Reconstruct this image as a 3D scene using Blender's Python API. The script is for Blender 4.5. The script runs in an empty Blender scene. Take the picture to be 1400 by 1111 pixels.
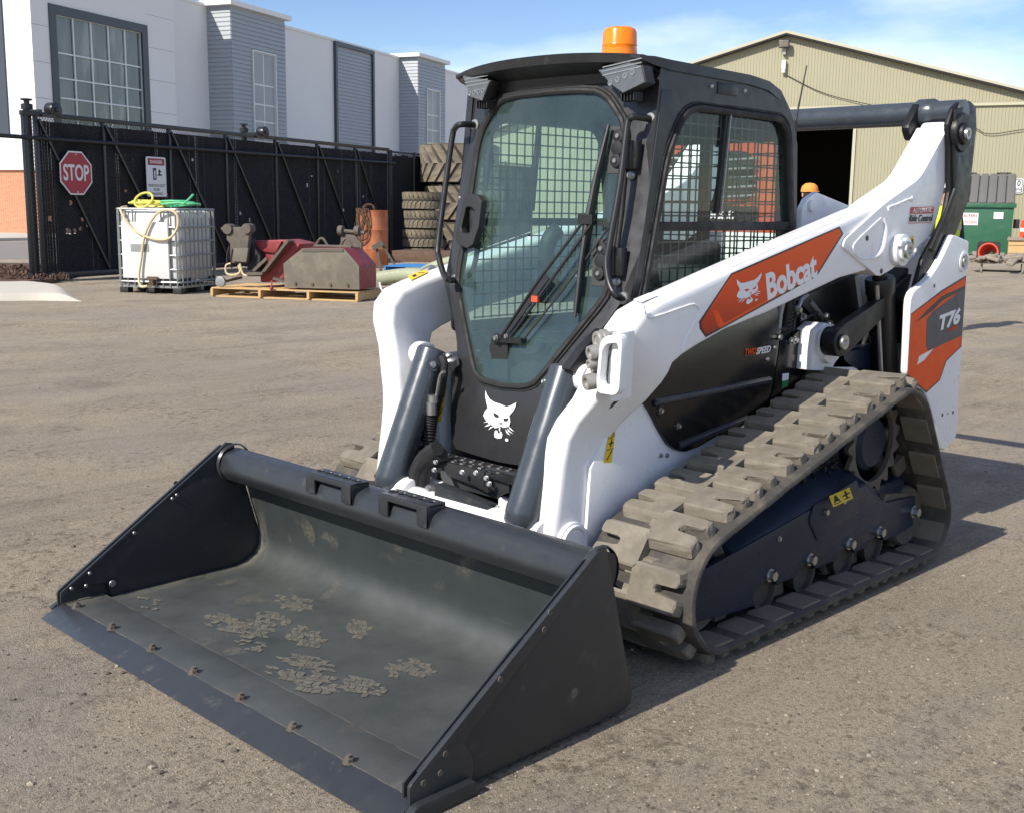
import bpy, bmesh, math, random
from mathutils import Vector, Matrix, Euler
from mathutils.geometry import tessellate_polygon

random.seed(7)
SC = bpy.context.scene
COL = SC.collection
PI = math.pi

# ---------------------------------------------------------------- camera
CAM_F, IW, IH = 1562.15, 1400.0, 1111.0          # focal length and picture size used for measuring
CAM_O = Vector((3.89667, 3.07628, 1.53063))
def cam_axes(yaw, pitch, roll):
    cy, sy, cp, sp = math.cos(yaw), math.sin(yaw), math.cos(pitch), math.sin(pitch)
    f = Vector((cy*cp, sy*cp, sp)); r = Vector((sy, -cy, 0)); u = r.cross(f)
    c, s = math.cos(roll), math.sin(roll)
    return c*r + s*u, -s*r + c*u, f
CR, CU, CF = cam_axes(3.92021, -0.17155, 0.01207)
cam = bpy.data.cameras.new('camera'); cam_ob = bpy.data.objects.new('camera', cam); COL.objects.link(cam_ob)
cam.sensor_width = 36.0; cam.lens = 36.0*CAM_F/IW; cam.clip_start = 0.05; cam.clip_end = 6000
cam_ob.matrix_world = Matrix(((CR.x, CU.x, -CF.x, CAM_O.x), (CR.y, CU.y, -CF.y, CAM_O.y), (CR.z, CU.z, -CF.z, CAM_O.z), (0, 0, 0, 1)))
SC.camera = cam_ob

# ---------------------------------------------------------------- sun, sky, exposure
SUN = Vector((1.25, -0.03, 1.0)).normalized()     # towards the sun
sl = bpy.data.lights.new('sun', 'SUN'); sl.energy = 3.75; sl.angle = math.radians(0.53); sl.color = (1.0, 0.925, 0.82)
so = bpy.data.objects.new('sun', sl); COL.objects.link(so)
so.rotation_euler = SUN.to_track_quat('Z', 'Y').to_euler(); so.location = (20, 0, 20)
world = bpy.data.worlds.new('World'); SC.world = world; world.use_nodes = True
wn = world.node_tree; wn.nodes.clear()
def N(t, ty, **kw):
    n = t.nodes.new(ty)
    for k, v in kw.items(): setattr(n, k, v)
    return n
sky = N(wn, 'ShaderNodeTexSky'); sky.sky_type = 'NISHITA'; sky.sun_disc = False
sky.sun_elevation = math.asin(SUN.z); sky.sun_rotation = math.atan2(SUN.x, SUN.y)
sky.altitude = 200; sky.air_density = 1.0; sky.dust_density = 0.15; sky.ozone_density = 2.5
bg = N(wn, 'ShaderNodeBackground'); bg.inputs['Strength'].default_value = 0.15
outw = N(wn, 'ShaderNodeOutputWorld')
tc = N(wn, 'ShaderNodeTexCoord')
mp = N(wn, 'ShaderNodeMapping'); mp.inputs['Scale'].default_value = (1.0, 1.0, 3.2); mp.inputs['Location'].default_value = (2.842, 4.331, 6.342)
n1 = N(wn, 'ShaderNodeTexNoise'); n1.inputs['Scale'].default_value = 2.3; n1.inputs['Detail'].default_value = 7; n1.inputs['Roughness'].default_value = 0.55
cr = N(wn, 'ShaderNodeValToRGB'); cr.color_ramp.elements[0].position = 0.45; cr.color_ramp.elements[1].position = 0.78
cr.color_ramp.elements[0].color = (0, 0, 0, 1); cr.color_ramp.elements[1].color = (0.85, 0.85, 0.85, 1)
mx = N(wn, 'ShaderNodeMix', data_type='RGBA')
mx.inputs[7].default_value = (6.3, 6.5, 6.9, 1)      # cloud brightness; bright cover added across the unseen sky to fill the shade
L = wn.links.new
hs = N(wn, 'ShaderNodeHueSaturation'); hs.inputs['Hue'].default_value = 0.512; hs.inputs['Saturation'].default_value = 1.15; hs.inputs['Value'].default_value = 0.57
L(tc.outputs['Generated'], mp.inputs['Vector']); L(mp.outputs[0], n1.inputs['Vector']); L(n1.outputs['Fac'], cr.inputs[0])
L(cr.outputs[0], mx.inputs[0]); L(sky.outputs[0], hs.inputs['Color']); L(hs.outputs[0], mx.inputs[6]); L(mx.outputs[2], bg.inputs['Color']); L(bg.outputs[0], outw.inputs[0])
SC.view_settings.view_transform = 'Standard'; SC.view_settings.look = 'None'
SC.view_settings.exposure = 0.76; SC.view_settings.gamma = 1.0; SC.view_settings.use_curve_mapping = False
SC.cycles.max_bounces = 10; SC.cycles.transparent_max_bounces = 24; SC.cycles.use_denoising = True
SC.cycles.sample_clamp_indirect = 6.0

# ---------------------------------------------------------------- measuring helpers: a pixel of the photograph -> a point on a real plane
def ray(u, v): return CF*CAM_F + CR*(u-IW/2) - CU*(v-IH/2)
def onax(u, v, ax, val):
    d = ray(u, v); return CAM_O + d*((val-CAM_O[ax])/d[ax])
def AX(u, v, x): return onax(u, v, 0, x)
def AY(u, v, y): return onax(u, v, 1, y)
def AZ(u, v, z=0.0): return onax(u, v, 2, z)
def onplane(u, v, p, n):
    d = ray(u, v); return CAM_O + d*((p-CAM_O).dot(n)/d.dot(n))
def XZ(pts, y): return [(q.x, q.z) for q in (AY(u, v, y) for u, v in pts)]

# ---------------------------------------------------------------- mesh helpers
class MB:
    def __init__(s): s.bm = bmesh.new()
    def face(s, pts):
        vs = [s.bm.verts.new(p) for p in pts]; return s.bm.faces.new(vs)
    def prism(s, pts, o, u, v, n, d0, d1, holes=()):
        o, u, v, n = Vector(o), Vector(u), Vector(v), Vector(n)
        loops = [list(pts)] + [list(h) for h in holes]
        fl = [p for l in loops for p in l]
        a = [s.bm.verts.new(o + u*p[0] + v*p[1] + n*d0) for p in fl]
        b = [s.bm.verts.new(o + u*p[0] + v*p[1] + n*d1) for p in fl]
        if holes:
            for t in tessellate_polygon([[Vector((p[0], p[1], 0)) for p in l] for l in loops]):
                try: s.bm.faces.new([a[i] for i in t]); s.bm.faces.new([b[i] for i in reversed(t)])
                except ValueError: pass
        else:
            s.bm.faces.new(a); s.bm.faces.new(list(reversed(b)))
        k = 0
        for l in loops:
            m = len(l)
            for i in range(m):
                j = (i+1) % m
                s.bm.faces.new([a[k+i], a[k+j], b[k+j], b[k+i]])
            k += m
    def pxz(s, pts, y0, y1, holes=()): s.prism(pts, (0,0,0), (1,0,0), (0,0,1), (0,1,0), y0, y1, holes)
    def pyz(s, pts, x0, x1, holes=()): s.prism(pts, (0,0,0), (0,1,0), (0,0,1), (1,0,0), x0, x1, holes)
    def pxy(s, pts, z0, z1, holes=()): s.prism(pts, (0,0,0), (1,0,0), (0,1,0), (0,0,1), z0, z1, holes)
    def box(s, c, size, rot=None):
        c = Vector(c); h = Vector(size)/2; vs = []
        for i in (-1, 1):
            for j in (-1, 1):
                for k in (-1, 1):
                    p = Vector((i*h.x, j*h.y, k*h.z))
                    if rot is not None: p = rot @ p
                    vs.append(s.bm.verts.new(c+p))
        for f in ((0,1,3,2), (4,6,7,5), (0,4,5,1), (2,3,7,6), (0,2,6,4), (1,5,7,3)): s.bm.faces.new([vs[i] for i in f])
    def bar(s, p0, p1, w, h, up=(0,0,1)):
        p0, p1 = Vector(p0), Vector(p1); d = (p1-p0); l = d.length; d.normalize()
        up = Vector(up); r = d.cross(up)
        if r.length < 1e-4: r = d.cross(Vector((1,0,0)))
        r.normalize(); up = r.cross(d)
        s.box((p0+p1)/2, (l, w, h), Matrix((d, r, up)).transposed())
    def rings(s, rings, cap=True, closed=False):
        R = [[s.bm.verts.new(p) for p in r] for r in rings]; n = len(R[0]); m = len(R)
        for i in range(m if closed else m-1):
            a, b = R[i], R[(i+1) % m]
            for k in range(n):
                s.bm.faces.new([a[k], a[(k+1) % n], b[(k+1) % n], b[k]])
        if cap and not closed: s.bm.faces.new(list(reversed(R[0]))); s.bm.faces.new(R[-1])
    def cyl(s, p0, p1, r0, r1=None, seg=20, cap=True):
        r1 = r0 if r1 is None else r1
        p0, p1 = Vector(p0), Vector(p1); d = (p1-p0).normalized(); a = d.orthogonal().normalized(); b = d.cross(a)
        s.rings([[p + (a*math.cos(t)+b*math.sin(t))*r for t in (2*PI*k/seg for k in range(seg))] for p, r in ((p0, r0), (p1, r1))], cap)
    def lathe(s, prof, o, d, seg=24, cap=True, closed=False):
        o, d = Vector(o), Vector(d).normalized(); a = d.orthogonal().normalized(); b = d.cross(a)
        s.rings([[o + d*h + (a*math.cos(t)+b*math.sin(t))*r for t in (2*PI*k/seg for k in range(seg))] for r, h in prof], cap, closed)
    def tube(s, pts, r, seg=8, closed=False):
        P = [Vector(p) for p in pts]; n = len(P); rg = []; nrm = None
        for i in range(n):
            t = (P[(i+1) % n]-P[i-1]) if closed or 0 < i < n-1 else (P[1]-P[0] if i == 0 else P[-1]-P[-2])
            t.normalize()
            nrm = t.orthogonal() if nrm is None else nrm - t*nrm.dot(t)
            nrm.normalize(); b = t.cross(nrm)
            rr = r[i] if isinstance(r, (list, tuple)) else r
            rg.append([P[i] + (nrm*math.cos(a)+b*math.sin(a))*rr for a in (2*PI*k/seg for k in range(seg))])
        s.rings(rg, True, closed)
    def ball(s, c, r, seg=10, sc=(1,1,1)):
        res = bmesh.ops.create_uvsphere(s.bm, u_segments=seg, v_segments=max(4, seg*2//3), radius=r)
        for v in res['verts']: v.co = Vector(c) + Vector((v.co.x*sc[0], v.co.y*sc[1], v.co.z*sc[2]))
    def hexbolt(s, c, d, r, h):
        c, d = Vector(c), Vector(d).normalized()
        s.cyl(c, c+d*h*0.2, r*1.35, seg=12); s.cyl(c+d*h*0.2, c+d*h, r, seg=6)
    def mesh(s, name, mat, bevel=0.0, seg=2, ang=38, smooth=True, fixn=True):
        bm = s.bm
        if fixn: bmesh.ops.recalc_face_normals(bm, faces=bm.faces)
        if bevel:
            ed = [e for e in bm.edges if len(e.link_faces) == 2 and e.calc_face_angle(0) > math.radians(ang)]
            bmesh.ops.bevel(bm, geom=ed, offset=bevel, segments=seg, profile=0.6, affect='EDGES', clamp_overlap=True)
        me = bpy.data.meshes.new(name); bm.to_mesh(me); bm.free()
        for m in (mat if isinstance(mat, (list, tuple)) else [mat]): me.materials.append(m)
        if smooth:
            for p in me.polygons: p.use_smooth = True
            me.set_sharp_from_angle(angle=math.radians(36))
        return me
    def build(s, name, mat, parent=None, loc=None, label=None, kind=None, **kw):
        return obj(name, s.mesh(name, mat, **kw), parent, loc, label, kind)
def obj(name, me, parent=None, loc=None, label=None, kind=None):
    o = bpy.data.objects.new(name, me); COL.objects.link(o)
    if parent: o.parent = parent
    if loc is not None: o.location = loc
    if label: o['label'] = label
    if kind: o['kind'] = kind
    return o
def thing(name, label, cat, loc=(0,0,0), rz=0.0, group=None):
    o = bpy.data.objects.new(name, None); COL.objects.link(o); o.location = loc; o.rotation_euler = (0, 0, rz)
    o.empty_display_size = 0.2; return tag(o, label, cat, group)
def tag(o, label, cat, group=None):
    o['label'] = label; o['category'] = cat
    if group: o['group'] = group
    return o
def kids(o): return [c for c in KID.get(o.name, [])]
def all_kids(root): return [o for o in bpy.data.objects if o.parent == root]
def copy_tree(o, parent=None):
    c = o.copy(); COL.objects.link(c); c.parent = parent
    for ch in all_kids(o): copy_tree(ch, c)
    return c
def mirror(o, parent=None):
    """the same part on the other side of the machine"""
    c = copy_tree(o, parent or o.parent); c.scale = (1, -1, 1); c.location.y = -o.location.y; return c
def arc(c, r, a0, a1, n, ax=None):
    return [(c[0]+r*math.cos(a), c[1]+r*math.sin(a)) for a in (a0+(a1-a0)*k/(n-1) for k in range(n))]
def rounded(pts, r, n=4):
    out = []; m = len(pts)
    for i in range(m):
        p = Vector(pts[i]).to_2d() if len(pts[i]) == 2 else Vector(pts[i]); a = Vector(pts[i-1]); b = Vector(pts[(i+1) % m])
        p = Vector(pts[i])
        rr = r[i] if isinstance(r, (list, tuple)) else r
        da, db = a-p, b-p
        t = min(rr, da.length*0.49, db.length*0.49)
        if t < 1e-5: out.append(tuple(p)); continue
        q0, q1 = p+da.normalized()*t, p+db.normalized()*t
        for k in range(n+1):
            f = k/n; out.append(tuple(q0*(1-f)**2 + p*2*f*(1-f) + q1*f*f))
    return out
def resample(pts, n):
    P = [Vector(p) for p in pts]; m = len(P); d = [0]
    for i in range(m): d.append(d[-1]+(P[(i+1) % m]-P[i]).length)
    out = []; j = 0
    for k in range(n):
        t = d[-1]*k/n
        while d[j+1] < t: j += 1
        f = (t-d[j])/max(1e-9, d[j+1]-d[j]); out.append(P[j].lerp(P[(j+1) % m], f))
    return out
def smooth_path(pts, n=6):
    P = [Vector(p) for p in pts]; out = []
    for i in range(len(P)-1):
        p0 = P[max(i-1, 0)]; p1 = P[i]; p2 = P[i+1]; p3 = P[min(i+2, len(P)-1)]
        for k in range(n):
            t = k/n
            out.append(0.5*((2*p1)+(p2-p0)*t+(2*p0-5*p1+4*p2-p3)*t*t+(3*p1-p0-3*p2+p3)*t**3))
    out.append(P[-1]); return out
def interp(x, xs, ys):
    if x <= xs[0]: return ys[0]
    for i in range(len(xs)-1):
        if x <= xs[i+1]: return ys[i]+(ys[i+1]-ys[i])*(x-xs[i])/(xs[i+1]-xs[i])
    return ys[-1]
def sstep(a, b, x):
    t = min(1, max(0, (x-a)/(b-a))); return t*t*(3-2*t)

# lettering: built-in font, turned into a mesh and fitted to a rectangle
def text_mesh(s, bold=0.02, extrude=0.001, shear=0.0, spacing=1.0, align='CENTER', line=1.0):
    cu = bpy.data.curves.new('lettering', 'FONT'); cu.body = s; cu.offset = bold; cu.extrude = extrude; cu.shear = shear
    cu.space_character = spacing; cu.align_x = align; cu.resolution_u = 4; cu.space_line = line
    o = bpy.data.objects.new('lettering', cu); COL.objects.link(o)
    dg = bpy.context.evaluated_depsgraph_get(); me = bpy.data.meshes.new_from_object(o.evaluated_get(dg))
    bpy.data.objects.remove(o); bpy.data.curves.remove(cu); me.name = 'lettering'; return me
def lettering(s, mat, parent, corners, depth=0.0015, name='lettering', label=None, **kw):
    """corners: lower left, lower right, upper left of the rectangle the words fill"""
    me = text_mesh(s, **kw)
    xs = [v.co.x for v in me.vertices]; ys = [v.co.y for v in me.vertices]
    x0, x1, y0, y1 = min(xs), max(xs), min(ys), max(ys)
    a, b, c = (Vector(p) for p in corners); ux, uy = b-a, c-a; n = ux.cross(uy).normalized()
    for v in me.vertices:
        f, g = (v.co.x-x0)/(x1-x0), (v.co.y-y0)/(y1-y0)
        v.co = a + ux*f + uy*g + n*(depth if v.co.z > 0 else 0.0)
    me.materials.clear(); me.materials.append(mat)
    return obj(name, me, parent, label=label)

# ---------------------------------------------------------------- materials
def new_mat(name):
    m = bpy.data.materials.new(name); m.use_nodes = True; t = m.node_tree; t.nodes.clear()
    out = N(t, 'ShaderNodeOutputMaterial'); b = N(t, 'ShaderNodeBsdfPrincipled'); t.links.new(b.outputs[0], out.inputs[0])
    return m, t, b, out
def noise(t, vec, scale, detail=4, rough=0.6, dist=0.0):
    n = N(t, 'ShaderNodeTexNoise'); n.inputs['Scale'].default_value = scale; n.inputs['Detail'].default_value = detail
    n.inputs['Roughness'].default_value = rough; n.inputs['Distortion'].default_value = dist
    t.links.new(vec, n.inputs['Vector']); return n.outputs['Fac']
def ramp(t, fac, stops):
    r = N(t, 'ShaderNodeValToRGB'); e = r.color_ramp.elements
    while len(e) < len(stops): e.new(0.5)
    for i, (p, c) in enumerate(stops):
        e[i].position = p; e[i].color = (*c, 1) if hasattr(c, '__len__') else (c, c, c, 1)
    t.links.new(fac, r.inputs[0]); return r.outputs[0]
def mixc(t, fac, a, b):
    m = N(t, 'ShaderNodeMix', data_type='RGBA')
    for i, x in ((0, fac), (6, a), (7, b)):
        if hasattr(x, 'is_linked'): t.links.new(x, m.inputs[i])
        elif i == 0: m.inputs[0].default_value = x
        else: m.inputs[i].default_value = (*x, 1)
    return m.outputs[2]
def coords(t, scale=(1,1,1), kind='Object'):
    c = N(t, 'ShaderNodeTexCoord'); m = N(t, 'ShaderNodeMapping'); m.inputs['Scale'].default_value = scale
    t.links.new(c.outputs[kind], m.inputs['Vector']); return m.outputs[0]
def add_bump(t, b, h, strength, dist=0.01):
    k = N(t, 'ShaderNodeBump'); k.inputs['Strength'].default_value = strength; k.inputs['Distance'].default_value = dist
    t.links.new(h, k.inputs['Height']); t.links.new(k.outputs[0], b.inputs['Normal'])
def paint(name, col, rough=0.4, metal=0.0, coat=0.0, var=0.12, vs=6, bump=0.0, bs=60, dust=0.0, dcol=(0.30,0.255,0.2), ds=9, dlo=0.5, scale=(1,1,1), spec=0.5):
    m, t, b, _ = new_mat(name); v = coords(t, scale)
    f = noise(t, v, vs, 5)
    c = mixc(t, f, tuple(x*(1-var) for x in col), tuple(min(1, x*(1+var)) for x in col))
    r = ramp(t, noise(t, v, vs*3.1, 4), [(0.3, max(0.02, rough*0.75)), (0.7, min(1, rough*1.25))])
    if dust:
        df = ramp(t, noise(t, v, ds, 7, 0.7), [(dlo, 0.0), (min(0.99, dlo+0.22), dust)])
        c = mixc(t, df, c, dcol); r = mixc(t, df, r, (0.9, 0.9, 0.9))
    t.links.new(c, b.inputs['Base Color']); t.links.new(r, b.inputs['Roughness'])
    b.inputs['Metallic'].default_value = metal; b.inputs['Coat Weight'].default_value = coat; b.inputs['Coat Roughness'].default_value = 0.08
    b.inputs['Specular IOR Level'].default_value = spec
    if bump: add_bump(t, b, noise(t, v, bs, 4), bump, 0.004)
    return m
def glass(name, tint, dusty=0.1, dcol=(0.5,0.58,0.6), rough=0.0, ior=1.5):
    m = bpy.data.materials.new(name); m.use_nodes = True; t = m.node_tree; t.nodes.clear()
    out = N(t, 'ShaderNodeOutputMaterial'); tr = N(t, 'ShaderNodeBsdfTransparent'); tr.inputs[0].default_value = (*tint, 1)
    gl = N(t, 'ShaderNodeBsdfGlossy'); gl.inputs['Roughness'].default_value = rough
    df = N(t, 'ShaderNodeBsdfDiffuse'); df.inputs[0].default_value = (*dcol, 1)
    lw = N(t, 'ShaderNodeLayerWeight'); lw.inputs['Blend'].default_value = 0.5
    pw_ = N(t, 'ShaderNodeMath', operation='POWER'); t.links.new(lw.outputs['Facing'], pw_.inputs[0]); pw_.inputs[1].default_value = 5.0
    f0 = ((ior-1)/(ior+1))**2*1.7
    fr = N(t, 'ShaderNodeMath', operation='MULTIPLY_ADD'); t.links.new(pw_.outputs[0], fr.inputs[0]); fr.inputs[1].default_value = 1-f0; fr.inputs[2].default_value = f0
    a = N(t, 'ShaderNodeMixShader'); d = N(t, 'ShaderNodeMixShader')
    t.links.new(ramp(t, noise(t, coords(t), 5, 6), [(0.3, dusty*0.7), (0.7, dusty*1.3)]), d.inputs[0])
    t.links.new(tr.outputs[0], d.inputs[1]); t.links.new(df.outputs[0], d.inputs[2])
    t.links.new(fr.outputs[0], a.inputs[0]); t.links.new(d.outputs[0], a.inputs[1]); t.links.new(gl.outputs[0], a.inputs[2])
    t.links.new(a.outputs[0], out.inputs[0]); return m

M = {}
M['white'] = paint('white_paint', (0.79, 0.795, 0.805), 0.32, coat=0.3, var=0.02, dust=0.16, ds=7, dlo=0.56, dcol=(0.5,0.46,0.4))
def worn_edge(name):
    m = M[name]; t = m.node_tree; b = [n for n in t.nodes if n.type == 'BSDF_PRINCIPLED'][0]; src = b.inputs['Base Color'].links[0].from_socket
    v = coords(t); sp = ramp(t, noise(t, v, 75, 5, 0.8), [(0.70, 0.0), (0.74, 0.7)]); g_ = ramp(t, noise(t, v, 3.2, 3), [(0.50, 0.0), (0.62, 1.0)])
    k = N(t, 'ShaderNodeMath', operation='MULTIPLY'); t.links.new(sp, k.inputs[0]); t.links.new(g_, k.inputs[1])
    return m, t, b, src, k.outputs[0]
M['gun'] = paint('gunmetal_paint', (0.027, 0.031, 0.035), 0.36, metal=0.1, var=0.15, bump=0.05, bs=220, dust=0.25, ds=14, dlo=0.58)
M['cyl'] = paint('cylinder_paint', (0.055, 0.066, 0.078), 0.27, metal=0.25, var=0.12, dust=0.2, ds=16, dlo=0.6)
M['cab'] = paint('cab_paint', (0.026, 0.026, 0.028), 0.34, metal=0.1, var=0.12, bump=0.06, bs=300, dust=0.12, ds=20, dlo=0.6)
M['black'] = paint('black_paint', (0.012, 0.0125, 0.014), 0.4, var=0.15, dust=0.2, ds=20, dlo=0.6)
M['casting'] = paint('black_cast_iron_paint', (0.009, 0.0095, 0.011), 0.42, var=0.2, bump=0.2, bs=160, spec=0.35)
M['gloss'] = paint('black_gloss_panel', (0.007, 0.0075, 0.009), 0.22, var=0.1, spec=0.4, dust=0.16, ds=26, dlo=0.62)
M['plastic'] = paint('black_plastic', (0.018, 0.018, 0.019), 0.55, var=0.15, bump=0.1, bs=260)
M['rubber'] = paint('black_rubber', (0.013, 0.013, 0.014), 0.7, var=0.2)
M['orange'] = paint('orange_print', (0.84, 0.095, 0.010), 0.5, var=0.04, spec=0.25)
M['oldorange'] = paint('orange_machine_paint', (0.42, 0.062, 0.014), 0.4, var=0.1)
M['white_print'] = paint('white_print', (0.8, 0.8, 0.8), 0.4, var=0.02)
M['black_print'] = paint('black_print', (0.012, 0.012, 0.012), 0.4, var=0.02)
M['red_print'] = paint('red_print', (0.5, 0.02, 0.015), 0.4, var=0.03)
M['yellow_print'] = paint('yellow_print', (0.78, 0.52, 0.01), 0.4, var=0.03)
M['green_print'] = paint('green_print', (0.02, 0.2, 0.07), 0.4, var=0.03)
M['steel'] = paint('zinc_steel', (0.40, 0.40, 0.39), 0.38, metal=0.9, var=0.15, bump=0.08, bs=120)
M['galv'] = paint('galvanised_steel', (0.30, 0.31, 0.305), 0.45, metal=0.6, var=0.2, vs=14)
M['chrome'] = paint('chrome_rod', (0.75, 0.76, 0.78), 0.12, metal=1.0, var=0.03)
M['rust'] = paint('rusty_steel', (0.105, 0.062, 0.04), 0.8, var=0.45, vs=9, bump=0.4, bs=60)
M['dirtmetal'] = paint('soiled_steel', (0.10, 0.085, 0.068), 0.8, var=0.45, vs=14, bump=0.35, bs=70)
M['belt'] = paint('dusty_rubber', (0.045, 0.042, 0.038), 0.85, var=0.3, vs=9, bump=0.35, bs=70, dust=0.6, ds=6, dlo=0.45, dcol=(0.16,0.137,0.104))
M['lug'] = paint('muddy_lug_rubber', (0.145, 0.129, 0.102), 0.92, var=0.25, vs=10, bump=0.5, bs=55, dust=0.8, ds=9, dlo=0.42, dcol=(0.225,0.198,0.155))
M['frame'] = paint('track_frame_paint', (0.014, 0.022, 0.040), 0.32, var=0.2, dust=0.22, ds=11, dlo=0.56, dcol=(0.065,0.07,0.08), spec=0.22)
M['grime'] = paint('oily_soil', (0.016, 0.013, 0.011), 0.85, var=0.5, vs=30, bump=0.9, bs=60)
M['beacon'] = None
M['wood'] = paint('pallet_wood', (0.50, 0.33, 0.15), 0.8, var=0.3, vs=5, bump=0.3, bs=40, scale=(1, 1, 6))
M['oldwood'] = paint('weathered_wood', (0.24, 0.205, 0.165), 0.9, var=0.4, vs=5, bump=0.4, bs=40)
M['bluewood'] = paint('blue_painted_wood', (0.03, 0.17, 0.42), 0.7, var=0.3, vs=7)
M['redpaint'] = paint('faded_red_paint', (0.23, 0.026, 0.032), 0.5, var=0.25, vs=6, dust=0.45, ds=5, dlo=0.5, dcol=(0.35,0.2,0.16))
M['mudgrey'] = paint('dried_mud_steel', (0.135, 0.12, 0.096), 0.85, var=0.3, vs=3, dust=0.6, ds=4, dlo=0.48, dcol=(0.22,0.19,0.14))
M['tank'] = paint('milky_plastic', (0.62, 0.62, 0.60), 0.5, var=0.08, dust=0.4, ds=4, dlo=0.5, dcol=(0.5,0.45,0.38))
M['hoseyellow'] = paint('yellow_hose', (0.62, 0.55, 0.10), 0.5, var=0.1)
M['hosetan'] = paint('tan_hose', (0.58, 0.47, 0.28), 0.5, var=0.1)
M['hosegreen'] = paint('green_hose', (0.10, 0.48, 0.22), 0.5, var=0.1)
M['hosesage'] = paint('sage_hose', (0.30, 0.33, 0.22), 0.6, var=0.15)
M['tyre'] = paint('dusty_tyre_rubber', (0.14, 0.118, 0.088), 0.9, var=0.25, vs=4, bump=0.3, bs=30, dust=0.7, ds=3, dlo=0.42, dcol=(0.235,0.195,0.135))
M['tyregap'] = paint('tyre_groove_rubber', (0.035, 0.031, 0.026), 0.9, var=0.3)
M['fence'] = paint('black_vinyl', (0.011, 0.012, 0.015), 0.34, var=0.2)
M['slat'] = paint('black_privacy_slat', (0.006, 0.0068, 0.0095), 0.6, var=0.15, vs=2, spec=0.3)
M['signred'] = paint('sign_red', (0.36, 0.02, 0.035), 0.45, var=0.05)
M['signwhite'] = paint('sign_white', (0.68, 0.69, 0.70), 0.45, var=0.04)
M['wall'] = paint('pale_wall_panel', (0.76, 0.765, 0.765), 0.7, var=0.025, vs=0.4)
M['siding'] = paint('grey_metal_siding', (0.33, 0.36, 0.385), 0.45, var=0.05, vs=0.5)
M['trim'] = paint('dark_blue_grey_trim', (0.045, 0.058, 0.075), 0.4, var=0.08)
M['cornice'] = paint('white_cornice', (0.78, 0.78, 0.77), 0.6, var=0.03)
M['mullion'] = paint('pale_mullion', (0.62, 0.66, 0.66), 0.4, metal=0.2, var=0.03)
m, t, b, _ = new_mat('window_glass'); v = coords(t, (0.9, 0.9, 0.22))
t.links.new(ramp(t, noise(t, v, 1.1, 4, 0.6, 0.4), [(0.38, (0.030, 0.052, 0.056)), (0.55, (0.07, 0.105, 0.105)), (0.66, (0.17, 0.215, 0.205))]), b.inputs['Base Color'])  # pale upright streaks in the base colour stand in for reflections
b.inputs['Roughness'].default_value = 0.06; b.inputs['Specular IOR Level'].default_value = 0.8
add_bump(t, b, noise(t, coords(t), 0.5, 2), 0.06, 0.05)
M['pane'] = m
M['tan'] = paint('tan_metal_siding', (0.325, 0.308, 0.205), 0.5, var=0.05, vs=0.3, dust=0.14, ds=0.8, dlo=0.55, dcol=(0.4,0.34,0.24), scale=(1,1,0.3))
M['tantrim'] = paint('pale_tan_trim', (0.44, 0.42, 0.32), 0.5, var=0.04)
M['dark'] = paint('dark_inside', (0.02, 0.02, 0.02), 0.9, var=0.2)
M['dumpgreen'] = paint('green_dumpster_paint', (0.022, 0.105, 0.055), 0.45, var=0.2, vs=2, dust=0.3, ds=3, dlo=0.56, dcol=(0.2,0.2,0.16))
M['lid'] = paint('grey_plastic_lid', (0.125, 0.12, 0.115), 0.65, var=0.15)
M['cone'] = paint('safety_orange', (0.75, 0.075, 0.03), 0.5, var=0.05)
M['cone_in'] = paint('safety_orange_inside', (0.75, 0.06, 0.03), 0.5, var=0.05)
M['concrete'] = paint('pale_concrete', (0.50, 0.465, 0.395), 0.9, var=0.1, vs=4, bump=0.2, bs=60)
M['skin'] = paint('skin', (0.48, 0.27, 0.18), 0.5, var=0.05)
M['hivis'] = paint('lime_safety_fabric', (0.52, 0.66, 0.03), 0.8, var=0.06)
M['navy'] = paint('navy_work_cloth', (0.02, 0.024, 0.035), 0.9, var=0.15)
M['capfab'] = paint('orange_cap_fabric', (0.62, 0.27, 0.05), 0.8, var=0.08)
M['hair'] = paint('brown_hair', (0.04, 0.025, 0.015), 0.7, var=0.2)
M['glass'] = glass('windscreen_glass', (0.62, 0.83, 0.79), 0.075, (0.40,0.60,0.56))
M['sideglass'] = glass('side_glass', (0.86, 0.95, 0.92), 0.01, ior=1.42)
m, t, b, src, k = worn_edge('white'); t.links.new(mixc(t, k, src, (0.25, 0.24, 0.22)), b.inputs['Base Color'])
m, t, b, src, k = worn_edge('gun'); t.links.new(mixc(t, k, src, (0.13, 0.125, 0.115)), b.inputs['Base Color'])
M['lens'] = glass('clear_lens', (0.75, 0.75, 0.75), 0.08, (0.5,0.5,0.5), 0.1)
M['rib'] = paint('rib_sky_sheen_paint', (0.022, 0.028, 0.042), 0.3, metal=0.2)  # bluer, lighter than the door: sky reflection on the ribs put into the colour
M['pad'] = paint('dusty_inner_rubber', (0.155, 0.138, 0.108), 0.9, var=0.4, vs=12)
M['roller'] = paint('worn_roller_steel', (0.05, 0.046, 0.042), 0.55, metal=0.2, var=0.4, vs=20)
M['reflector'] = paint('dim_reflector', (0.20, 0.20, 0.205), 0.3, metal=0.6, var=0.4, vs=40)
m, t, b, out_ = new_mat('dried_mud_print'); v = coords(t)
b.inputs['Base Color'].default_value = (0.185, 0.172, 0.138, 1); b.inputs['Roughness'].default_value = 0.95
t.links.new(ramp(t, noise(t, v, 38, 6, 0.7), [(0.34, 0.05), (0.64, 0.70)]), b.inputs['Alpha'])
M['mud'] = m
M['wire'] = paint('black_coated_wire', (0.030, 0.032, 0.037), 0.3, var=0.2)
M['coupler'] = paint('oiled_steel', (0.40, 0.39, 0.36), 0.45, metal=0.55, var=0.25, vs=30)
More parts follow.
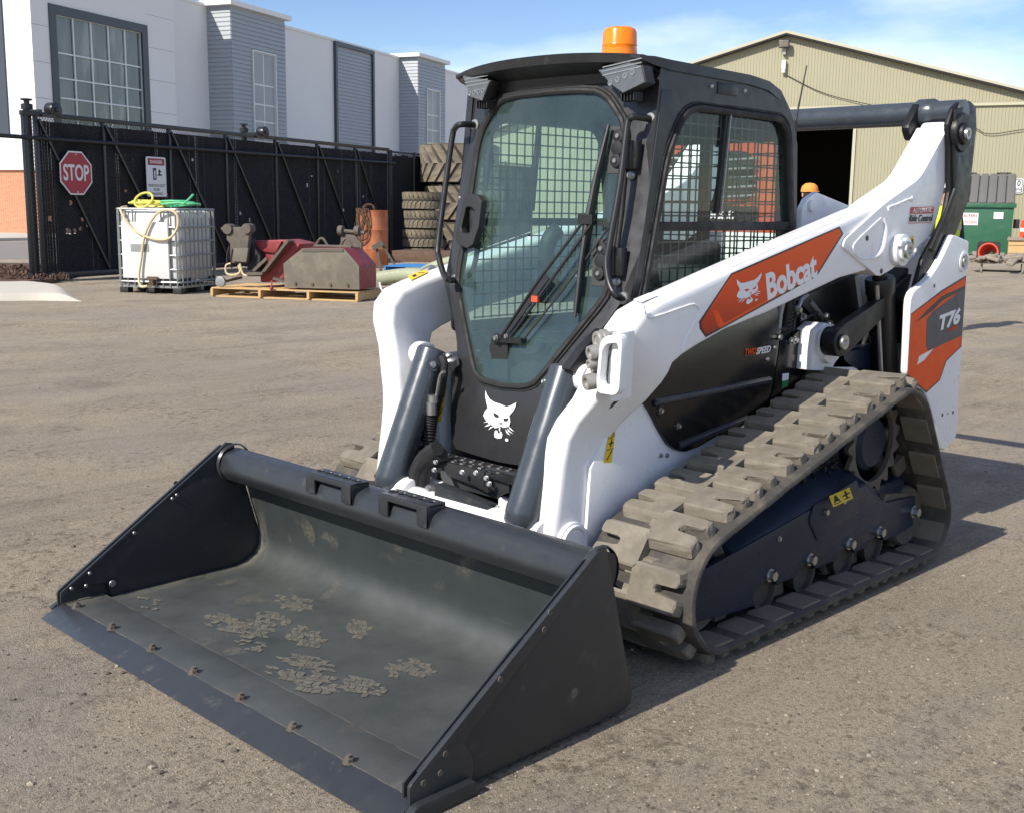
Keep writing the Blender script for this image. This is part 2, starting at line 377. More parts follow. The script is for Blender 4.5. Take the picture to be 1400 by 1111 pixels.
M['hoodglass'] = paint('bluish_panel', (0.05, 0.07, 0.10), 0.3)

# amber beacon lens: translucent plastic
m, t, b, _ = new_mat('amber_lens')
b.inputs['Base Color'].default_value = (0.92, 0.24, 0.008, 1); b.inputs['Roughness'].default_value = 0.18
b.inputs['Subsurface Weight'].default_value = 0.6; b.inputs['Subsurface Radius'].default_value = (0.05, 0.02, 0.004); b.inputs['Subsurface Scale'].default_value = 0.6
M['beacon'] = m
# bucket steel with dried footprints and scuffs
m, t, b, _ = new_mat('worn_bucket_floor'); v = coords(t)
base = mixc(t, noise(t, v, 4, 6), (0.027, 0.034, 0.036), (0.041, 0.050, 0.051))
sz = N(t, 'ShaderNodeSeparateXYZ'); t.links.new(v, sz.inputs[0])
fl_ = ramp(t, sz.outputs['Z'], [(0.052, 1.0), (0.16, 0.12)])
fm = N(t, 'ShaderNodeMath', operation='MULTIPLY'); t.links.new(fl_, fm.inputs[0]); t.links.new(ramp(t, noise(t, v, 2.6, 7, 0.68), [(0.34, 0.30), (0.66, 0.90)]), fm.inputs[1]); film = fm.outputs[0]
c1 = mixc(t, film, base, (0.088, 0.094, 0.090))
vor = N(t, 'ShaderNodeTexVoronoi', feature='DISTANCE_TO_EDGE'); vor.inputs['Scale'].default_value = 34; t.links.new(v, vor.inputs['Vector'])
crack = ramp(t, vor.outputs['Distance'], [(0.02, 0.0), (0.09, 1.0)])
pv = N(t, 'ShaderNodeTexVoronoi', feature='F1'); pv.inputs['Scale'].default_value = 4.6; pv.inputs['Randomness'].default_value = 0.9
nd = N(t, 'ShaderNodeVectorMath', operation='ADD'); nz = N(t, 'ShaderNodeTexNoise'); nz.inputs['Scale'].default_value = 9; t.links.new(v, nz.inputs['Vector'])
sc_ = N(t, 'ShaderNodeVectorMath', operation='SCALE'); sc_.inputs['Scale'].default_value = 0.16; t.links.new(nz.outputs['Color'], sc_.inputs[0])
t.links.new(v, nd.inputs[0]); t.links.new(sc_.outputs[0], nd.inputs[1]); t.links.new(nd.outputs[0], pv.inputs['Vector'])
patch = ramp(t, pv.outputs['Distance'], [(0.20, 1.0), (0.30, 0.0)])
keep = ramp(t, noise(t, v, 1.7, 2), [(0.50, 0.0), (0.58, 1.0)])
mm = N(t, 'ShaderNodeMath', operation='MULTIPLY'); t.links.new(patch, mm.inputs[0]); t.links.new(keep, mm.inputs[1])
m2 = N(t, 'ShaderNodeMath', operation='MULTIPLY'); t.links.new(mm.outputs[0], m2.inputs[0]); t.links.new(crack, m2.inputs[1])
m3 = N(t, 'ShaderNodeMath', operation='MULTIPLY'); t.links.new(m2.outputs[0], m3.inputs[0]); m3.inputs[1].default_value = 0.62
c2 = mixc(t, m3.outputs[0], c1, (0.14, 0.128, 0.10))
scr = ramp(t, noise(t, coords(t, (2, 30, 2)), 6, 3, 0.7, 1.2), [(0.70, 0.0), (0.78, 0.25)])
sx = N(t, 'ShaderNodeSeparateXYZ'); t.links.new(v, sx.inputs[0]); ay = N(t, 'ShaderNodeMath', operation='ABSOLUTE'); t.links.new(sx.outputs['Y'], ay.inputs[0])
edge = ramp(t, ay.outputs[0], [(0.90, 0.0), (0.995, 1.0)]); em = N(t, 'ShaderNodeMath', operation='MULTIPLY'); t.links.new(edge, em.inputs[0]); t.links.new(ramp(t, noise(t, coords(t, (1, 3, 1)), 7, 6, 0.75), [(0.40, 0.0), (0.62, 0.75)]), em.inputs[1])
c2 = mixc(t, em.outputs[0], c2, (0.20, 0.18, 0.14))
c2 = mixc(t, ramp(t, noise(t, coords(t, (26, 1.5, 26)), 4, 4, 0.7, 0.8), [(0.62, 0.0), (0.72, 0.3)]), c2, (0.10, 0.10, 0.093))
t.links.new(mixc(t, scr, c2, (0.13, 0.125, 0.11)), b.inputs['Base Color']); b.inputs['Specular IOR Level'].default_value = 0.4
t.links.new(ramp(t, noise(t, v, 9, 5), [(0.3, 0.38), (0.7, 0.62)]), b.inputs['Roughness']); b.inputs['Metallic'].default_value = 0.15
add_bump(t, b, noise(t, v, 90, 4), 0.12, 0.003)
M['bucketfloor'] = m
# orange arm decal, printed shade towards its lower edge
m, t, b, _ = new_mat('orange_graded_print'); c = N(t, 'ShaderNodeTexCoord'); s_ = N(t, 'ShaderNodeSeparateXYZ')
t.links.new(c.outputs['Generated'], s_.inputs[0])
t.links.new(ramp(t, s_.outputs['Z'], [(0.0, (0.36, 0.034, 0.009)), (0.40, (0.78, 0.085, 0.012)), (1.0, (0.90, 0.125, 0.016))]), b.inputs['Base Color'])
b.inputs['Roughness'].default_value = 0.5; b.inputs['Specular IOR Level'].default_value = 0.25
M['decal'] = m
# sandy, gravelly yard
m, t, b, _ = new_mat('dusty_gravel_asphalt'); v = coords(t)
big = noise(t, v, 0.35, 5, 0.6); mid = noise(t, v, 2.2, 6, 0.65); fine = noise(t, v, 55, 5, 0.7); grit = noise(t, v, 190, 3, 0.7)
c = mixc(t, ramp(t, big, [(0.35, 0.0), (0.68, 1.0)]), (0.405, 0.348, 0.266), (0.560, 0.468, 0.340))
c = mixc(t, ramp(t, mid, [(0.40, 0.0), (0.66, 0.8)]), c, (0.44, 0.368, 0.282))
c = mixc(t, ramp(t, noise(t, coords(t, (0.5, 2.6, 1)), 0.8, 5, 0.7, 0.8), [(0.54, 0.0), (0.72, 0.35)]), c, (0.195, 0.165, 0.132))
c = mixc(t, ramp(t, noise(t, coords(t, (0.12, 1.9, 1)), 0.9, 3, 0.6, 0.5), [(0.56, 0.0), (0.66, 0.32)]), c, (0.21, 0.178, 0.144))
c = mixc(t, ramp(t, fine, [(0.34, 0.65), (0.52, 0.0)]), c, (0.14, 0.115, 0.09))
c = mixc(t, ramp(t, noise(t, v, 110, 4, 0.8), [(0.36, 0.5), (0.48, 0.0)]), c, (0.12, 0.10, 0.08))
c = mixc(t, ramp(t, noise(t, v, 24, 6, 0.75), [(0.56, 0.0), (0.68, 0.5)]), c, (0.47, 0.40, 0.31))
c = mixc(t, ramp(t, grit, [(0.60, 0.0), (0.74, 0.6)]), c, (0.56, 0.49, 0.39))
cl = N(t, 'ShaderNodeMath', operation='MULTIPLY'); t.links.new(ramp(t, noise(t, v, 17, 5, 0.8), [(0.50, 0.0), (0.60, 1.0)]), cl.inputs[0]); t.links.new(ramp(t, noise(t, v, 1.3, 5, 0.7), [(0.42, 0.0), (0.60, 0.80)]), cl.inputs[1])
c = mixc(t, cl.outputs[0], c, (0.135, 0.108, 0.084))
c = mixc(t, ramp(t, noise(t, v, 0.55, 6, 0.7, 0.5), [(0.50, 0.0), (0.66, 0.55)]), c, (0.345, 0.315, 0.27))
c = mixc(t, ramp(t, noise(t, coords(t, (1.3, 0.9, 1)), 1.9, 6, 0.75), [(0.58, 0.0), (0.70, 0.5)]), c, (0.52, 0.44, 0.325))
vg = N(t, 'ShaderNodeTexVoronoi', feature='F1'); vg.inputs['Scale'].default_value = 60; t.links.new(v, vg.inputs['Vector'])
c = mixc(t, ramp(t, vg.outputs['Color'], [(0.86, 0.0), (0.92, 0.30)]), c, (0.10, 0.086, 0.072))
wv = N(t, 'ShaderNodeTexWave', wave_type='BANDS', bands_direction='Y'); wv.inputs['Scale'].default_value = 0.22; wv.inputs['Distortion'].default_value = 7.0; wv.inputs['Detail'].default_value = 3.0; wv.inputs['Detail Scale'].default_value = 0.8
t.links.new(v, wv.inputs['Vector'])
trk = N(t, 'ShaderNodeMath', operation='MULTIPLY'); t.links.new(ramp(t, wv.outputs['Fac'], [(0.62, 0.0), (0.80, 1.0)]), trk.inputs[0]); t.links.new(ramp(t, noise(t, coords(t, (0.6, 6, 1)), 1.6, 4, 0.7), [(0.42, 0.0), (0.60, 0.22)]), trk.inputs[1])
c = mixc(t, trk.outputs[0], c, (0.150, 0.125, 0.098))
c = mixc(t, ramp(t, noise(t, v, 0.9, 3, 0.5, 0.6), [(0.60, 0.0), (0.74, 0.45)]), c, (0.160, 0.132, 0.100))
c = mixc(t, ramp(t, noise(t, v, 3.4, 6, 0.75), [(0.63, 0.0), (0.70, 0.5)]), c, (0.46, 0.385, 0.28))
t.links.new(c, b.inputs['Base Color']); b.inputs['Roughness'].default_value = 0.92; b.inputs['Specular IOR Level'].default_value = 0.25
hm = N(t, 'ShaderNodeMath', operation='MULTIPLY_ADD'); t.links.new(fine, hm.inputs[0]); hm.inputs[1].default_value = 1.0; t.links.new(grit, hm.inputs[2])
h2 = N(t, 'ShaderNodeMath', operation='MULTIPLY_ADD'); t.links.new(mid, h2.inputs[0]); h2.inputs[1].default_value = 2.0; t.links.new(hm.outputs[0], h2.inputs[2])
add_bump(t, b, h2.outputs[0], 1.0, 0.02)
M['ground'] = m
m, t, b, _ = new_mat('road_asphalt'); v = coords(t)
t.links.new(mixc(t, noise(t, v, 1.2, 5), (0.17, 0.155, 0.14), (0.25, 0.23, 0.205)), b.inputs['Base Color']); b.inputs['Roughness'].default_value = 0.9
M['road'] = m
m, t, b, _ = new_mat('bark_mulch'); v = coords(t)
t.links.new(ramp(t, noise(t, v, 16, 6, 0.75), [(0.3, (0.03, 0.018, 0.012)), (0.7, (0.20, 0.12, 0.08))]), b.inputs['Base Color']); b.inputs['Roughness'].default_value = 0.95
add_bump(t, b, noise(t, v, 22, 5), 1.0, 0.06)
M['mulch'] = m
m, t, b, _ = new_mat('orange_brick'); v = coords(t)
br = N(t, 'ShaderNodeTexBrick'); br.inputs['Scale'].default_value = 4.5; br.inputs['Color1'].default_value = (0.50, 0.215, 0.115, 1); br.inputs['Color2'].default_value = (0.42, 0.17, 0.09, 1); br.inputs['Mortar'].default_value = (0.5, 0.36, 0.26, 1)
rt = N(t, 'ShaderNodeMapping'); rt.inputs['Rotation'].default_value = (PI/2, 0, 0); t.links.new(v, rt.inputs['Vector']); t.links.new(rt.outputs[0], br.inputs['Vector'])
t.links.new(br.outputs['Color'], b.inputs['Base Color']); b.inputs['Roughness'].default_value = 0.9
M['brick'] = m
m, t, b, _ = new_mat('rusty_orange_barrel'); v = coords(t, (1, 1, 0.35))
t.links.new(ramp(t, noise(t, v, 4, 7, 0.7), [(0.3, (0.16, 0.06, 0.03)), (0.5, (0.40, 0.125, 0.05)), (0.75, (0.50, 0.22, 0.11))]), b.inputs['Base Color']); b.inputs['Roughness'].default_value = 0.8
M['barrel'] = m

# ---------------------------------------------------------------- the ground and the road beyond it
g = MB(); g.face([(-2500,-2500,0),(2500,-2500,0),(2500,2500,0),(-2500,2500,0)])
g.build('ground', M['ground'], kind='structure', smooth=False)
UW = Vector((-0.9196, -0.3929, 0)); NW = Vector((-0.3929, 0.9196, 0)); ZV = Vector((0,0,1))   # along and out of the pale building's long wall
B0 = AZ(391, 39, 12.4); B0.z = 0
def bw(u, v, out=0.0):
    """pixel -> (along, up) on the pale building's long wall, moved out by out metres"""
    q = onplane(u, v, B0+NW*out, NW); d = q-B0; return d.dot(UW), q.z
# road, verge, mulch bed and kerb at the left
def strip(name, mat, pts, z0, z1):
    mb = MB(); mb.pxy([(p.x, p.y) for p in pts], z0, z1); return mb.build(name, M[mat], kind='structure', bevel=0.02 if z1 > 0.06 else 0)
strip('road', 'road', [AZ(-220, 358), AZ(170, 352), AZ(170, 328), AZ(-220, 335)], -0.05, 0.004)
strip('verge', 'concrete', [AZ(-220, 334), AZ(160, 327), AZ(160, 316), AZ(-220, 322)], -0.05, 0.12)
mulch = strip('mulch_bed', 'mulch', [AZ(-160, 392), AZ(30, 391), AZ(72, 388), AZ(100, 380), AZ(100, 366), AZ(-160, 362)], -0.05, 0.09)
mb = MB()
cp = smooth_path([AZ(-160, 398), AZ(0, 399), AZ(40, 398.5), AZ(78, 403), AZ(108, 411)], 5)
lo = smooth_path([AZ(-160, 414), AZ(0, 412), AZ(50, 411.5), AZ(84, 412), AZ(112, 412.5)], 5)
n = len(cp); rg = []
for i in range(n):
    f = i/(n-1); h = 0.15*(1-sstep(0.72, 1.0, f)) + 0.006
    a, c = cp[i], lo[i]; d = (c-a)*0.5
    rg.append([a-d*0.3+Vector((0,0,-0.05)), a-d*0.3+Vector((0,0,h)), a+d*0.9+Vector((0,0,h)), c-d*0.1+Vector((0,0,h*0.75)), c+Vector((0,0,-0.05))])
mb.rings(rg); mb.build('kerb', M['concrete'], kind='structure')
mb = MB()
for k in range(420):
    f = random.random(); p = AZ(-10+f*105, 372+random.random()*17-6*f*0); r = random.uniform(0.02, 0.06)
    mb.box((p.x, p.y, 0.09+random.uniform(0, 0.05)), (r*2.4, r*0.8, r*0.6), Euler((random.random()*3, random.random()*3, random.random()*3)).to_matrix())
mb.build('bark_chips', M['mulch'], kind='stuff')

# ---------------------------------------------------------------- pale office and warehouse building behind the gate
bld = thing('office_building', 'long pale panelled building with grey louvred towers behind the black gate', 'building', B0)
def bpt(s, z, out=0.0): return UW*s + NW*out + Vector((0,0,z))      # in the building's own frame
def bprism(pts, o0, o1, holes=()):
    mb = MB(); mb.prism(pts, (0,0,0), UW, (0,0,1), NW, o0, o1, holes); return mb
S1 = bw(219, 60)[0]; S0 = bw(44, 60, 0.9)[0]
HT = 12.4
bprism([(S1, 0), (70, 0), (70, HT), (S1, HT)], -14, 0).build('wall', M['wall'], bld)
bprism([(S1+0.05, HT), (70, HT), (70, HT+0.16), (S1+0.05, HT+0.16)], -14, 0.08).build('coping', M['cornice'], bld)
# projecting block with the large window
w0 = bw(67, 40, 0.9); w1 = bw(203, 100, 0.9); wb = bw(210, 168, 0.9)
wx0, wx1 = w0[0], w1[0]; wz1 = bw(72, 6, 0.9)[1]; wz0 = 1.6
e0 = S0
blk = bprism([(e0, 3.0), (S1, 3.0), (S1, 14.2), (e0, 14.2)], -14, 0.9, [[(wx0, wz0+2.4), (wx1, wz0+2.4), (wx1, wz1), (wx0, wz1)]])
blk.build('end_block', M['wall'], bld)
pj = MB()
for z in (4.6, 6.2, 7.8, 9.4, 11.0, 12.6):       # panel joints, recessed lines shown as thin shadow strips
    for a, c in ((e0, wx0-0.02), (wx1+0.02, S1)): pj.bar(bpt(a, z, 0.9), bpt(c, z, 0.9), 0.008, 0.022)
    pj.bar(UW*e0+NW*0.9+ZV*z, UW*e0-NW*9+ZV*z, 0.008, 0.022)
pj.build('panel_joint', M['siding'], bld, kind='stuff')
bprism([(e0+0.15, 0), (S1, 0), (S1, 3.0), (e0+0.15, 3.0)], -14, 0.75).build('brick_base', M['brick'], bld)
def window(s0, s1, z0, z1, out, cols, rows, frame, fw=0.35, mull=0.05, depth=0.25):
    fr = bprism([(s0, z0), (s1, z0), (s1, z1), (s0, z1)], out-depth, out+0.06, [[(s0+fw, z0+fw), (s1-fw, z0+fw), (s1-fw, z1-fw), (s0+fw, z1-fw)]]).build('window', M[frame], bld)
    a0, a1, c0, c1 = s0+fw, s1-fw, z0+fw, z1-fw
    cs = [a0+(a1-a0)*k/cols for k in range(cols+1)]; rs = [c0+(c1-c0)*r for r in rows]
    for i in range(cols):
        for j in range(len(rs)-1):
            tl = random.uniform(-0.006, 0.006)
            p = MB(); p.face([bpt(cs[i], rs[j], out-0.12+tl), bpt(cs[i+1], rs[j], out-0.12), bpt(cs[i+1], rs[j+1], out-0.12-tl), bpt(cs[i], rs[j+1], out-0.12)])
            p.build('pane', M['pane'], fr, smooth=False, fixn=False)
    mu = MB()
    for c in cs: mu.bar(bpt(c, c0, out-0.09), bpt(c, c1, out-0.09), 0.08, mull*1.3, NW)
    for r in rs: mu.bar(bpt(a0, r, out-0.085), bpt(a1, r, out-0.085), mull*1.3, 0.07, NW)
    mu.build('mullion', M['mullion'], fr)
window(wx0, wx1, wz0+2.4, wz1, 0.9, 5, [0, 0.10, 0.34, 0.50, 0.70, 1.0], 'trim', 0.42)
# end wall window at the far left edge of the picture
ew = thing_frame = MB()
q0 = UW*e0
ew.prism([(1.6, 4.6), (7.5, 4.6), (7.5, 14), (1.6, 14)], q0+NW*0.9, -NW, ZV, -UW, -0.2, 0.08, [[(2.3, 5.3), (6.8, 5.3), (6.8, 13.4), (2.3, 13.4)]])
fr = ew.build('window', M['trim'], bld)
for j, (za, zb) in enumerate(((5.3, 6.7), (6.7, 8.9), (8.9, 10.2), (10.2, 13.4))):
    for i in range(3):
        p = MB(); y0, y1 = 2.3+1.5*i, 3.8+1.5*i
        p.face([q0+NW*(0.9-y0)+ZV*za-UW*0.02, q0+NW*(0.9-y1)+ZV*za-UW*0.02, q0+NW*(0.9-y1)+ZV*zb-UW*0.02, q0+NW*(0.9-y0)+ZV*zb-UW*0.02]); p.build('pane', M['pane'], fr, smooth=False, fixn=False)
mu = MB()
for z in (5.3, 6.7, 8.9, 10.2): mu.bar(q0+NW*(0.9-2.3)+ZV*z-UW*0.05, q0+NW*(0.9-6.8)+ZV*z-UW*0.05, 0.08, 0.09)
mu.build('mullion', M['mullion'], fr)
# louvred towers and the louvred bay: every board a piece of its own
def siding(parent, s0, s1, z0, z1, out, pitch, side=0.0, skip=None):
    n = int((z1-z0)/pitch); b0 = None
    for k in range(n):
        z = z0+k*pitch
        spans = [(s0, s1)]
        if skip and skip[2] < z+pitch*0.5 < skip[3]: spans = [(s0, skip[0]), (skip[1], s1)]
        for a, c in spans:
            m_ = MB(); zz = z+pitch*0.96
            m_.rings([[bpt(x, z, out+0.05), bpt(x, z, out-0.02), bpt(x, zz, out-0.02), bpt(x, zz, out+0.012)] for x in (a, c)])
            if side: pass
            m_.build('board', M['siding'], parent, smooth=False)
def tower(ul, ur, um, ztop, capv, wpx):
    s0 = bw(um, 100, 1.6)[0]; s1 = bw(ur, 100, 1.6)[0]
    body = bprism([(s0, 3.0), (s1, 3.0), (s1, ztop), (s0, ztop)], -1, 1.55).build('tower', M['siding'], bld)
    wa, wb_ = bw(wpx[0], wpx[2], 1.6), bw(wpx[1], wpx[2], 1.6)
    wz = wa[1]
    siding(body, s0, s1, 3.4, ztop-0.05, 1.56, 0.24, skip=(wa[0], wb_[0], 3.0, wz))
    sd = MB()
    n = int((ztop-3.5)/0.24)
    for k in range(n):
        z = 3.4+k*0.24
        sd.rings([[UW*(s0-0.05)+NW*y+ZV*z, UW*(s0+0.02)+NW*y+ZV*z, UW*(s0+0.02)+NW*y+ZV*(z+0.23), UW*(s0-0.012)+NW*y+ZV*(z+0.23)] for y in (0.0, 1.56)])
    sd.build('side_board', M['siding'], body, smooth=False)
    bprism([(s0-0.35, ztop), (s1+0.35, ztop), (s1+0.35, ztop+0.26), (s0-0.35, ztop+0.26)], -1.2, 1.85).build('cornice', M['cornice'], bld)
    window(wa[0], wb_[0], 3.2, wz, 1.62, 2, [0, 0.14, 0.28, 0.44, 0.58, 0.74, 1.0], 'mullion', 0.07, 0.06, 0.2)
tz1 = bw(318, 8, 1.6)[1]
tower(302, 391, 318, tz1, 0, (344, 376, 68))
tz2 = bw(572, 78, 1.6)[1]
tower(557, 609, 572, tz2, 0, (583, 601, 121))
l0 = bw(457, 80)[0]; l1 = bw(508, 100)[0]
siding(bld, l0, l1, 3.0, HT-0.25, 0.02, 0.24)
for s in (l0, l1): 
    mb = bprism([(s-0.12, 3.0), (s+0.12, 3.0), (s+0.12, HT+0.02), (s-0.12, HT+0.02)], 0.0, 0.2); mb.build('trim', M['trim'], bld)
bprism([(l0-0.1, HT-0.25), (l1+0.1, HT-0.25), (l1+0.1, HT+0.02), (l0-0.1, HT+0.02)], 0.005, 0.19).build('trim', M['trim'], bld)
s3 = bw(645, 120)[0]
bprism([(s3-0.1, 3.0), (s3+0.1, 3.0), (s3+0.1, HT), (s3-0.1, HT)], 0.0, 0.2).build('trim', M['trim'], bld)
siding(bld, s3+0.1, s3+7, 3.0, HT-0.25, 0.02, 0.24)

# ---------------------------------------------------------------- tan metal hall with the open door
K0 = AZ(1180, 342); DS = Vector((-0.375, 0.927, 0)).normalized(); NS = Vector((DS.y, -DS.x, 0))
if NS.dot(CAM_O-K0) < 0: NS = -NS
hall = thing('metal_hall', 'tan corrugated metal hall with a gable and a dark open doorway', 'building', K0)
def hp(s, z, out=0.0): return DS*s + NS*out + ZV*z
def hw(u, v, out=0.0):
    q = onplane(u, v, K0+NS*out, NS); return (q-K0).dot(DS), q.z
RS, RZ, SLP = -3.54, 8.72, 0.2795
def roofz(s): return RZ-SLP*abs(s-RS)
SL, SR = -17.5, 11.0
door = (-5.2, -0.68, 4.9)
def wallpoly(z_off=0.0): return [(SL, 0), (door[0], 0), (door[0], door[2]), (door[1], door[2]), (door[1], 0), (SR, 0), (SR, roofz(SR)), (RS, RZ), (SL, roofz(SL))]
mb = MB(); mb.prism(wallpoly(), (0,0,0), DS, ZV, NS, -0.12, 0.0); mb.build('wall', M['tan'], hall, smooth=False)
# standing ribs of the sheeting
rb = MB(); s = SL+0.1; k = 0
while s < SR:
    z0 = door[2]+0.02 if door[0]-0.05 < s < door[1]+0.05 else 0.05
    z1 = roofz(s)-0.1
    for a, c in (((z0, 5.62), (5.86, z1)) if z1 > 5.9 else ((z0, z1),)):
        if c > a:
            rb.rings([[hp(s-0.036, z, 0.002), hp(s-0.02, z, 0.015), hp(s+0.02, z, 0.015), hp(s+0.036, z, 0.002)] for z in (a, c)])
    s += 0.125
rb.build('sheeting_rib', M['tan'], hall, kind='stuff', smooth=False)
mb = MB(); mb.bar(hp(SL, 5.74, 0.03), hp(SR, 5.74, 0.03), 0.09, 0.16, NS); mb.build('flashing', M['tantrim'], hall)
mb = MB()
for a, c in ((SL-0.4, RS), (RS, SR+0.4)):
    z0, z1 = roofz(a), roofz(c); nrm = Vector((0,0,1))
    mb.rings([[hp(x, z+0.02, 0.3), hp(x, z+0.13, 0.3), hp(x, z+0.13, -24), hp(x, z+0.02, -24)] for x, z in ((a, z0), (c, z1))])
mb.build('roof', M['tantrim'], hall, smooth=False)
mb = MB()
for a, c in ((SL, RS), (RS, SR)): mb.bar(hp(a, roofz(a)-0.03, 0.18), hp(c, roofz(c)-0.03, 0.18), 0.30, 0.05, ZV)
mb.build('gable_trim', M['dark'], hall)
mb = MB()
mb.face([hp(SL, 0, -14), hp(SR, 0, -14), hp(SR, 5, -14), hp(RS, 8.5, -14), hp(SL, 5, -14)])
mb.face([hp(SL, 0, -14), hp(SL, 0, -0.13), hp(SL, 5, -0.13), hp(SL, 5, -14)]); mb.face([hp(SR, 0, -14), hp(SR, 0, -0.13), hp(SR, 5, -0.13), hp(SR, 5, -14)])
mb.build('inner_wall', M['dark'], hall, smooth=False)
mb = MB(); mb.box(hp(door[1]+0.06, door[2]/2, 0.02), (0.12, 0.12, door[2]), Matrix((DS, NS, ZV)).transposed()); mb.box(hp(door[0]-0.06, door[2]/2, 0.02), (0.12, 0.12, door[2]), Matrix((DS, NS, ZV)).transposed())
mb.build('door_jamb', M['tantrim'], hall)
# floodlights under the ridge and the loose cable
fl = thing('floodlight', 'square floodlight and small lamp under the ridge of the tan hall', 'floodlight', K0+hp(-3.6, 8.25, 0.02))
RM = Matrix((DS, NS, ZV)).transposed()
mb = MB(); mb.box(NS*0.28+ZV*0.05, (0.42, 0.2, 0.3), RM); mb.build('lamp_head', M['trim'], fl, bevel=0.02)
mb = MB(); mb.box(NS*0.39+ZV*0.05, (0.36, 0.02, 0.24), RM); mb.build('lens', M['mudgrey'], fl)
mb = MB(); mb.box(NS*0.1-ZV*0.2, (0.12, 0.2, 0.3), RM); mb.build('bracket', M['galv'], fl)
mb = MB(); mb.box(NS*0.12-ZV*0.75, (0.16, 0.16, 0.36), RM); mb.cyl(NS*0.12-ZV*0.93, NS*0.14-ZV*1.08, 0.08); mb.build('lower_lamp', M['signwhite'], fl)
cab_ = MB(); cab_.tube(smooth_path([hp(-3.5, 7.1, 0.06), hp(-2.0, 6.35, 0.07), hp(-0.2, 5.85, 0.1), hp(3.6, 4.95, 0.1), hp(4.4, 4.62, 0.1), hp(5.6, 4.75, 0.1), hp(9, 5.3, 0.1)], 5), 0.016, 5)
tag(cab_.build('cable', M['rubber'], loc=K0), 'thin black cable sagging across the tan hall wall', 'cable')

# wall signs
def wall_sign(name, label, s0, s1, z0, z1, words):
    o = thing(name, label, 'sign', K0+hp((s0+s1)/2, (z0+z1)/2, 0.05))
    w, h = s1-s0, z1-z0
    pts = rounded([(-w/2, -h/2), (w/2, -h/2), (w/2, h/2), (-w/2, h/2)], 0.05)
    mb = MB(); mb.prism(pts, (0,0,0), DS, ZV, NS, -0.01, 0.01); mb.build('panel', M['signwhite'], o)
    ib = rounded([(-w/2+.03, -h/2+.03), (w/2-.03, -h/2+.03), (w/2-.03, h/2-.03), (-w/2+.03, h/2-.03)], 0.04)
    ib2 = rounded([(-w/2+.05, -h/2+.05), (w/2-.05, -h/2+.05), (w/2-.05, h/2-.05), (-w/2+.05, h/2-.05)], 0.03)
    mb = MB(); mb.prism(ib, (0,0,0), DS, ZV, NS, 0.01, 0.014, [ib2]); mb.build('border', M['black_print'], o)
    for wd, a0, a1, b0, b1, bold in words:
        lettering(wd, M['black_print'], o, [DS*(-w/2+a0*w)+ZV*(-h/2+b0*h)+NS*0.011, DS*(-w/2+a1*w)+ZV*(-h/2+b0*h)+NS*0.011, DS*(-w/2+a0*w)+ZV*(-h/2+b1*h)+NS*0.011], 0.004, bold=bold)
a_, b_ = hw(1384, 244.5), hw(1398, 265)
wall_sign('speed_sign', 'white 10 MPH speed sign on the tan hall wall', a_[0], b_[0], b_[1], a_[1], [('10', .26, .76, .50, .88, .02), ('MPH', .14, .86, .12, .38, .0)])
a_, b_ = hw(1346, 243), hw(1361, 264)
wall_sign('letter_sign', 'white sign on the tan hall half hidden behind the dumpster lid', a_[0], b_[0], b_[1], a_[1], [('P', .3, .72, .38, .84, .02)])

# ---------------------------------------------------------------- black sliding gate and the fence beyond it
GH = 3.2
GA = AZ(28, 154, GH); GB = AZ(531, 205, GH); GA.z = GB.z = 0
GD = (GB-GA); GL = GD.length; GD.normalize(); GN = Vector((-GD.y, GD.x, 0))
if GN.dot(CAM_O-GA) < 0: GN = -GN
gate = thing('sliding_gate', 'black chain link sliding gate with dark privacy slats and slanting braces', 'gate', GA)
def gp(s, z, o=0.0): return GD*s + NV(o) + ZV*z
def NV(o): return GN*o
def gw(u, v, o=0.0):
    q = onplane(u, v, GA+GN*o, GN)-GA; return q.dot(GD), q.z
ZB = gw(62, 378)[1]
mb = MB(); r = 0.045
mb.bar(gp(0, GH), gp(GL, GH), 0.09, 0.09); mb.build('top_rail', M['fence'], gate, bevel=0.01)
mb = MB(); mb.bar(gp(0, ZB), gp(GL, ZB), 0.1, 0.12); mb.build('bottom_rail', M['fence'], gate, bevel=0.01)
zm = gw(40, 189, 0.06)[1]; zm2 = gw(532, 223, 0.06)[1]
mb = MB(); mb.cyl(gp(-1.6, zm, 0.07), gp(GL+0.25, zm2, 0.07), 0.04, seg=10); mb.build('guide_rail', M['fence'], gate)
posts = [gw(u, 200)[0] for u in (34, 50, 141, 231, 308, 376, 433, 485)] + [GL]
for s in posts:
    mb = MB(); mb.bar(gp(s, ZB), gp(s, GH-0.02), 0.075, 0.075, GN); mb.build('upright', M['fence'], gate, bevel=0.008)
for a, c in zip(posts[1:-1], posts[2:]):
    mb = MB(); mb.bar(gp(a+0.04, GH-0.1, 0.045), gp(c-0.04+0.35*(c-a)*0, ZB+0.1, 0.045), 0.05, 0.045, GN); mb.build('brace', M['fence'], gate)
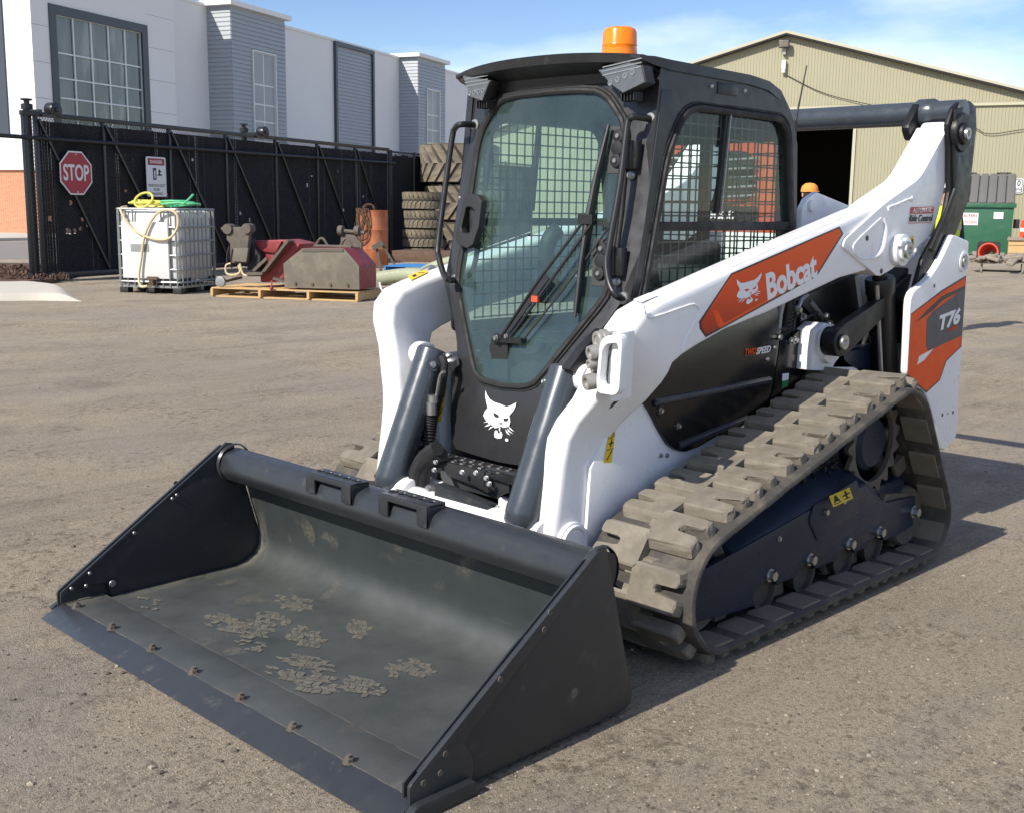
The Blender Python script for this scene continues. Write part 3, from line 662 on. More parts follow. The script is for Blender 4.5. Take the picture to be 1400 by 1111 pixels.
# slats: woven up through the mesh, so most are 6 cm wide with hairline gaps
mb = MB(); s = posts[1]+0.1; k = 0
while s < GL-0.06:
    w = 0.066 if random.random() > 0.04 else 0.05
    top = GH-0.115-random.random()*0.012
    bay = max([p_ for p_ in posts if p_ <= s]); q_ = math.sin(bay*3.1)
    spans = [(ZB+0.05, top)]
    if s < posts[2] and random.random() < 0.25: c_ = 1.05+0.12*math.sin(s*4)+random.uniform(-.05, .05); spans = [(ZB+0.05, c_), (c_+random.uniform(.03, .12), top)]
    elif random.random() < 0.10: c_ = random.uniform(0.8, 2.6); spans = [(ZB+0.05, c_), (c_+random.uniform(.03, .10), top)]
    rot_ = Matrix((GD, GN, ZV)).transposed() @ Euler((0,0,random.uniform(-.06,.06))).to_matrix(); dy_ = random.uniform(-0.004, 0.004)
    for a_, b_ in spans: mb.box(gp(s, (a_+b_)/2, -0.01+dy_), (w, 0.008, b_-a_), rot_)
    s += 0.071
mb.build('privacy_slat', M['slat'], gate, kind='stuff', smooth=False)
def chain(parent, s0, s1, z0, z1, o, pitch=0.071):
    mb = MB(); H = z1-z0
    n = int((s1-s0+H)/pitch)
    for k in range(n):
        a = s0-H+k*pitch
        for sg in (0, 1):
            p, q = (a, z0), (a+H, z1)
            if p[0] < s0: p = (s0, z0+(s0-p[0]))
            if q[0] > s1: q = (s1, z1-(q[0]-s1))
            if q[0]-p[0] < 0.02: continue
            if sg: p, q = (s0+s1-p[0], p[1]), (s0+s1-q[0], q[1])
            d = Vector((q[0]-p[0], q[1]-p[1])).normalized(); nn = Vector((-d.y, d.x))*0.0045
            oo = o+0.004*sg
            a_, b_, c_ = gp(p[0]+nn.x, p[1]+nn.y, oo), gp(p[0]-nn.x, p[1]-nn.y, oo), gp(p[0], p[1], oo+0.005)
            e_, f_, g_ = gp(q[0]+nn.x, q[1]+nn.y, oo), gp(q[0]-nn.x, q[1]-nn.y, oo), gp(q[0], q[1], oo+0.005)
            mb.rings([[a_, b_, c_], [e_, f_, g_]], cap=False)
    return mb.build('chain_link_mesh', M['wire'], parent, kind='stuff', smooth=False, fixn=False)
chain(gate, 0, GL, ZB, GH-0.02, 0.008)
bt = MB(); s = 0.1
while s < GL: bt.bar(gp(s, 0.06), gp(s, ZB-0.05), 0.028, 0.012, GN); s += 0.11
bt.bar(gp(0.3, 0.10), gp(GL, 0.10), 0.05, 0.05); bt.build('skirt', M['fence'], gate)
def roller_post(u, label):
    s = gw(u, 170, -0.3)[0]; o = thing('gate_post', label, 'gate post', GA+gp(s, 0, -0.3), group='roller posts of the sliding gate')
    mb = MB(); mb.cyl((0,0,0), (0,0,GH+0.12), 0.075, seg=14); mb.build('post', M['fence'], o)
    mb = MB(); mb.lathe([(0.04,0),(0.11,0.0),(0.11,0.10),(0.055,0.11),(0.055,0.16),(0.11,0.17),(0.11,0.2),(0.04,0.2)], ZV*(GH+0.1), ZV, 16); mb.build('cap', M['fence'], o)
    mb = MB(); c = GN*0.3+GD*0.36+ZV*(GH+0.11)
    mb.cyl(c-GN*0.10, c+GN*0.10, 0.145, seg=24); mb.cyl(c-GN*0.13, c+GN*0.13, 0.05, seg=12); mb.build('roller', M['fence'], o, bevel=0.02)
    mb = MB(); mb.bar(ZV*(GH-0.02)+GN*0.3, c-ZV*0.12, 0.2, 0.05); mb.bar(ZV*(GH+0.05), ZV*(GH+0.05)+GN*0.35, 0.08, 0.08); mb.build('bracket', M['fence'], o)
roller_post(38, 'black roller post at the left end of the sliding gate')
roller_post(333, 'black roller post carrying the gate in front of the grey tower')
# fence to the right of the gate
fence = thing('chain_link_fence', 'lower black slatted chain link fence right of the sliding gate', 'fence', GA)
F0 = GL+0.1; F1 = GL+11.0; FH = gw(548, 209)[1]
for s in (F0+0.05, gw(566, 260)[0], F0+3.4, F0+5.8, F0+8.4, F1):
    mb = MB(); mb.cyl(gp(s, 0), gp(s, FH+0.05), 0.045, seg=10); mb.build('post', M['fence'], fence)
mb = MB(); mb.cyl(gp(F0, FH), gp(F1, FH), 0.03, seg=8); mb.build('top_rail', M['fence'], fence)
mb = MB(); s = F0+0.1
while s < F1:
    mb.box(gp(s, FH/2, -0.01), (0.066, 0.008, FH-0.1-random.random()*0.15), Matrix((GD, GN, ZV)).transposed()); s += 0.071
mb.build('privacy_slat', M['slat'], fence, kind='stuff', smooth=False)
chain(fence, F0, F1, 0.05, FH, 0.008)

# signs hanging on the gate
s_, z_ = gw(104, 237, 0.1); rr = abs(gw(104, 207, 0.1)[1]-gw(104, 266.5, 0.1)[1])/2
st = thing('stop_sign', 'red octagonal STOP sign with white border on the black gate', 'sign', GA+gp(s_, z_, 0.1))
def octo(r): return [(r/math.cos(PI/8)*math.cos(PI/8+k*PI/4), r/math.cos(PI/8)*math.sin(PI/8+k*PI/4)) for k in range(8)]
mb = MB(); mb.prism(octo(rr), (0,0,0), GD, ZV, GN, -0.004, 0.004); mb.build('panel', M['signwhite'], st)
mb = MB(); mb.prism(octo(rr*0.93), (0,0,0), GD, ZV, GN, 0.004, 0.007); mb.build('red_face', M['signred'], st)
lettering('STOP', M['signwhite'], st, [-GD*rr*0.80-ZV*rr*0.36+GN*0.0075, GD*rr*0.80-ZV*rr*0.36+GN*0.0075, -GD*rr*0.80+ZV*rr*0.40+GN*0.0075], 0.003, bold=0.02)
mb = MB()
for z in (-0.86, 0.86): mb.cyl(GN*0.007+ZV*rr*z, GN*0.02+ZV*rr*z, 0.02, seg=8)
mb.build('bolt', M['steel'], st)
a_, b_ = gw(199, 214, 0.1), gw(228, 269.5, 0.1)
dw, dh = b_[0]-a_[0], a_[1]-b_[1]
dg = thing('danger_sign', 'white DANGER watch out for traffic sign on the black gate', 'sign', GA+gp((a_[0]+b_[0])/2, (a_[1]+b_[1])/2, 0.1))
def dp(x, y, o=0.0): return GD*(x-0.5)*dw + ZV*(y-0.5)*dh + GN*o
def rect(x0, x1, y0, y1, r=0.0):
    p = [((x0-.5)*dw, (y0-.5)*dh), ((x1-.5)*dw, (y0-.5)*dh), ((x1-.5)*dw, (y1-.5)*dh), ((x0-.5)*dw, (y1-.5)*dh)]
    return rounded(p, r) if r else p
mb = MB(); mb.prism(rect(0, 1, 0, 1, .05), (0,0,0), GD, ZV, GN, -.004, .004); mb.build('panel', M['signwhite'], dg)
mb = MB(); mb.prism(rect(.09, .93, .79, .96, .03), (0,0,0), GD, ZV, GN, .004, .006); mb.build('heading_field', M['black_print'], dg)
mb = MB(); mb.prism(rect(.11, .91, .80, .95, .07), (0,0,0), GD, ZV, GN, .006, .008); mb.build('heading_oval', M['signred'], dg)
def dtext(w, x0, x1, y0, y1, m, o, bold): lettering(w, M[m], dg, [dp(x0, y0, o), dp(x1, y0, o), dp(x0, y1, o)], 0.002, bold=bold)
dtext('DANGER', .20, .82, .835, .915, 'signwhite', .0085, .02)
dtext('WATCH OUT', .08, .92, .245, .315, 'black_print', .0045, .015); dtext('FOR', .34, .64, .145, .21, 'black_print', .0045, .015); dtext('TRAFFIC', .20, .80, .04, .105, 'black_print', .0045, .015)
mb = MB()
mb.prism(rect(.33, .50, .42, .72), (0,0,0), GD, ZV, GN, .0045, .006)
mb.prism(rect(.36, .47, .45, .70), (0,0,0), GD, ZV, GN, .006, .007)
mb.prism(rect(.60, .76, .62, .65), (0,0,0), GD, ZV, GN, .0045, .006); mb.prism(rect(.56, .78, .53, .57, .01), (0,0,0), GD, ZV, GN, .0045, .006); mb.prism(rect(.62, .70, .57, .69, .02), (0,0,0), GD, ZV, GN, .0045, .0055)
mb.build('pictogram', M['black_print'], dg)
mb = MB(); mb.prism([((x-.5)*dw, (y-.5)*dh) for x, y in ((.375,.46),(.40,.46),(.415,.54),(.43,.46),(.455,.46),(.44,.56),(.455,.62),(.43,.66),(.40,.66),(.375,.62),(.39,.56))], (0,0,0), GD, ZV, GN, .0072, .008); mb.build('figure', M['signwhite'], dg)

# ---------------------------------------------------------------- liquid tote in its wire cage
T0, T1, T2 = AZ(248, 403), AZ(163, 400), AZ(299, 394)
TA = (T1-T0); TW = TA.length; TA.normalize(); TB = Vector((-TA.y, TA.x, 0)); TB = TB if TB.dot(T2-T0) > 0 else -TB
TD = 1.20; TH = 1.46
tote = thing('liquid_tote', 'white plastic liquid tote in a steel wire cage below the danger sign', 'tote', T0)
def tp(a, c, z): return TA*a + TB*c + ZV*z
TM = Matrix((TA, TB, ZV)).transposed()
pts = rounded([(0.035, 0.035), (TW-0.035, 0.035), (TW-0.035, TD-0.035), (0.035, TD-0.035)], 0.11, 5)
mb = MB(); rg = []
for z, k in ((0.22, 0.96), (0.26, 1.0), (1.33, 1.0), (1.39, 0.97), (1.42, 0.9)):
    rg.append([tp(TW/2+(x-TW/2)*k, TD/2+(y-TD/2)*k, z) for x, y in pts])
mb.rings(rg); mb.build('tank', M['tank'], tote)
mb = MB(); mb.cyl(tp(TW/2, TD/2, 1.41), tp(TW/2, TD/2, 1.47), 0.12); mb.build('filler_cap', M['rubber'], tote)
for c, ax in (('a', 0), ('b', 1)):
    pass
cage = MB(); rt_ = 0.014
levels = (0.20, 0.42, 0.66, 0.90, 1.14, 1.44)
cor = [(0.0, 0.0), (TW, 0.0), (TW, TD), (0.0, TD)]
for z in levels:
    p = rounded([(x, y) for x, y in cor], 0.07, 3); cage.tube([tp(x, y, z) for x, y in p], rt_ if z not in (0.20, 1.44) else 0.02, 6, True)
cage.build('cage_ring', M['galv'], tote)
cage = MB()
nb = 8
for k in range(nb+1):
    for y, sides in ((-0.006, 0), (TD+0.006, 0)):
        x = 0.06+(TW-0.12)*k/nb
        if y < 0 and k in (3, 4, 5): 
            cage.cyl(tp(x, y, 0.12), tp(x, y, 0.24), rt_, seg=6); continue
        cage.cyl(tp(x, y, 0.12), tp(x, y, 1.44), rt_, seg=6)
    for x in (-0.006, TW+0.006):
        y = 0.06+(TD-0.12)*k/nb; cage.cyl(tp(x, y, 0.12), tp(x, y, 1.44), rt_, seg=6)
cage.build('cage_bar', M['galv'], tote)
mb = MB(); mb.box(tp(TW*0.54, -0.016, 0.74), (TW*0.74, 0.012, 0.96), TM); mb.build('label_plate', M['tank'], tote, bevel=0.004)
mb = MB(); mb.box(tp(TW*0.62, -0.025, 0.78), (0.36, 0.006, 0.13), TM); mb.build('sticker', M['galv'], tote)
mb = MB()
for z in (0.12,):
    p = rounded(cor, 0.07, 3); mb.prism([(x, y) for x, y in p], (0,0,0), TA, TB, ZV, 0.10, 0.14)
mb.build('pallet_deck', M['galv'], tote)
mb = MB()
for x in (0.09, TW/2, TW-0.09):
    for y in (0.09, TD/2, TD-0.09): mb.box(tp(x, y, 0.05), (0.16, 0.16, 0.10), TM)
mb.build('pallet_foot', M['plastic'], tote, bevel=0.01)
mb = MB()
for x0, x1 in ((0.06, 0.34), (0.78, 0.97)):
    mb = MB(); mb.box(tp(TW*(x0+x1)/2, 0.02, 0.215), (TW*(x1-x0), 0.03, 0.10), TM); mb.build('corner_guard', M['rubber'], tote)
for y0, y1 in ((0.05, 0.30), (0.80, 0.95)):
    mb = MB(); mb.box(tp(0.02, TD*(y0+y1)/2, 0.215), (0.03, TD*(y1-y0), 0.10), TM); mb.build('corner_guard', M['rubber'], tote)
mb = MB(); mb.cyl(tp(TW*0.42, 0.1, 0.22), tp(TW*0.42, -0.12, 0.18), 0.05, seg=12); mb.box(tp(TW*0.42, -0.06, 0.27), (0.2, 0.04, 0.05), TM); mb.build('valve', M['rust'], tote)
# hoses lying on the tote
def coil(cx, cy, z, r0, turns, seed, sq=0.6):
    rnd = random.Random(seed); P = []
    for k in range(int(turns*14)):
        a = 2*PI*k/14; r = r0*(0.8+0.3*math.sin(k*0.37+seed))
        P.append(tp(cx+r*math.cos(a), cy+r*sq*math.sin(a), z+0.05*(0.5+0.5*math.sin(k*0.41+seed))+0.02*k/14+rnd.uniform(-.008,.008)))
    return P
top = 1.475
P = coil(TW*0.66, 0.5, top, 0.40, 4, 3) 
mb = MB(); mb.tube(P, 0.019, 6)
lp = [tp(TW*0.70+0.17*math.cos(a), 0.30+0.10*math.sin(a), top+0.12+0.125*math.sin(a)) for a in (2*PI*k/18 for k in range(18))]
mb.tube(lp, 0.020, 6, True); tag(mb.build('yellow_hose', M['hoseyellow'], loc=T0), 'yellow hose coiled in a loop on the tote lid', 'hose')
mb = MB(); mb.tube(coil(TW*0.22, 0.5, top, 0.36, 3.5, 5), 0.018, 6); mb.tube(smooth_path([tp(TW*0.20, 0.4, top+0.05), tp(0.02, 0.25, top+0.08), tp(-0.18, 0.2, top+0.22)], 4), 0.018, 6)
tag(mb.build('green_hose', M['hosegreen'], loc=T0), 'green hose coiled at the right of the tote lid', 'hose')
mb = MB(); mb.tube(smooth_path([tp(TW*0.93, 0.2, top), tp(TW*0.9, -0.03, 1.42), tp(TW*0.72, -0.06, 1.12), tp(TW*0.45, -0.07, 0.96), tp(TW*0.2, -0.07, 0.93), tp(0.06, -0.07, 1.02), tp(-0.02, -0.05, 1.2), tp(0.02, -0.05, 1.38), tp(TW*0.18, -0.05, 1.43), tp(TW*0.34, -0.06, 1.33), tp(TW*0.5, -0.07, 1.02), tp(TW*0.58, -0.07, 0.6), tp(TW*0.62, -0.09, 0.3), tp(TW*0.58, -0.12, 0.13), tp(TW*0.46, -0.14, 0.14)], 5), 0.022, 7)
tag(mb.build('tan_hose', M['hosetan'], loc=T0), 'tan hose draped down the front of the white tote to its valve', 'hose')

# ---------------------------------------------------------------- pallets
def pallet(name, label, o, a, c, w, d, mat, nb=7, h=0.145, group=None):
    t = thing(name, label, 'pallet', o, group=group); R3 = Matrix((a, c, ZV)).transposed()
    def q(x, y, z): return a*x + c*y + ZV*z
    k = 0; dz = h/0.145
    first = None
    for i in range(nb):
        y = d*(i+0.5)/nb
        mb = MB(); mb.box(q(w/2, y, h-0.011), (w, d/nb*0.72, 0.022), R3); mb.build('plank', M[mat], t, bevel=0.003, seg=1)
    for x in (0.02, w*0.34, w*0.67, w-0.02):
        mb = MB(); mb.box(q(x, d/2, h/2), (0.045, d*0.995, h-0.046), R3); mb.build('stringer', M[mat], t)
    for i in range(3):
        y = d*(0.08+0.42*i)
        mb = MB(); mb.box(q(w/2, y, 0.012), (w, 0.1, 0.022), R3); mb.build('plank', M[mat], t)
    return t
P0, P1, P2 = AZ(288, 406), AZ(489, 413.5), AZ(512, 405)
PA = (P1-P0); PW = PA.length; PA.normalize(); PB = Vector((-PA.y, PA.x, 0)); PB = PB if PB.dot(P2-P1) > 0 else -PB
pallet('wooden_pallet', 'long new wooden pallet carrying the red sweeper attachments', P0, PA, PB, PW, 1.25, 'wood', 8, 0.16)
def pw(u, v, c=0.0):
    q = onplane(u, v, P0+PB*c, PB)-P0; return q.dot(PA), q.z
def pp(a, c, z): return PA*a + PB*c + ZV*z

# soiled collector with a grey eight-sided end plate
g1 = thing('sweeper_hopper', 'mud covered red hopper attachment with a grey eight sided end on the pallet', 'attachment', P0)
z6 = lambda x, y: (270+x*0.19286, 270+y*0.19286)
face = [pw(*z6(x, y), 0.12) for x, y in ((612, 470), (745, 362), (1040, 362), (1148, 486), (1152, 655), (622, 640))]
mb = MB(); mb.prism(face, (0,0,0), PA, ZV, PB, 0.10, 0.125); mb.build('end_plate', M['mudgrey'], g1, bevel=0.006)
ins = [(x*0.98+face[0][0]*0.02, z) for x, z in face]
mb = MB(); mb.prism(face, (0,0,0), PA, ZV, PB, 0.126, 0.80); mb.build('body', M['redpaint'], g1, bevel=0.012)
zt = face[1][1]
mb = MB()
for x0, x1 in ((face[1][0]+0.05, face[2][0]-0.02),): mb.tube([pp(x0, 0.45, zt+0.03), pp(x1, 0.45, zt+0.03)], 0.025, 8)
for x in (face[1][0]+0.05, face[2][0]-0.25):
    mb.tube([pp(x+0.25*f, 0.45+0.05, zt+0.02+0.14*math.sin(PI*min(1, f*1.1))) for f in (k/8 for k in range(9))], 0.022, 8)
mb.build('lift_handle', M['dirtmetal'], g1)
m0, m1 = pw(*z6(1015, 215), 0.75), pw(*z6(1165, 370), 0.75)
mb = MB(); mb.prism([(m0[0], face[3][1]*0.6), (m1[0], face[3][1]*0.6), (m1[0], m1[1]+0.1), (m1[0]-0.12, m0[1]-0.12), (m0[0], m0[1]-0.1)], (0,0,0), PA, ZV, PB, 0.74, 0.80); mb.build('mount_plate', M['dirtmetal'], g1, bevel=0.006)
mb = MB(); mb.tube([pp(m0[0]-0.02, 0.74, m0[1]-0.05), pp(m1[0]+0.06, 0.74, m0[1]-0.08)], 0.032, 8)
for x in (m0[0], m1[0]-0.08): mb.cyl(pp(x-0.03, 0.74, m0[1]-0.05), pp(x+0.05, 0.74, m0[1]-0.05), 0.085, seg=14)
mb.build('mount_pin', M['dirtmetal'], g1)
mb = MB(); q = pw(*z6(1175, 505), 0.5); mb.tube([pp(q[0], 0.45, q[1]), pp(q[0]+0.1, 0.45, q[1]+0.06)], 0.015, 6); mb.build('latch', M['galv'], g1)
for f_ in (0.15, 0.38, 0.62, 0.85):
    x_ = face[5][0]+(face[4][0]-face[5][0])*f_; mb = MB(); mb.hexbolt(pp(x_, 0.10, face[5][1]+0.07), -PB, 0.022, 0.02); mb.build('bolt', M['rust'], g1)
mb = MB(); mb.bar(pp(face[1][0], 0.096, face[1][1]-0.03), pp(face[2][0], 0.096, face[2][1]-0.03), 0.012, 0.05, ZV); mb.build('edge_flange', M['dirtmetal'], g1)
# red sweeper with its dark mounting frame
g2 = thing('angle_sweeper', 'red sweeper attachment with a dark mounting frame at the left of the pallet', 'attachment', P0)
hb = [pw(*z6(x, y), 0.55) for x, y in ((380, 310), (620, 300), (745, 330), (615, 600), (470, 600), (450, 430))]
mb = MB(); mb.prism(hb, (0,0,0), PA, ZV, PB, 0.45, 1.1); mb.build('hood', M['redpaint'], g2, bevel=0.01)
hx = [pw(*z6(x, y), 0.42) for x, y in ((385, 318), (600, 312), (555, 395), (450, 382))]
mb = MB(); mb.prism(hx, (0,0,0), PA, ZV, PB, 0.40, 0.45); mb.build('hood_flap', M['redpaint'], g2, bevel=0.005)
hx = [pw(*z6(x, y), 0.30) for x, y in ((640, 300), (655, 310), (480, 535), (462, 525))]
mb = MB(); mb.prism(hx, (0,0,0), PA, ZV, PB, 0.26, 0.46); mb.build('push_arm', M['dirtmetal'], g2)
hx = [pw(*z6(x, y), 0.2) for x, y in ((215, 225), (375, 215), (372, 285), (352, 465), (238, 465), (240, 330), (215, 300))]
mb = MB(); mb.prism(hx, (0,0,0), PA, ZV, PB, 0.16, 0.26); mb.build('mount_plate', M['dirtmetal'], g2, bevel=0.008)
hx = [pw(*z6(x, y), 0.12) for x, y in ((255, 360), (360, 360), (345, 460), (250, 455))]
mb = MB(); mb.prism(hx, (0,0,0), PA, ZV, PB, 0.12, 0.16); mb.build('cover', M['mudgrey'], g2, bevel=0.008)
mb = MB(); a_, b_ = pw(*z6(225, 225), 0.2), pw(*z6(360, 222), 0.2)
mb.tube([pp(a_[0]-0.14, 0.2, a_[1]), pp(b_[0]+0.02, 0.2, b_[1])], 0.03, 8)
for x in (a_, b_): mb.cyl(pp(x[0], 0.12, x[1]), pp(x[0], 0.3, x[1]), 0.085, seg=14)
mb.build('mount_pin', M['dirtmetal'], g2)
mb = MB(); hx = [pw(*z6(x, y), 0.3) for x, y in ((370, 300), (450, 420), (440, 560), (360, 560), (355, 470))]
mb.prism(hx, (0,0,0), PA, ZV, PB, 0.28, 0.5); mb.build('side_frame', M['rubber'], g2, bevel=0.01)
for pts, r, m in (([(235, 470), (205, 480), (200, 520), (215, 545), (260, 550), (300, 530), (290, 480)], 0.018, 'hosetan'), ([(225, 350), (210, 420), (215, 470), (245, 500)], 0.016, 'rubber'), ([(300, 470), (320, 540), (350, 555)], 0.018, 'hosetan')):
    mb = MB(); mb.tube(smooth_path([pp(*(lambda q: (q[0], 0.1, q[1]))(pw(*z6(x, y), 0.1))) for x, y in pts], 4), r, 6); mb.build('hydraulic_hose', M[m], g2)
mb = MB(); a_, b_ = pw(*z6(470, 540), 0.2), pw(*z6(220, 545), 0.2)
mb.bar(pp(b_[0], 0.2, b_[1]), pp(a_[0], 0.2, a_[1]), 0.1, 0.05); mb.build('lower_beam', M['dirtmetal'], g2)
a_, b_ = pw(*z6(180, 600), 0.1), pw(*z6(290, 570), 0.3)
mb = MB(); mb.bar(pp(a_[0], 0.1, a_[1]), pp(b_[0], 0.4, b_[1]), 0.06, 0.04); mb.build('strut', M['dirtmetal'], g2); mb = MB(); a2, b2 = pw(*z6(540, 575), 0.2), pw(*z6(640, 605), 0.2); mb.bar(pp(a2[0], 0.2, a2[1]), pp(b2[0], 0.2, b2[1]), 0.06, 0.04); mb.build('strut', M['dirtmetal'], g2); mb = MB()
a2, b2 = pw(*z6(410, 520), 0.3), pw(*z6(505, 430), 0.3); mb.bar(pp(a2[0], 0.25, a2[1]), pp(b2[0], 0.25, b2[1]), 0.05, 0.05); mb.build('strut', M['dirtmetal'], g2)
w_ = pw(*z6(165, 598), 0.05)
mb = MB(); mb.lathe([(0.03,-0.03),(0.09,-0.03),(0.09,0.03),(0.03,0.03)], pp(w_[0], 0.05, w_[1]), PB, 16); mb.build('caster_wheel', M['galv'], g2, bevel=0.01)
mb = MB(); q = pw(*z6(527, 645), -0.02); mb.ball(pp(q[0], -0.03, q[1]), 0.035, 8); mb.cyl(pp(q[0], -0.03, q[1]), pp(q[0]-0.02, 0.02, q[1]+0.12), 0.012, seg=6); tag(mb.build('red_tag', M['redpaint'], loc=P0), 'small red plug hanging over the front of the wooden pallet', 'plug')

# ---------------------------------------------------------------- rusty barrel with tangled cable
BP = AZ(510, 366); bs = (BP-CAM_O).length/CAM_F
bar_ = thing('rusty_barrel', 'tall rusty orange steel barrel in front of the black fence', 'barrel', BP)
R_ = 20.5*bs; H_ = 76*bs
mb = MB(); mb.lathe([(R_*0.96,0),(R_,0.03),(R_,H_*0.31),(R_*1.025,H_*0.33),(R_,H_*0.35),(R_,H_*0.64),(R_*1.025,H_*0.66),(R_,H_*0.68),(R_,H_-0.03),(R_*1.02,H_),(R_*0.95,H_-0.02),(R_*0.94, H_-0.05)], (0,0,0), ZV, 28); mb.build('drum', M['barrel'], bar_)
tl = (CAM_O-BP); tl.z = 0; tl.normalize(); tr = Vector((-tl.y, tl.x, 0)); tr = -tr if tr.dot(CR) < 0 else tr
rnd = random.Random(4)
mb = MB()
for k in range(6):
    a0 = rnd.uniform(-1.1, 0.1); ln = rnd.uniform(0.35, 0.8)*H_; w = rnd.uniform(0.25, 0.6)
    P = []
    for i in range(17):
        f = i/16; a = a0+w*math.sin(2*PI*f)*0.6+0.25*math.sin(5*f+k); z = H_+0.05-ln*math.sin(PI*f)
        P.append((tl*math.cos(a)+tr*math.sin(a))*(R_+0.03+0.015*rnd.random())+ZV*z)
    mb.tube(smooth_path(P, 2), 0.013, 5)
for k in range(3):
    P = [(-tr*0.25+tl*0.1)*R_ + tr*(0.12+0.02*k)*math.cos(a)+ZV*(H_+0.02+(0.11+0.015*k)*math.sin(a))+tl*(0.05*k+0.03*math.sin(3*a)) for a in (2*PI*i/16 for i in range(16))]
    mb.tube(P, 0.012, 5, True)
tag(mb.build('cable_tangle', M['rust'], loc=BP), 'tangle of rusty cable looped over the top of the barrel', 'cable')

# ---------------------------------------------------------------- tyre stacks
def tyre_proto(R, W, nl, lug):
    root = bpy.data.objects.new('loader_tyre', None); COL.objects.link(root)
    mb = MB(); ri = R*0.52
    prof = [(ri, -W*0.36), (R*0.72, -W*0.49), (R*0.90, -W*0.5), (R*0.955, -W*0.44), (R*0.96, W*0.44), (R*0.90, W*0.5), (R*0.72, W*0.49), (ri, W*0.36), (ri*1.05, 0)]
    mb.lathe(prof, (0,0,W/2), ZV, 40, closed=True); mb.build('carcass', M['tyregap'], root)
    for sg in (1, -1):
        for k in range(nl):
            a0 = 2*PI*(k+(0.5 if sg < 0 else 0))/nl
            w = 2*PI/nl
            ring = []
            for z, sh, wd, rr in ((0.03, 0.0, 0.74, R), (0.22, 0.42, 0.72, R), (0.50, 1.05, 0.60, R*0.985), (0.52, 1.1, 0.5, R*0.90)) if lug else ((0.02, 0.0, 0.86, R), (0.2, 0.35, 0.84, R), (0.34, 0.40, 0.70, R*0.995), (0.44, 0.85, 0.66, R*0.97), (0.495, 1.0, 0.62, R*0.92)):
                z = W/2 + sg*W*0.5*(1-z*2+0.0)
                aa, ab = a0+sh*w, a0+(sh+wd)*w
                ring.append([Vector((r*math.cos(a), r*math.sin(a), z)) for r, a in ((rr, aa), (rr, ab), (R*0.93, ab+0.02), (R*0.93, aa-0.02))])
            m_ = MB(); m_.rings(ring); m_.build('tread_block', M['tyre'], root, bevel=0.0, smooth=False)
    mb = MB(); mb.lathe([(R*0.60, -W*0.005+W), (R*0.93, W*1.003), (R*0.93, W*0.99), (R*0.60, W*0.98)], (0,0,0), ZV, 40, closed=True); mb.build('sidewall', M['tyre'], root)
    return root
def tyre_stack(u, ub, base_v, uR, levels, nl, lug, labels, grp, jit):
    c = AZ(u, base_v); sc = (c-CAM_O).length/CAM_F; R = uR*sc
    c = c + (c-Vector((CAM_O.x, CAM_O.y, 0))).normalized()*R*0.9; z = 0.0; pr = None
    for i, (hpx, dx) in enumerate(levels):
        W = hpx*sc*1.02
        if pr is None: pr = tyre_proto(R, W, nl, lug); o = pr; W0 = W
        else: o = copy_tree(pr)
        o.scale = (1, 1, W/W0*0.96); o.location = c + CR*dx*sc + ZV*z; o.location.z = z; o.rotation_euler = (0, 0, random.random()*6)
        tag(o, labels[i], 'tyre', grp); z += W+0.02
tyre_stack(579, 0, 357, 28, [(17, 0), (24, -1), (24, 1), (23, -1)], 26, False,
    ['bottom tyre of the shorter stack beside the rusty barrel', 'second tyre from the ground in the shorter stack', 'third tyre from the ground in the shorter stack', 'top tyre of the shorter four tyre stack'], 'small tyres stacked beside the barrel', 0)
tyre_stack(632, 0, 353, 55, [(48, 0), (48, 2), (53, -4)], 20, True,
    ['big chevron tread tyre at the bottom of the taller stack', 'middle big chevron tread tyre of the taller stack', 'big chevron tread tyre at the top of the taller stack'], 'big tyres stacked against the fence', 0)

# bits and pieces in front of the tyres
q = AZ(525, 377); 
bp_ = pallet('blue_pallet', 'blue painted wooden pallet behind the loader arm', q, PA, PB, 3.4, 1.2, 'bluewood', 6, 0.22)
q2 = AZ(547, 371); mb = MB(); mb.box((0,0,0.36), (1.9, 0.9, 0.26), Matrix((PA, PB, ZV)).transposed()); tag(mb.build('steel_block', M['rust'], loc=q2+PA*0.75+PB*0.4, bevel=0.02), 'flat rusty steel box lying on the blue pallet', 'box')
q3 = AZ(505, 388)
mb = MB(); mb.tube(smooth_path([q3-q3+PA*0.9+PB*0.2+ZV*0.1, PA*1.3+PB*0.3+ZV*0.34, PA*1.9+PB*0.4+ZV*0.50, PA*2.6+PB*0.5+ZV*0.52, PA*3.2+PB*0.7+ZV*0.3], 5), 0.13, 10)
tag(mb.build('suction_hose', M['hosesage'], loc=q3), 'thick grey green suction hose curving behind the loader arm', 'hose')
mb = MB(); mb.tube(smooth_path([PA*0.35+ZV*0.13, PA*0.8+PB*0.05+ZV*0.2, PA*1.2+PB*0.0+ZV*0.22, PA*1.5+ZV*0.16], 5), 0.14, 10); 
tag(mb.build('suction_hose', M['hosesage'], loc=q3-PB*0.35), 'short grey green suction hose with a perforated end by the pallet', 'hose')
mb = MB(); mb.lathe([(0.05,-0.08),(0.16,-0.08),(0.17,0.1),(0.12,0.14),(0.05,0.14)], PA*1.45+ZV*0.25-PB*0.1, (PA-PB*0.7+ZV*0.3), 14); tag(mb.build('hose_strainer', M['galv'], loc=q3-PB*0.35), 'pale perforated strainer on the end of the grey green hose', 'strainer')
mb = MB(); mb.box((0,0,0.09), (0.7, 0.3, 0.14), Matrix((PA, PB, ZV)).transposed()); mb.box((0,0,0.20), (0.55, 0.26, 0.08), Matrix((PA, PB, ZV)).transposed()); tag(mb.build('timber_offcut', M['wood'], loc=q3+PA*0.55+PB*0.7), 'yellowish timber blocks piled beside the red hopper', 'timber')
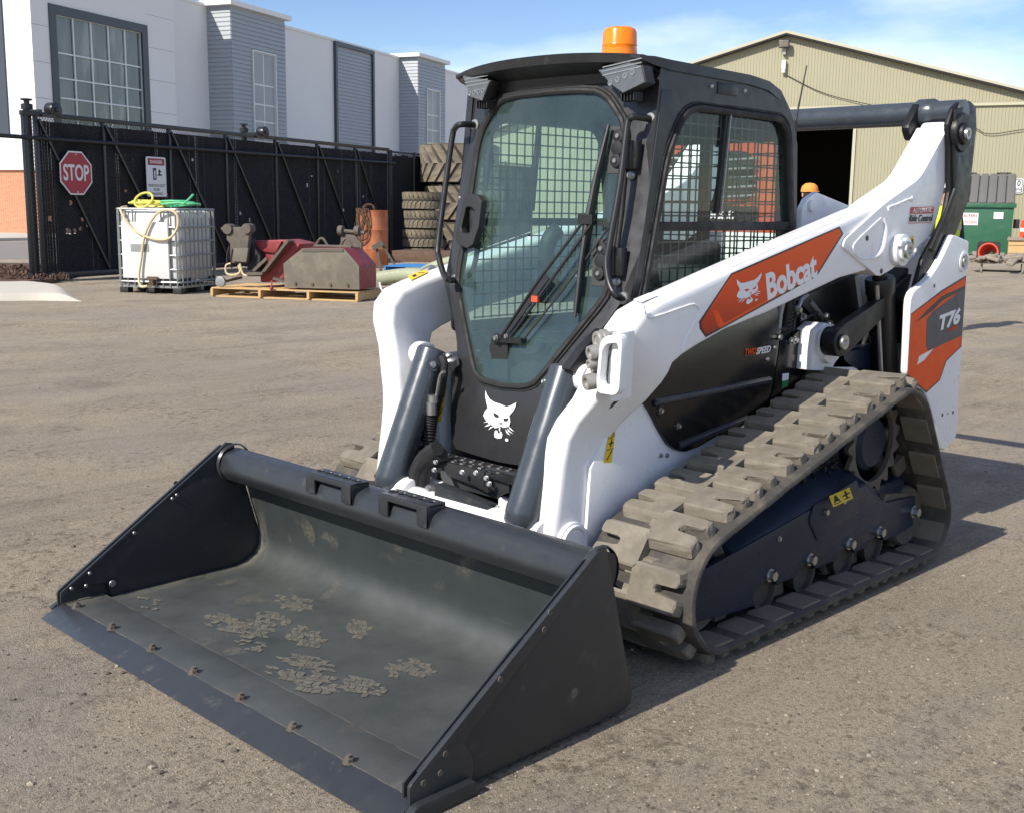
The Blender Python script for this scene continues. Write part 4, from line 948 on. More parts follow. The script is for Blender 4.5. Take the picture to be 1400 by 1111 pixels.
st_ = thing('pipe_stand', 'leaning rusty pipe stand in front of the barrel', 'stand', AZ(521, 371))
mb = MB(); mb.bar((0,0,0), CR*-0.10+ZV*0.55, 0.06, 0.06); mb.bar(CR*0.42, CR*0.02+ZV*0.66, 0.05, 0.05); mb.bar(CR*-0.15+ZV*0.12, CR*0.45+ZV*0.08, 0.05, 0.05); mb.build('frame', M['dirtmetal'], st_)
mb = MB(); mb.bar(CR*-0.2+ZV*0.55, CR*0.06+ZV*0.68, 0.16, 0.12); mb.build('head', M['dirtmetal'], st_)

# ---------------------------------------------------------------- dumpster, cone, crate and the other things by the tan hall
D0 = AZ(1381, 352); dsc = (D0-CAM_O).length/CAM_F
DA = DS*-1.0; DA.normalize(); DB = -NS
DWD = 2.15; DZ = 66*dsc
dump = thing('dumpster', 'green steel dumpster with a ribbed grey lid by the tan hall', 'dumpster', D0)
def dq(a, c, z): return DA*a + DB*c + ZV*z
mb = MB(); mb.prism([(0.04, 0.12), (DWD, 0.12), (DWD, DZ), (0, DZ)], (0,0,0), DA, ZV, DB, 0, 1.7); mb.build('body', M['dumpgreen'], dump, bevel=0.01)
mb = MB(); mb.prism([(-0.07, DZ-0.16), (DWD+0.07, DZ-0.16), (DWD+0.07, DZ), (-0.07, DZ)], (0,0,0), DA, ZV, DB, -0.08, 0.05); mb.build('rim', M['dumpgreen'], dump, bevel=0.015)
mb = MB(); mb.box(dq(-0.12, 0.7, DZ*0.62), (0.2, 0.9, 0.32), Matrix((DA, DB, ZV)).transposed()); mb.build('fork_pocket', M['rubber'], dump, bevel=0.01)
for x in (0.25, DWD-0.25):
    mb = MB(); mb.cyl(dq(x-0.05, 0.1, 0.08), dq(x+0.05, 0.1, 0.08), 0.08); mb.build('caster', M['rubber'], dump)
LZ = DZ+36*dsc
for k in range(7):
    x0 = 0.02+DWD*k/7; x1 = 0.02+DWD*(k+0.82)/7
    mb = MB(); mb.rings([[dq(x, -0.06+0.0, DZ+0.01), dq(x, 1.55, LZ), dq(x, 1.55, LZ+0.05), dq(x, -0.06, DZ+0.06)] for x in (x0, x1)]); mb.build('lid_panel', M['lid'], dump, bevel=0.01)
mb = MB(); mb.rings([[dq(x, -0.02, DZ-0.01), dq(x, 1.6, LZ-0.02), dq(x, 1.6, 0.2+DZ*0), dq(x, 1.5, DZ-0.2)] for x in (0.0, DWD)]); mb.build('lid_base', M['lid'], dump)
mb = MB()
for k in range(2): mb.box(dq(DWD*(0.2+0.55*k), 1.58, LZ+0.05), (0.5, 0.06, 0.08), Matrix((DA, DB, ZV)).transposed())
mb.build('hinge', M['rubber'], dump)
mb = MB(); mb.box(dq(DWD*0.5+0.62, -0.02, DZ*0.70), (1.05, 0.012, 0.44), Matrix((DA, DB, ZV)).transposed()); sgn = mb.build('notice', M['signwhite'], dump)
for wd, zz, h_, ww in (('WALTERS', 0.76, 0.11, 0.62), ('RECYCLING', 0.64, 0.09, 0.62)):
    a = dq(DWD*0.5+0.44+ww/2, -0.03, DZ*zz-h_/2); lettering(wd, M['signred'], dump, [a, a-DA*ww, a+ZV*h_], 0.003, bold=0.01)
mb = MB(); mb.box(dq(0.5, -0.02, DZ*0.77), (0.32, 0.01, 0.24), Matrix((DA, DB, ZV)).transposed()); mb.build('sticker', M['signwhite'], dump)
# rubble pallet
Q0 = AZ(1416, 372); QA = -DA*-1.0
rp = pallet('grey_pallet', 'weathered grey pallet of broken concrete in front of the dumpster', AZ(1340, 373), DS, -NS, 3.0, 1.3, 'oldwood', 7, 0.28)
c0 = AZ(1340, 373)
rnd = random.Random(12); spots_r = []
for k in range(90):
    r = rnd.uniform(0.08, 0.19); mb = MB()
    mb.box((0,0,0), (r*2.6, r*1.2, r*0.6), Euler((rnd.uniform(-.3,.3), rnd.uniform(-.4,.4), rnd.random()*3)).to_matrix())
    pos = c0+DS*rnd.uniform(-0.25, 3.0)-NS*rnd.uniform(-0.1, 1.3)+ZV*(0.29+rnd.random()*0.13)
    tag(mb.build('concrete_lump', M['oldwood'], loc=pos, bevel=0.02, seg=1, smooth=False), 'grey broken concrete lump heaped on the weathered pallet', 'rubble', 'broken concrete on the grey pallet')
# cone lying on its side with its mouth towards us
CP = AZ(1351, 345.5) ; cd = (CAM_O-CP); 
CP = onplane(1351, 345.5, c0+NS*-0.35, NS); cs_ = (CP-CAM_O).length/CAM_F
cone = thing('traffic_cone', 'orange traffic cone lying on its side before the green dumpster', 'cone', CP)
ax_ = (NS*-1.0+DS*0.12+ZV*-0.05).normalized(); Rc = 12.2*cs_
mb = MB(); mb.lathe([(Rc*0.98,0),(Rc*1.0,0.03),(Rc*0.3,0.75),(Rc*0.16,0.78),(Rc*0.14,0.72),(Rc*0.86,0.03),(Rc*0.86,0.0)], (0,0,0), ax_, 28, closed=True); mb.build('cone_body', M['cone'], cone)
sq_ = rounded([(-Rc*1.12,-Rc*1.12),(Rc*1.12,-Rc*1.12),(Rc*1.12,Rc*1.12),(-Rc*1.12,Rc*1.12)], Rc*0.35)
ua = ZV.cross(ax_).normalized(); va = ax_.cross(ua)
mb = MB(); mb.prism(sq_, ax_*0.015, ua, va, ax_, 0.0, 0.05, [[(Rc*0.98*math.cos(2*PI*k/24), Rc*0.98*math.sin(2*PI*k/24)) for k in range(24)]]); mb.build('base', M['rubber'], cone)
# wooden crate and striped barrel at the right edge
W0 = AZ(1377, 358)
cr_ = thing('wooden_crate', 'open plywood crate at the right edge beside the dumpster', 'crate', W0)
for k in range(3):
    mb = MB(); mb.prism([(0, 0.02+0.26*k), (2.2, 0.02+0.26*k), (2.2, 0.26+0.26*k), (0, 0.26+0.26*k)], (0,0,0), DS, ZV, NS, 0, -0.04); mb.build('plank', M['wood'], cr_)
    mb = MB(); mb.prism([(0.04, 0.02+0.26*k), (1.6, 0.02+0.26*k), (1.6, 0.26+0.26*k), (0.04, 0.26+0.26*k)], DS*-0.002, -NS, ZV, DS, 0, 0.04); mb.build('plank', M['wood'], cr_)
mb = MB(); mb.box(DS*1.1+NS*0.02+ZV*0.74, (2.3, 0.09, 0.09), RM); mb.build('top_batten', M['oldwood'], cr_)
S0_ = AZ(1402, 350); sb = (S0_-CAM_O).length/CAM_F
sbar = thing('traffic_barrel', 'orange and white striped traffic barrel behind the crate', 'barrel', S0_ - NS*2.5)
for k, (z0, z1, m_) in enumerate(((0, .36, 'cone'), (.36, .58, 'signwhite'), (.58, .86, 'cone'), (.86, 1.0, 'signwhite'), (1.0, 1.3, 'cone'))):
    mb = MB(); r0 = 0.33-0.06*z0; r1 = 0.33-0.06*z1; mb.lathe([(r0, z0), (r1, z1)] if k < 4 else [(r0, z0), (r1, z1), (0.05, z1+0.02)], (0,0,0), ZV, 20, cap=False); mb.build('band', M[m_], sbar, fixn=False)
# orange work machine standing by the doorway, mostly hidden
om = AZ(1181, 338)
omach = thing('orange_trencher', 'small orange machine with a soil covered hopper by the hall doorway', 'machine', om); osc = (om-CAM_O).length/CAM_F
mb = MB(); mb.box(CR*0.1+ZV*1.0, (30*osc, 0.9, 1.3), Euler((0,0,math.atan2(CR.y, CR.x))).to_matrix()); mb.build('body', M['cone'], omach, bevel=0.08)
mb = MB(); mb.box(CR*-0.05+ZV*1.98, (20*osc, 0.7, 0.5), Euler((0,0,math.atan2(CR.y, CR.x))).to_matrix()); mb.build('hopper', M['mulch'], omach, bevel=0.1)
mb = MB(); mb.bar(CR*-0.4+ZV*1.7, CR*-0.35+ZV*2.45, 0.1, 0.12); mb.bar(CR*0.35+ZV*1.6, CR*0.25+ZV*2.4, 0.12, 0.12); mb.bar(CR*-0.3+ZV*1.5, CR*0.3+ZV*1.9, 0.1, 0.1); mb.build('arm', M['cone'], omach)
for x in (-0.4, 0.4):
    mb = MB(); mb.lathe([(0.1,-0.12),(0.36,-0.12),(0.38,0),(0.36,0.12),(0.1,0.12)], CR*x+ZV*0.37, CF, 18); mb.build('wheel', M['rubber'], omach)

# ================================================================ the compact track loader
LD = thing('track_loader', 'white and orange compact track loader with black cab and grey bucket lowered', 'loader')

# ---------------------------------------------------------------- tracks
CIRC = [(0.72, 0.25, 0.22), (-0.54, 0.575, 0.25), (-0.868, 0.20, 0.17)]       # front idler, sprocket, rear idler (x, z, radius at the belt)
def track_path():
    segs = []; n = 3
    tang = []
    for i in range(n):
        (x0, z0, r0), (x1, z1, r1) = CIRC[i], CIRC[(i+1) % n]
        dx, dz = x1-x0, z1-z0; d = math.hypot(dx, dz); th = math.atan2(dz, dx); off = math.acos((r0-r1)/d)
        best = None
        for sg in (1, -1):
            a = th+sg*off; p = (x0+r0*math.cos(a), z0+r0*math.sin(a))
            if best is None: best = (a, p)
            # outer side: away from the centroid
            cx = sum(c[0] for c in CIRC)/3; cz = sum(c[1] for c in CIRC)/3
            mxp = ((x0+x1)/2, (z0+z1)/2); out = (mxp[0]-cx)*math.cos(a)+(mxp[1]-cz)*math.sin(a)
            if sg == 1: s1 = (out, a)
            else: s2 = (out, a)
        tang.append(max(s1, s2)[1])
    P = []
    for i in range(n):
        a0, a1 = tang[i-1], tang[i]; x, z, r = CIRC[i]
        while a1 < a0: a1 += 2*PI
        m = max(6, int((a1-a0)*r/0.035))
        P += arc((x, z), r, a0, a1, m+1)
    return P
TP = track_path()                                  # counter-clockwise seen from +y (x forward, z up)
YI, YO = 0.545, 0.995
def resample2(pts, n): return [(p.x, p.y) for p in resample([Vector((x, z)) for x, z in pts], n)]
TPd = resample2(TP, 150)
def tnorm(i, P):
    a, c = P[i-1], P[(i+1) % len(P)]; t = Vector((c[0]-a[0], c[1]-a[1])).normalized(); return t, Vector((t.y, -t.x))
# make sure the normal points out of the loop
t_, n_ = tnorm(0, TPd); FL = 1 if (Vector(TPd[0])-Vector((-0.2, 0.35))).dot(n_) > 0 else -1
LEN = sum((Vector(TPd[i])-Vector(TPd[i-1])).length for i in range(len(TPd)))
NL = 24
track = obj('track', None, LD) if False else None
def make_track(sgn):
    tr = MB(); rg = []
    for i in range(len(TPd)):
        t, n = tnorm(i, TPd); n = n*FL; p = Vector(TPd[i])
        def q(y, o): w = p+n*o; return Vector((w.x, y, w.y))
        rg.append([q(YI+0.012, 0), q(YO-0.03, 0), q(YO-0.004, -0.006), q(YO, -0.013), q(YO, -0.022), q(YO-0.008, -0.026), q(YO-0.02, -0.032), q(YO-0.14, -0.032), q(YO-0.15, -0.026), q(YI+0.15, -0.026), q(YI+0.14, -0.032), q(YI+0.02, -0.032), q(YI, -0.02), q(YI, -0.006)])
    tr.rings(rg, closed=True); belt = tr.build('track', M['belt'], LD)
    # tread lugs: two staggered rows, each block notched from its outer side
    pit = LEN/NL
    def lug(outer, seed):
        s = 1 if outer else -1; w = pit*0.74; yc = (YI+YO)/2
        y0, y1 = (yc-0.008, YO-0.035) if outer else (YI+0.028, yc+0.008)
        ln = y1-y0
        # outline in (along, across), across grows towards the open end of the notch
        pr_ = rounded([(-w/2, 0), (w/2, 0), (w/2, ln), (w*0.13, ln), (w*0.10, ln*0.52), (-w*0.12, ln*0.52), (-w*0.15, ln), (-w/2, ln)], [.014,.014,.024,.014,.022,.022,.014,.024], 2)
        mb = MB(); rgs = []
        for h, k in ((-0.006, 1.13), (0.022, 1.05), (0.035, 0.99), (0.040, 0.93)):
            rgs.append([Vector((a*k, (y0+c*(1 if k > 1 else 0.5+0.5*k)) if outer else (y1-c*(1 if k > 1 else 0.5+0.5*k)), h)) for a, c in pr_])
        rv = random.Random(seed)
        rgs = [[Vector((p.x+rv.uniform(-1,1)*0.0026, p.y+rv.uniform(-1,1)*0.0026, p.z+(rv.uniform(-1,0.3)*0.0009 if j > 1 else 0))) for p in g_] for j, g_ in enumerate(rgs)]
        mb.rings(rgs); return mb.mesh('track_lug', M['lug'], smooth=False)
    def rib():
        mb = MB(); w = pit*0.22
        mb.rings([[Vector((-w, (YI+YO)/2-0.06, -0.004)), Vector((w, (YI+YO)/2-0.06, -0.004)), Vector((w*0.7, (YI+YO)/2-0.05, 0.018)), Vector((-w*0.7, (YI+YO)/2-0.05, 0.018))],
                  [Vector((-w, (YI+YO)/2+0.06, -0.004)), Vector((w, (YI+YO)/2+0.06, -0.004)), Vector((w*0.7, (YI+YO)/2+0.05, 0.018)), Vector((-w*0.7, (YI+YO)/2+0.05, 0.018))]]); return mb.mesh('track_rib', M['lug'])
    lo, li, rbm = [lug(True, 10+k) for k in range(6)], [lug(False, 30+k) for k in range(6)], rib()
    tn = MB(); tn.pyz([((YI+YO)/2-0.065, -0.03), ((YI+YO)/2-0.055, -0.115), ((YI+YO)/2-0.03, -0.115), ((YI+YO)/2-0.02, -0.05), ((YI+YO)/2+0.02, -0.05), ((YI+YO)/2+0.03, -0.115), ((YI+YO)/2+0.055, -0.115), ((YI+YO)/2+0.065, -0.03)], -pit*0.2, pit*0.2); tnm = tn.mesh('drive_lug', M['dirtmetal'], bevel=0.012, )
    tn2 = MB(); tn2.rings([[Vector((-pit*0.36, y, -0.030)), Vector((pit*0.36, y, -0.030)), Vector((pit*0.30, y, -0.040)), Vector((-pit*0.30, y, -0.040))] for y in (YO-0.135, YO-0.018)]); tnp = tn2.mesh('inner_pad', M['pad'])
    fine = resample2(TP, NL*20)
    for k in range(NL):
        for me, ofs in ((lo, 0), (li, 10), (rbm, 5), (tnm, 0), (tnp, 0)):
            me = me[(k*7+ofs) % 6] if isinstance(me, list) else me; i = (k*20+ofs) % len(fine); t, n = tnorm(i, fine); n = n*FL
            o = obj(me.name, me, belt); x3 = Vector((t.x, 0, t.y)); z3 = Vector((n.x, 0, n.y)); y3 = z3.cross(x3)
            # keep y pointing outward (+y)
            if y3.y < 0: x3 = -x3; y3 = z3.cross(x3)
            o.matrix_local = Matrix(((x3.x, y3.x, z3.x, fine[i][0]), (x3.y, y3.y, z3.y, 0), (x3.z, y3.z, z3.z, fine[i][1]), (0,0,0,1)))
            if me not in (tnm, tnp):
                o.rotation_euler.rotate_axis('Z', random.uniform(-.012, .012))
    return belt
belt = make_track(1)
# undercarriage
def X9(pts, y=0.90): return XZ(pts, y)
fp = [(0.81, 0.305), (0.80, 0.135), (0.52, 0.108), (0.40, 0.104)]
for cx in (0.312, 0.028, -0.281, -0.536):
    fp += [(cx+0.105, 0.118 if cx > 0.2 else 0.150)] + [(cx+0.02+0.085*math.cos(a), 0.128+0.055*math.sin(a)) for a in (0.35+(PI-0.7)*k/6 for k in range(7))] + [(cx-0.085, 0.150)]
fp += [(-0.72, 0.150), (-0.86, 0.165), (-0.862, 0.298), (-0.60, 0.315), (-0.50, 0.345), (-0.40, 0.425), (-0.08, 0.415), (0.50, 0.342)]
und = MB(); und.pxz(fp, 0.874, 0.896); uf = und.build('track_frame', M['frame'], LD, bevel=0.004)
mb = MB()   # sloping top guard
q = lambda u, v, y: AY(u, v, y)
gtop = [(-0.56, 0.335), (-0.40, 0.50), (-0.30, 0.56), (-0.05, 0.53), (0.40, 0.45), (0.56, 0.415)]
gbot = [(-0.58, 0.322), (-0.41, 0.432), (-0.40, 0.432), (-0.08, 0.420), (0.42, 0.357), (0.56, 0.338)]
mb.rings([[Vector((b_[0], 0.893, b_[1])), Vector((t_[0], 0.74, t_[1])), Vector((t_[0], 0.60, t_[1]-0.02)), Vector((t_[0], 0.60, 0.25)), Vector((b_[0], 0.86, 0.25))] for b_, t_ in zip(gbot, gtop)])
mb.build('top_guard', M['frame'], uf, bevel=0.012)
mb = MB(); rnd = random.Random(3)
for k in range(420):
    f = rnd.random(); i = min(4, int(f*5)); g_ = f*5-i
    tx = gtop[i][0]*(1-g_)+gtop[i+1][0]*g_; tz = gtop[i][1]*(1-g_)+gtop[i+1][1]*g_
    if tx < -0.36 : continue
    h = rnd.random()**1.5; y = 0.74+0.08*h; z = tz-(tz-0.40)*h*0.42
    r = rnd.uniform(0.006, 0.017)*(1.1-h*0.6); mb.box((tx, y, z+r*0.4), (r*2, r*1.6, r*1.6), Euler((rnd.random()*3, rnd.random()*3, 0)).to_matrix())
mb.build('caked_soil', M['grime'], uf, kind='stuff')
mb = MB(); mb.box((-0.1, 0.70, 0.26), (1.5, 0.30, 0.24)); mb.build('inner_beam', M['frame'], uf, bevel=0.02)
mb = MB(); mb.pxz(rounded(XZ([(1106, 712), (1112, 690), (1172, 655), (1176, 700), (1118, 740)], 0.90), 0.02), 0.896, 0.902); mb.build('access_plate', M['frame'], uf, bevel=0.003)
wl = [(0.312, 0.138), (0.028, 0.138), (-0.281, 0.138), (-0.536, 0.138)]
for x, z in wl:
    mb = MB(); mb.lathe([(0.02,-0.11),(0.05,-0.11),(0.070,-0.10),(0.072,-0.03),(0.05,-0.022),(0.05,0.022),(0.072,0.03),(0.082,0.085),(0.072,0.085),(0.064,0.087),(0.060,0.070),(0.02,0.066)], (x-0.015, 0.785, z-0.004), (0,1,0), 24); mb.build('roller', M['roller'], uf)
    mb = MB(); mb.hexbolt((x, 0.896, 0.200), (0,1,0), 0.019, 0.026); mb.build('bolt', M['steel'], uf)
for (x, z, r, rr) in ((-0.846, 0.232, 0.021, .03), (-0.19, 0.40, 0.015, .02), (-0.06, 0.375, 0.013, .02), (0.26, 0.33, 0.008, .008)):
    mb = MB(); mb.hexbolt((x, 0.897, z), (0,1,0), r, rr); mb.build('bolt', M['steel'], uf)
for (x, z, r, nm) in ((0.72, 0.25, 0.185, 'front_idler'), (-0.868, 0.20, 0.135, 'rear_idler')):
    mb = MB(); mb.lathe([(0.03,-0.10),(r*0.9,-0.10),(r,-0.08),(r,-0.03),(r*0.8,-0.02),(r*0.8,0.02),(r,0.03),(r,0.07),(r*0.93,0.085),(r*0.6,0.06),(0.03,0.06)], (x, 0.78, z), (0,1,0), 32); mb.build(nm, M['dirtmetal'], uf)
mb = MB(); mb.pxz([(-0.84, 0.30), (-0.60, 0.315), (-0.62, 0.345), (-0.83, 0.315)], 0.68, 0.875); mb.build('idler_cover', M['dirtmetal'], uf)
# drive sprocket and motor
sp = []
for k in range(17*8):
    a = 2*PI*k/(17*8); r = 0.205+0.020*math.cos(17*a); sp.append((-0.54+r*math.cos(a), 0.575+r*math.sin(a)))
mb = MB(); mb.pxz(sp, 0.83, 0.85, [[(-0.54+0.165*math.cos(2*PI*k/24), 0.575+0.165/0.11*0.11*math.sin(2*PI*k/24)) for k in range(24)]]); spk = mb.build('drive_sprocket', M['dirtmetal'], LD)
mb = MB(); mb.pxz(sp, 0.69, 0.71); mb.build('inner_disc', M['dirtmetal'], spk)
mb = MB(); mb.lathe([(0.02,0.26),(0.10,0.26),(0.12,0.24),(0.12,0.16),(0.155,0.14),(0.155,0.10),(0.17,0.09),(0.17,0.0),(0.02,0)], (-0.54, 0.585, 0.575), (0,1,0), 28); mb.build('drive_motor', M['frame'], spk)
for k in range(9):
    a = 2*PI*k/9; mb = MB(); mb.hexbolt((-0.54+0.135*math.cos(a), 0.725, 0.575+0.135*math.sin(a)), (0,1,0), 0.012, 0.02); mb.build('bolt', M['frame'], spk)
for o_ in (belt, uf, spk): mirror(o_)

# warning label on the near guard
def label_quad(name, mat, pts3, parent, th=0.002, label=None):
    a = [Vector(p) for p in pts3]; n = (a[1]-a[0]).cross(a[-1]-a[0]).normalized()
    if n.dot(CAM_O-a[0]) < 0: n = -n
    mb = MB(); mb.rings([[p+n*0.0008 for p in a], [p+n*th for p in a]]); return mb.build(name, M[mat], parent, label=label)
gn = (Vector((0, 0.893, 0.43))-Vector((0, 0.74, 0.545))); gpl = Vector((-0.2, 0.893, 0.432)); gnn = Vector((0, 0.115, 0.153)).normalized()
pts = [onplane(u, v, gpl+gnn*0.018, gnn) for u, v in ((1133, 678), (1161, 666), (1166, 681), (1139, 693))]
label_quad('warning_label', 'yellow_print', pts, uf)
def lerp4(P, f, g): return (P[0].lerp(P[1], f)).lerp(P[3].lerp(P[2], f), g)
mb = MB()
for sh in ([(.08,.15),(.26,.88),(.44,.15)],): pass
def quad_marks(P, shapes, mat, parent, off=0.0035):
    n = (P[1]-P[0]).cross(P[3]-P[0]).normalized()
    if n.dot(CAM_O-P[0]) < 0: n = -n
    mb = MB()
    for sh in shapes:
        pts = [lerp4(P, f, g)+n*off for f, g in sh]; mb.rings([[p-n*0.001 for p in pts], pts])
    return mb.build('pictogram', M[mat], parent)
PL = [pts[3], pts[2], pts[1], pts[0]]
quad_marks(PL, [[(.06,.12),(.44,.12),(.44,.18),(.06,.18)], [(.10,.25),(.22,.85),(.27,.85),(.40,.25),(.32,.25),(.25,.62),(.17,.25)], [(.22,.3),(.28,.3),(.28,.55),(.22,.55)], [(.55,.55),(.92,.62),(.92,.50),(.55,.43)], [(.70,.2),(.78,.2),(.78,.85),(.70,.85)], [(.58,.15),(.9,.15),(.9,.22),(.58,.22)]], 'black_print', uf)

# ---------------------------------------------------------------- hull
mb = MB(); mb.box((-0.33, 0, 0.62), (2.1, 0.99, 0.62)); hull = mb.build('hull', M['black'], LD, bevel=0.02)
# white body panel in front of the side door: from the photo, on the plane y = 0.515
wp = XZ([(846, 556), (895, 510), (950, 520), (975, 560), (985, 600), (940, 650), (880, 700), (822, 752), (800, 760), (808, 640)], 0.515)
mb = MB(); mb.pxz(wp, 0.48, 0.515); pn = mb.build('side_panel', M['white'], LD, bevel=0.008)
for u, v in ((903, 622), (911.5, 622)):
    c = AY(u, v, 0.516); mb = MB(); mb.hexbolt(c, (0,1,0), 0.007, 0.008); mb.build('bolt', M['steel'], pn)
dr = XZ([(872, 532), (880, 549), (889, 562), (903, 590), (914, 608), (924, 615), (936, 618), (957, 610), (1005, 581), (1052, 546), (1060, 505), (1066, 462), (1064, 415), (962, 450), (905, 485)], 0.53)
mb = MB(); mb.pxz(rounded(dr, 0.02, 2), 0.505, 0.532); door_ = mb.build('side_door', M['gloss'], LD, bevel=0.007)
for a, c in (((893, 553), (1053, 521)), ((928, 611), (1022, 573))):
    p, q_ = AY(*a, 0.533), AY(*c, 0.533); mb = MB()
    d = (q_-p); up = Vector((0,0,1))
    mb.rings([[p+w for w in (Vector((0,-.003,.022)), Vector((0,.013,.010)), Vector((0,.013,-.004)), Vector((0,-.003,-.010)))], [q_+w for w in (Vector((0,-.003,.022)), Vector((0,.013,.010)), Vector((0,.013,-.004)), Vector((0,-.003,-.010)))]])
    mb.build('pressed_rib', M['rib'], door_, bevel=0.004)
for u, v in ((902, 561), (926, 582)):
    c = AY(u, v, 0.532); mb = MB(); mb.lathe([(0.022,0),(0.02,0.004),(0.012,0.0045)], c, (0,1,0), 16); mb.build('recess_ring', M['gloss'], door_)
    mb = MB(); mb.hexbolt(c+Vector((0,.003,0)), (0,1,0), 0.008, 0.012); mb.build('bolt', M['steel'], door_)
for u, v in ((1059, 475), (1049, 491)):
    c = AY(u, v, 0.532); mb = MB(); mb.lathe([(0.002,0.007),(0.008,0.006),(0.011,0)], c, (0,1,0), 12); mb.build('rivet', M['steel'], door_)
a_, b_, c_ = AY(1018, 486.5, 0.5335), AY(1033.5, 484, 0.5335), AY(1018.5, 477.5, 0.5335)
lettering('TWO', M['orange'], door_, [a_, b_, c_], shear=0.25, bold=0.02)
a_, b_, c_ = AY(1033.5, 485, 0.5335), AY(1053, 481.5, 0.5335), AY(1034.5, 475.5, 0.5335)
lettering('SPEED', M['white_print'], door_, [a_, b_, c_], shear=0.25, bold=0.03)
d2 = XZ([(1054, 546), (1068, 462), (1078, 466), (1092, 452), (1114, 445), (1108, 505), (1082, 530)], 0.525)
mb = MB(); mb.pxz(d2, 0.49, 0.527); dd2 = mb.build('rear_side_panel', M['gloss'], LD, bevel=0.005)
P4 = [AY(u, v, 0.528) for u, v in ((1068.5, 531), (1076.5, 528), (1077.5, 519), (1069, 521))]; label_quad('service_label', 'green_print', P4, dd2)
P4 = [AY(u, v, 0.528) for u, v in ((1069, 521), (1077.5, 519), (1078, 510), (1069.5, 511))]; label_quad('service_label', 'white_print', P4, dd2)
# hinge, gas strut and catch hardware between the door and the link
for pts, r, m_ in (([(1063, 455), (1066, 430), (1070, 412)], 0.014, 'galv'), ([(1074, 455), (1078, 425), (1082, 405)], 0.018, 'rubber'), ([(1082, 462), (1088, 425)], 0.009, 'black'), ([(1092, 440), (1120, 425), (1130, 438)], 0.008, 'black'), ([(1108, 412), (1125, 434)], 0.011, 'galv'), ([(1088, 430), (1096, 410), (1104, 404)], 0.010, 'steel')):
    mb = MB(); mb.tube([AY(u, v, 0.50) for u, v in pts], r, 8); mb.build('strut', M[m_], LD)
for u, v in ((1064, 461), (1081, 466), (1086, 465), (1091, 424), (1097, 433), (1129, 432), (1133, 442)):
    mb = MB(); mb.hexbolt(AY(u, v, 0.528), (0,1,0), 0.012, 0.016); mb.build('bolt', M['steel'], LD)
for k in range(9):
    c = AY(1075+k*0.9, 452-k*5.2, 0.50); mb = MB(); mb.lathe([(0.018,-.006),(0.024,0),(0.018,.006)], c, AY(1076, 440, .5)-AY(1075, 452, .5), 10); mb.build('strut_ring', M['rubber'], LD)

# white pivot tower and black link
wbk = XZ([(1104, 506), (1106, 478), (1110, 452), (1122, 441), (1138, 444), (1146, 470), (1150, 490), (1172, 508)], 0.58)
mb = MB(); mb.pxz(wbk, 0.50, 0.60); pv = mb.build('pivot_tower', M['white'], LD, bevel=0.008)
mb = MB(); c = AY(1131, 470, 0.6); mb.cyl(c-Vector((0,.1,0)), c+Vector((0,.03,0)), 0.085, seg=28); mb.build('pivot_boss', M['white'], pv, bevel=0.006)
lk = rounded(XZ([(1134, 484), (1128, 470), (1134, 455), (1150, 443), (1200, 409), (1244, 372), (1262, 384), (1224, 414), (1204, 432), (1166, 470), (1152, 485)], 0.66), 0.03, 3)
mb = MB(); mb.pxz(lk, 0.635, 0.68); ln_ = mb.build('link_arm', M['casting'], LD, bevel=0.008)
c = AY(1151, 468, 0.70); mb = MB(); mb.cyl(c-Vector((0,.07,0)), c, 0.062, seg=24); mb.cyl(c, c+Vector((0,.008,0)), 0.035, seg=20); mb.build('link_boss', M['casting'], ln_, bevel=0.006)
mb = MB(); mb.lathe([(0.01,0.004),(0.014,0.010),(0.030,0.010),(0.033,0)], c+Vector((0,.008,0)), (0,1,0), 20); mb.build('pin', M['steel'], ln_)
# dark machinery behind
mb = MB(); mb.pxz(XZ([(1135, 505), (1145, 485), (1200, 470), (1212, 480), (1190, 505)], 0.6), 0.50, 0.60); mb.build('drive_cover', M['frame'], LD, bevel=0.01)
mb = MB(); mb.pxz([(-0.50, 0.80), (-0.45, 1.12), (-0.62, 1.20), (-1.42, 1.20), (-1.45, 0.55), (-0.9, 0.5)], -0.49, 0.47); hood = mb.build('engine_cover', M['black'], LD, bevel=0.02)
for pts, r, m_ in (([(1178, 480), (1185, 460), (1200, 452), (1212, 460)], 0.012, 'rubber'), ([(1190, 500), (1196, 470), (1205, 440)], 0.014, 'rubber'), ([(1168, 505), (1180, 488), (1196, 480)], 0.010, 'rubber'), ([(1228, 440), (1240, 425), (1242, 470), (1238, 510)], 0.013, 'rubber')):
    mb = MB(); mb.tube(smooth_path([AY(u, v, 0.55) for u, v in pts], 5), r, 8); mb.build('hose', M[m_], LD)
for u, v in ((1192, 452), (1200, 466), (1243, 440)):
    mb = MB(); mb.hexbolt(AY(u, v, 0.55), (0.6,0.8,0), 0.014, 0.03); mb.build('fitting', M['steel'], LD)
mb = MB(); mb.pxz(XZ([(1090, 410), (1120, 395), (1176, 372), (1178, 425), (1150, 446), (1120, 442)], 0.5), 0.46, 0.50); mb.build('inner_guard', M['black'], LD, bevel=0.006)
mb = MB(); mb.pxz(XZ([(1174, 378), (1200, 372), (1204, 405), (1180, 424)], 0.52), 0.47, 0.52); mb.build('inner_plate', M['white'], LD, bevel=0.006)
mb = MB(); mb.pxz(XZ([(1094, 340), (1097, 286), (1104, 272), (1117, 263), (1168, 284), (1180, 300), (1160, 330)], 0.40), 0.37, 0.40); hb_ = mb.build('cooler_bracket', M['white'], LD, bevel=0.006)
c = AY(1108, 282, 0.40); mb = MB(); mb.cyl(c, c+Vector((0,.015,0)), 0.026, seg=20); mb.build('pin', M['white'], hb_, bevel=0.004)
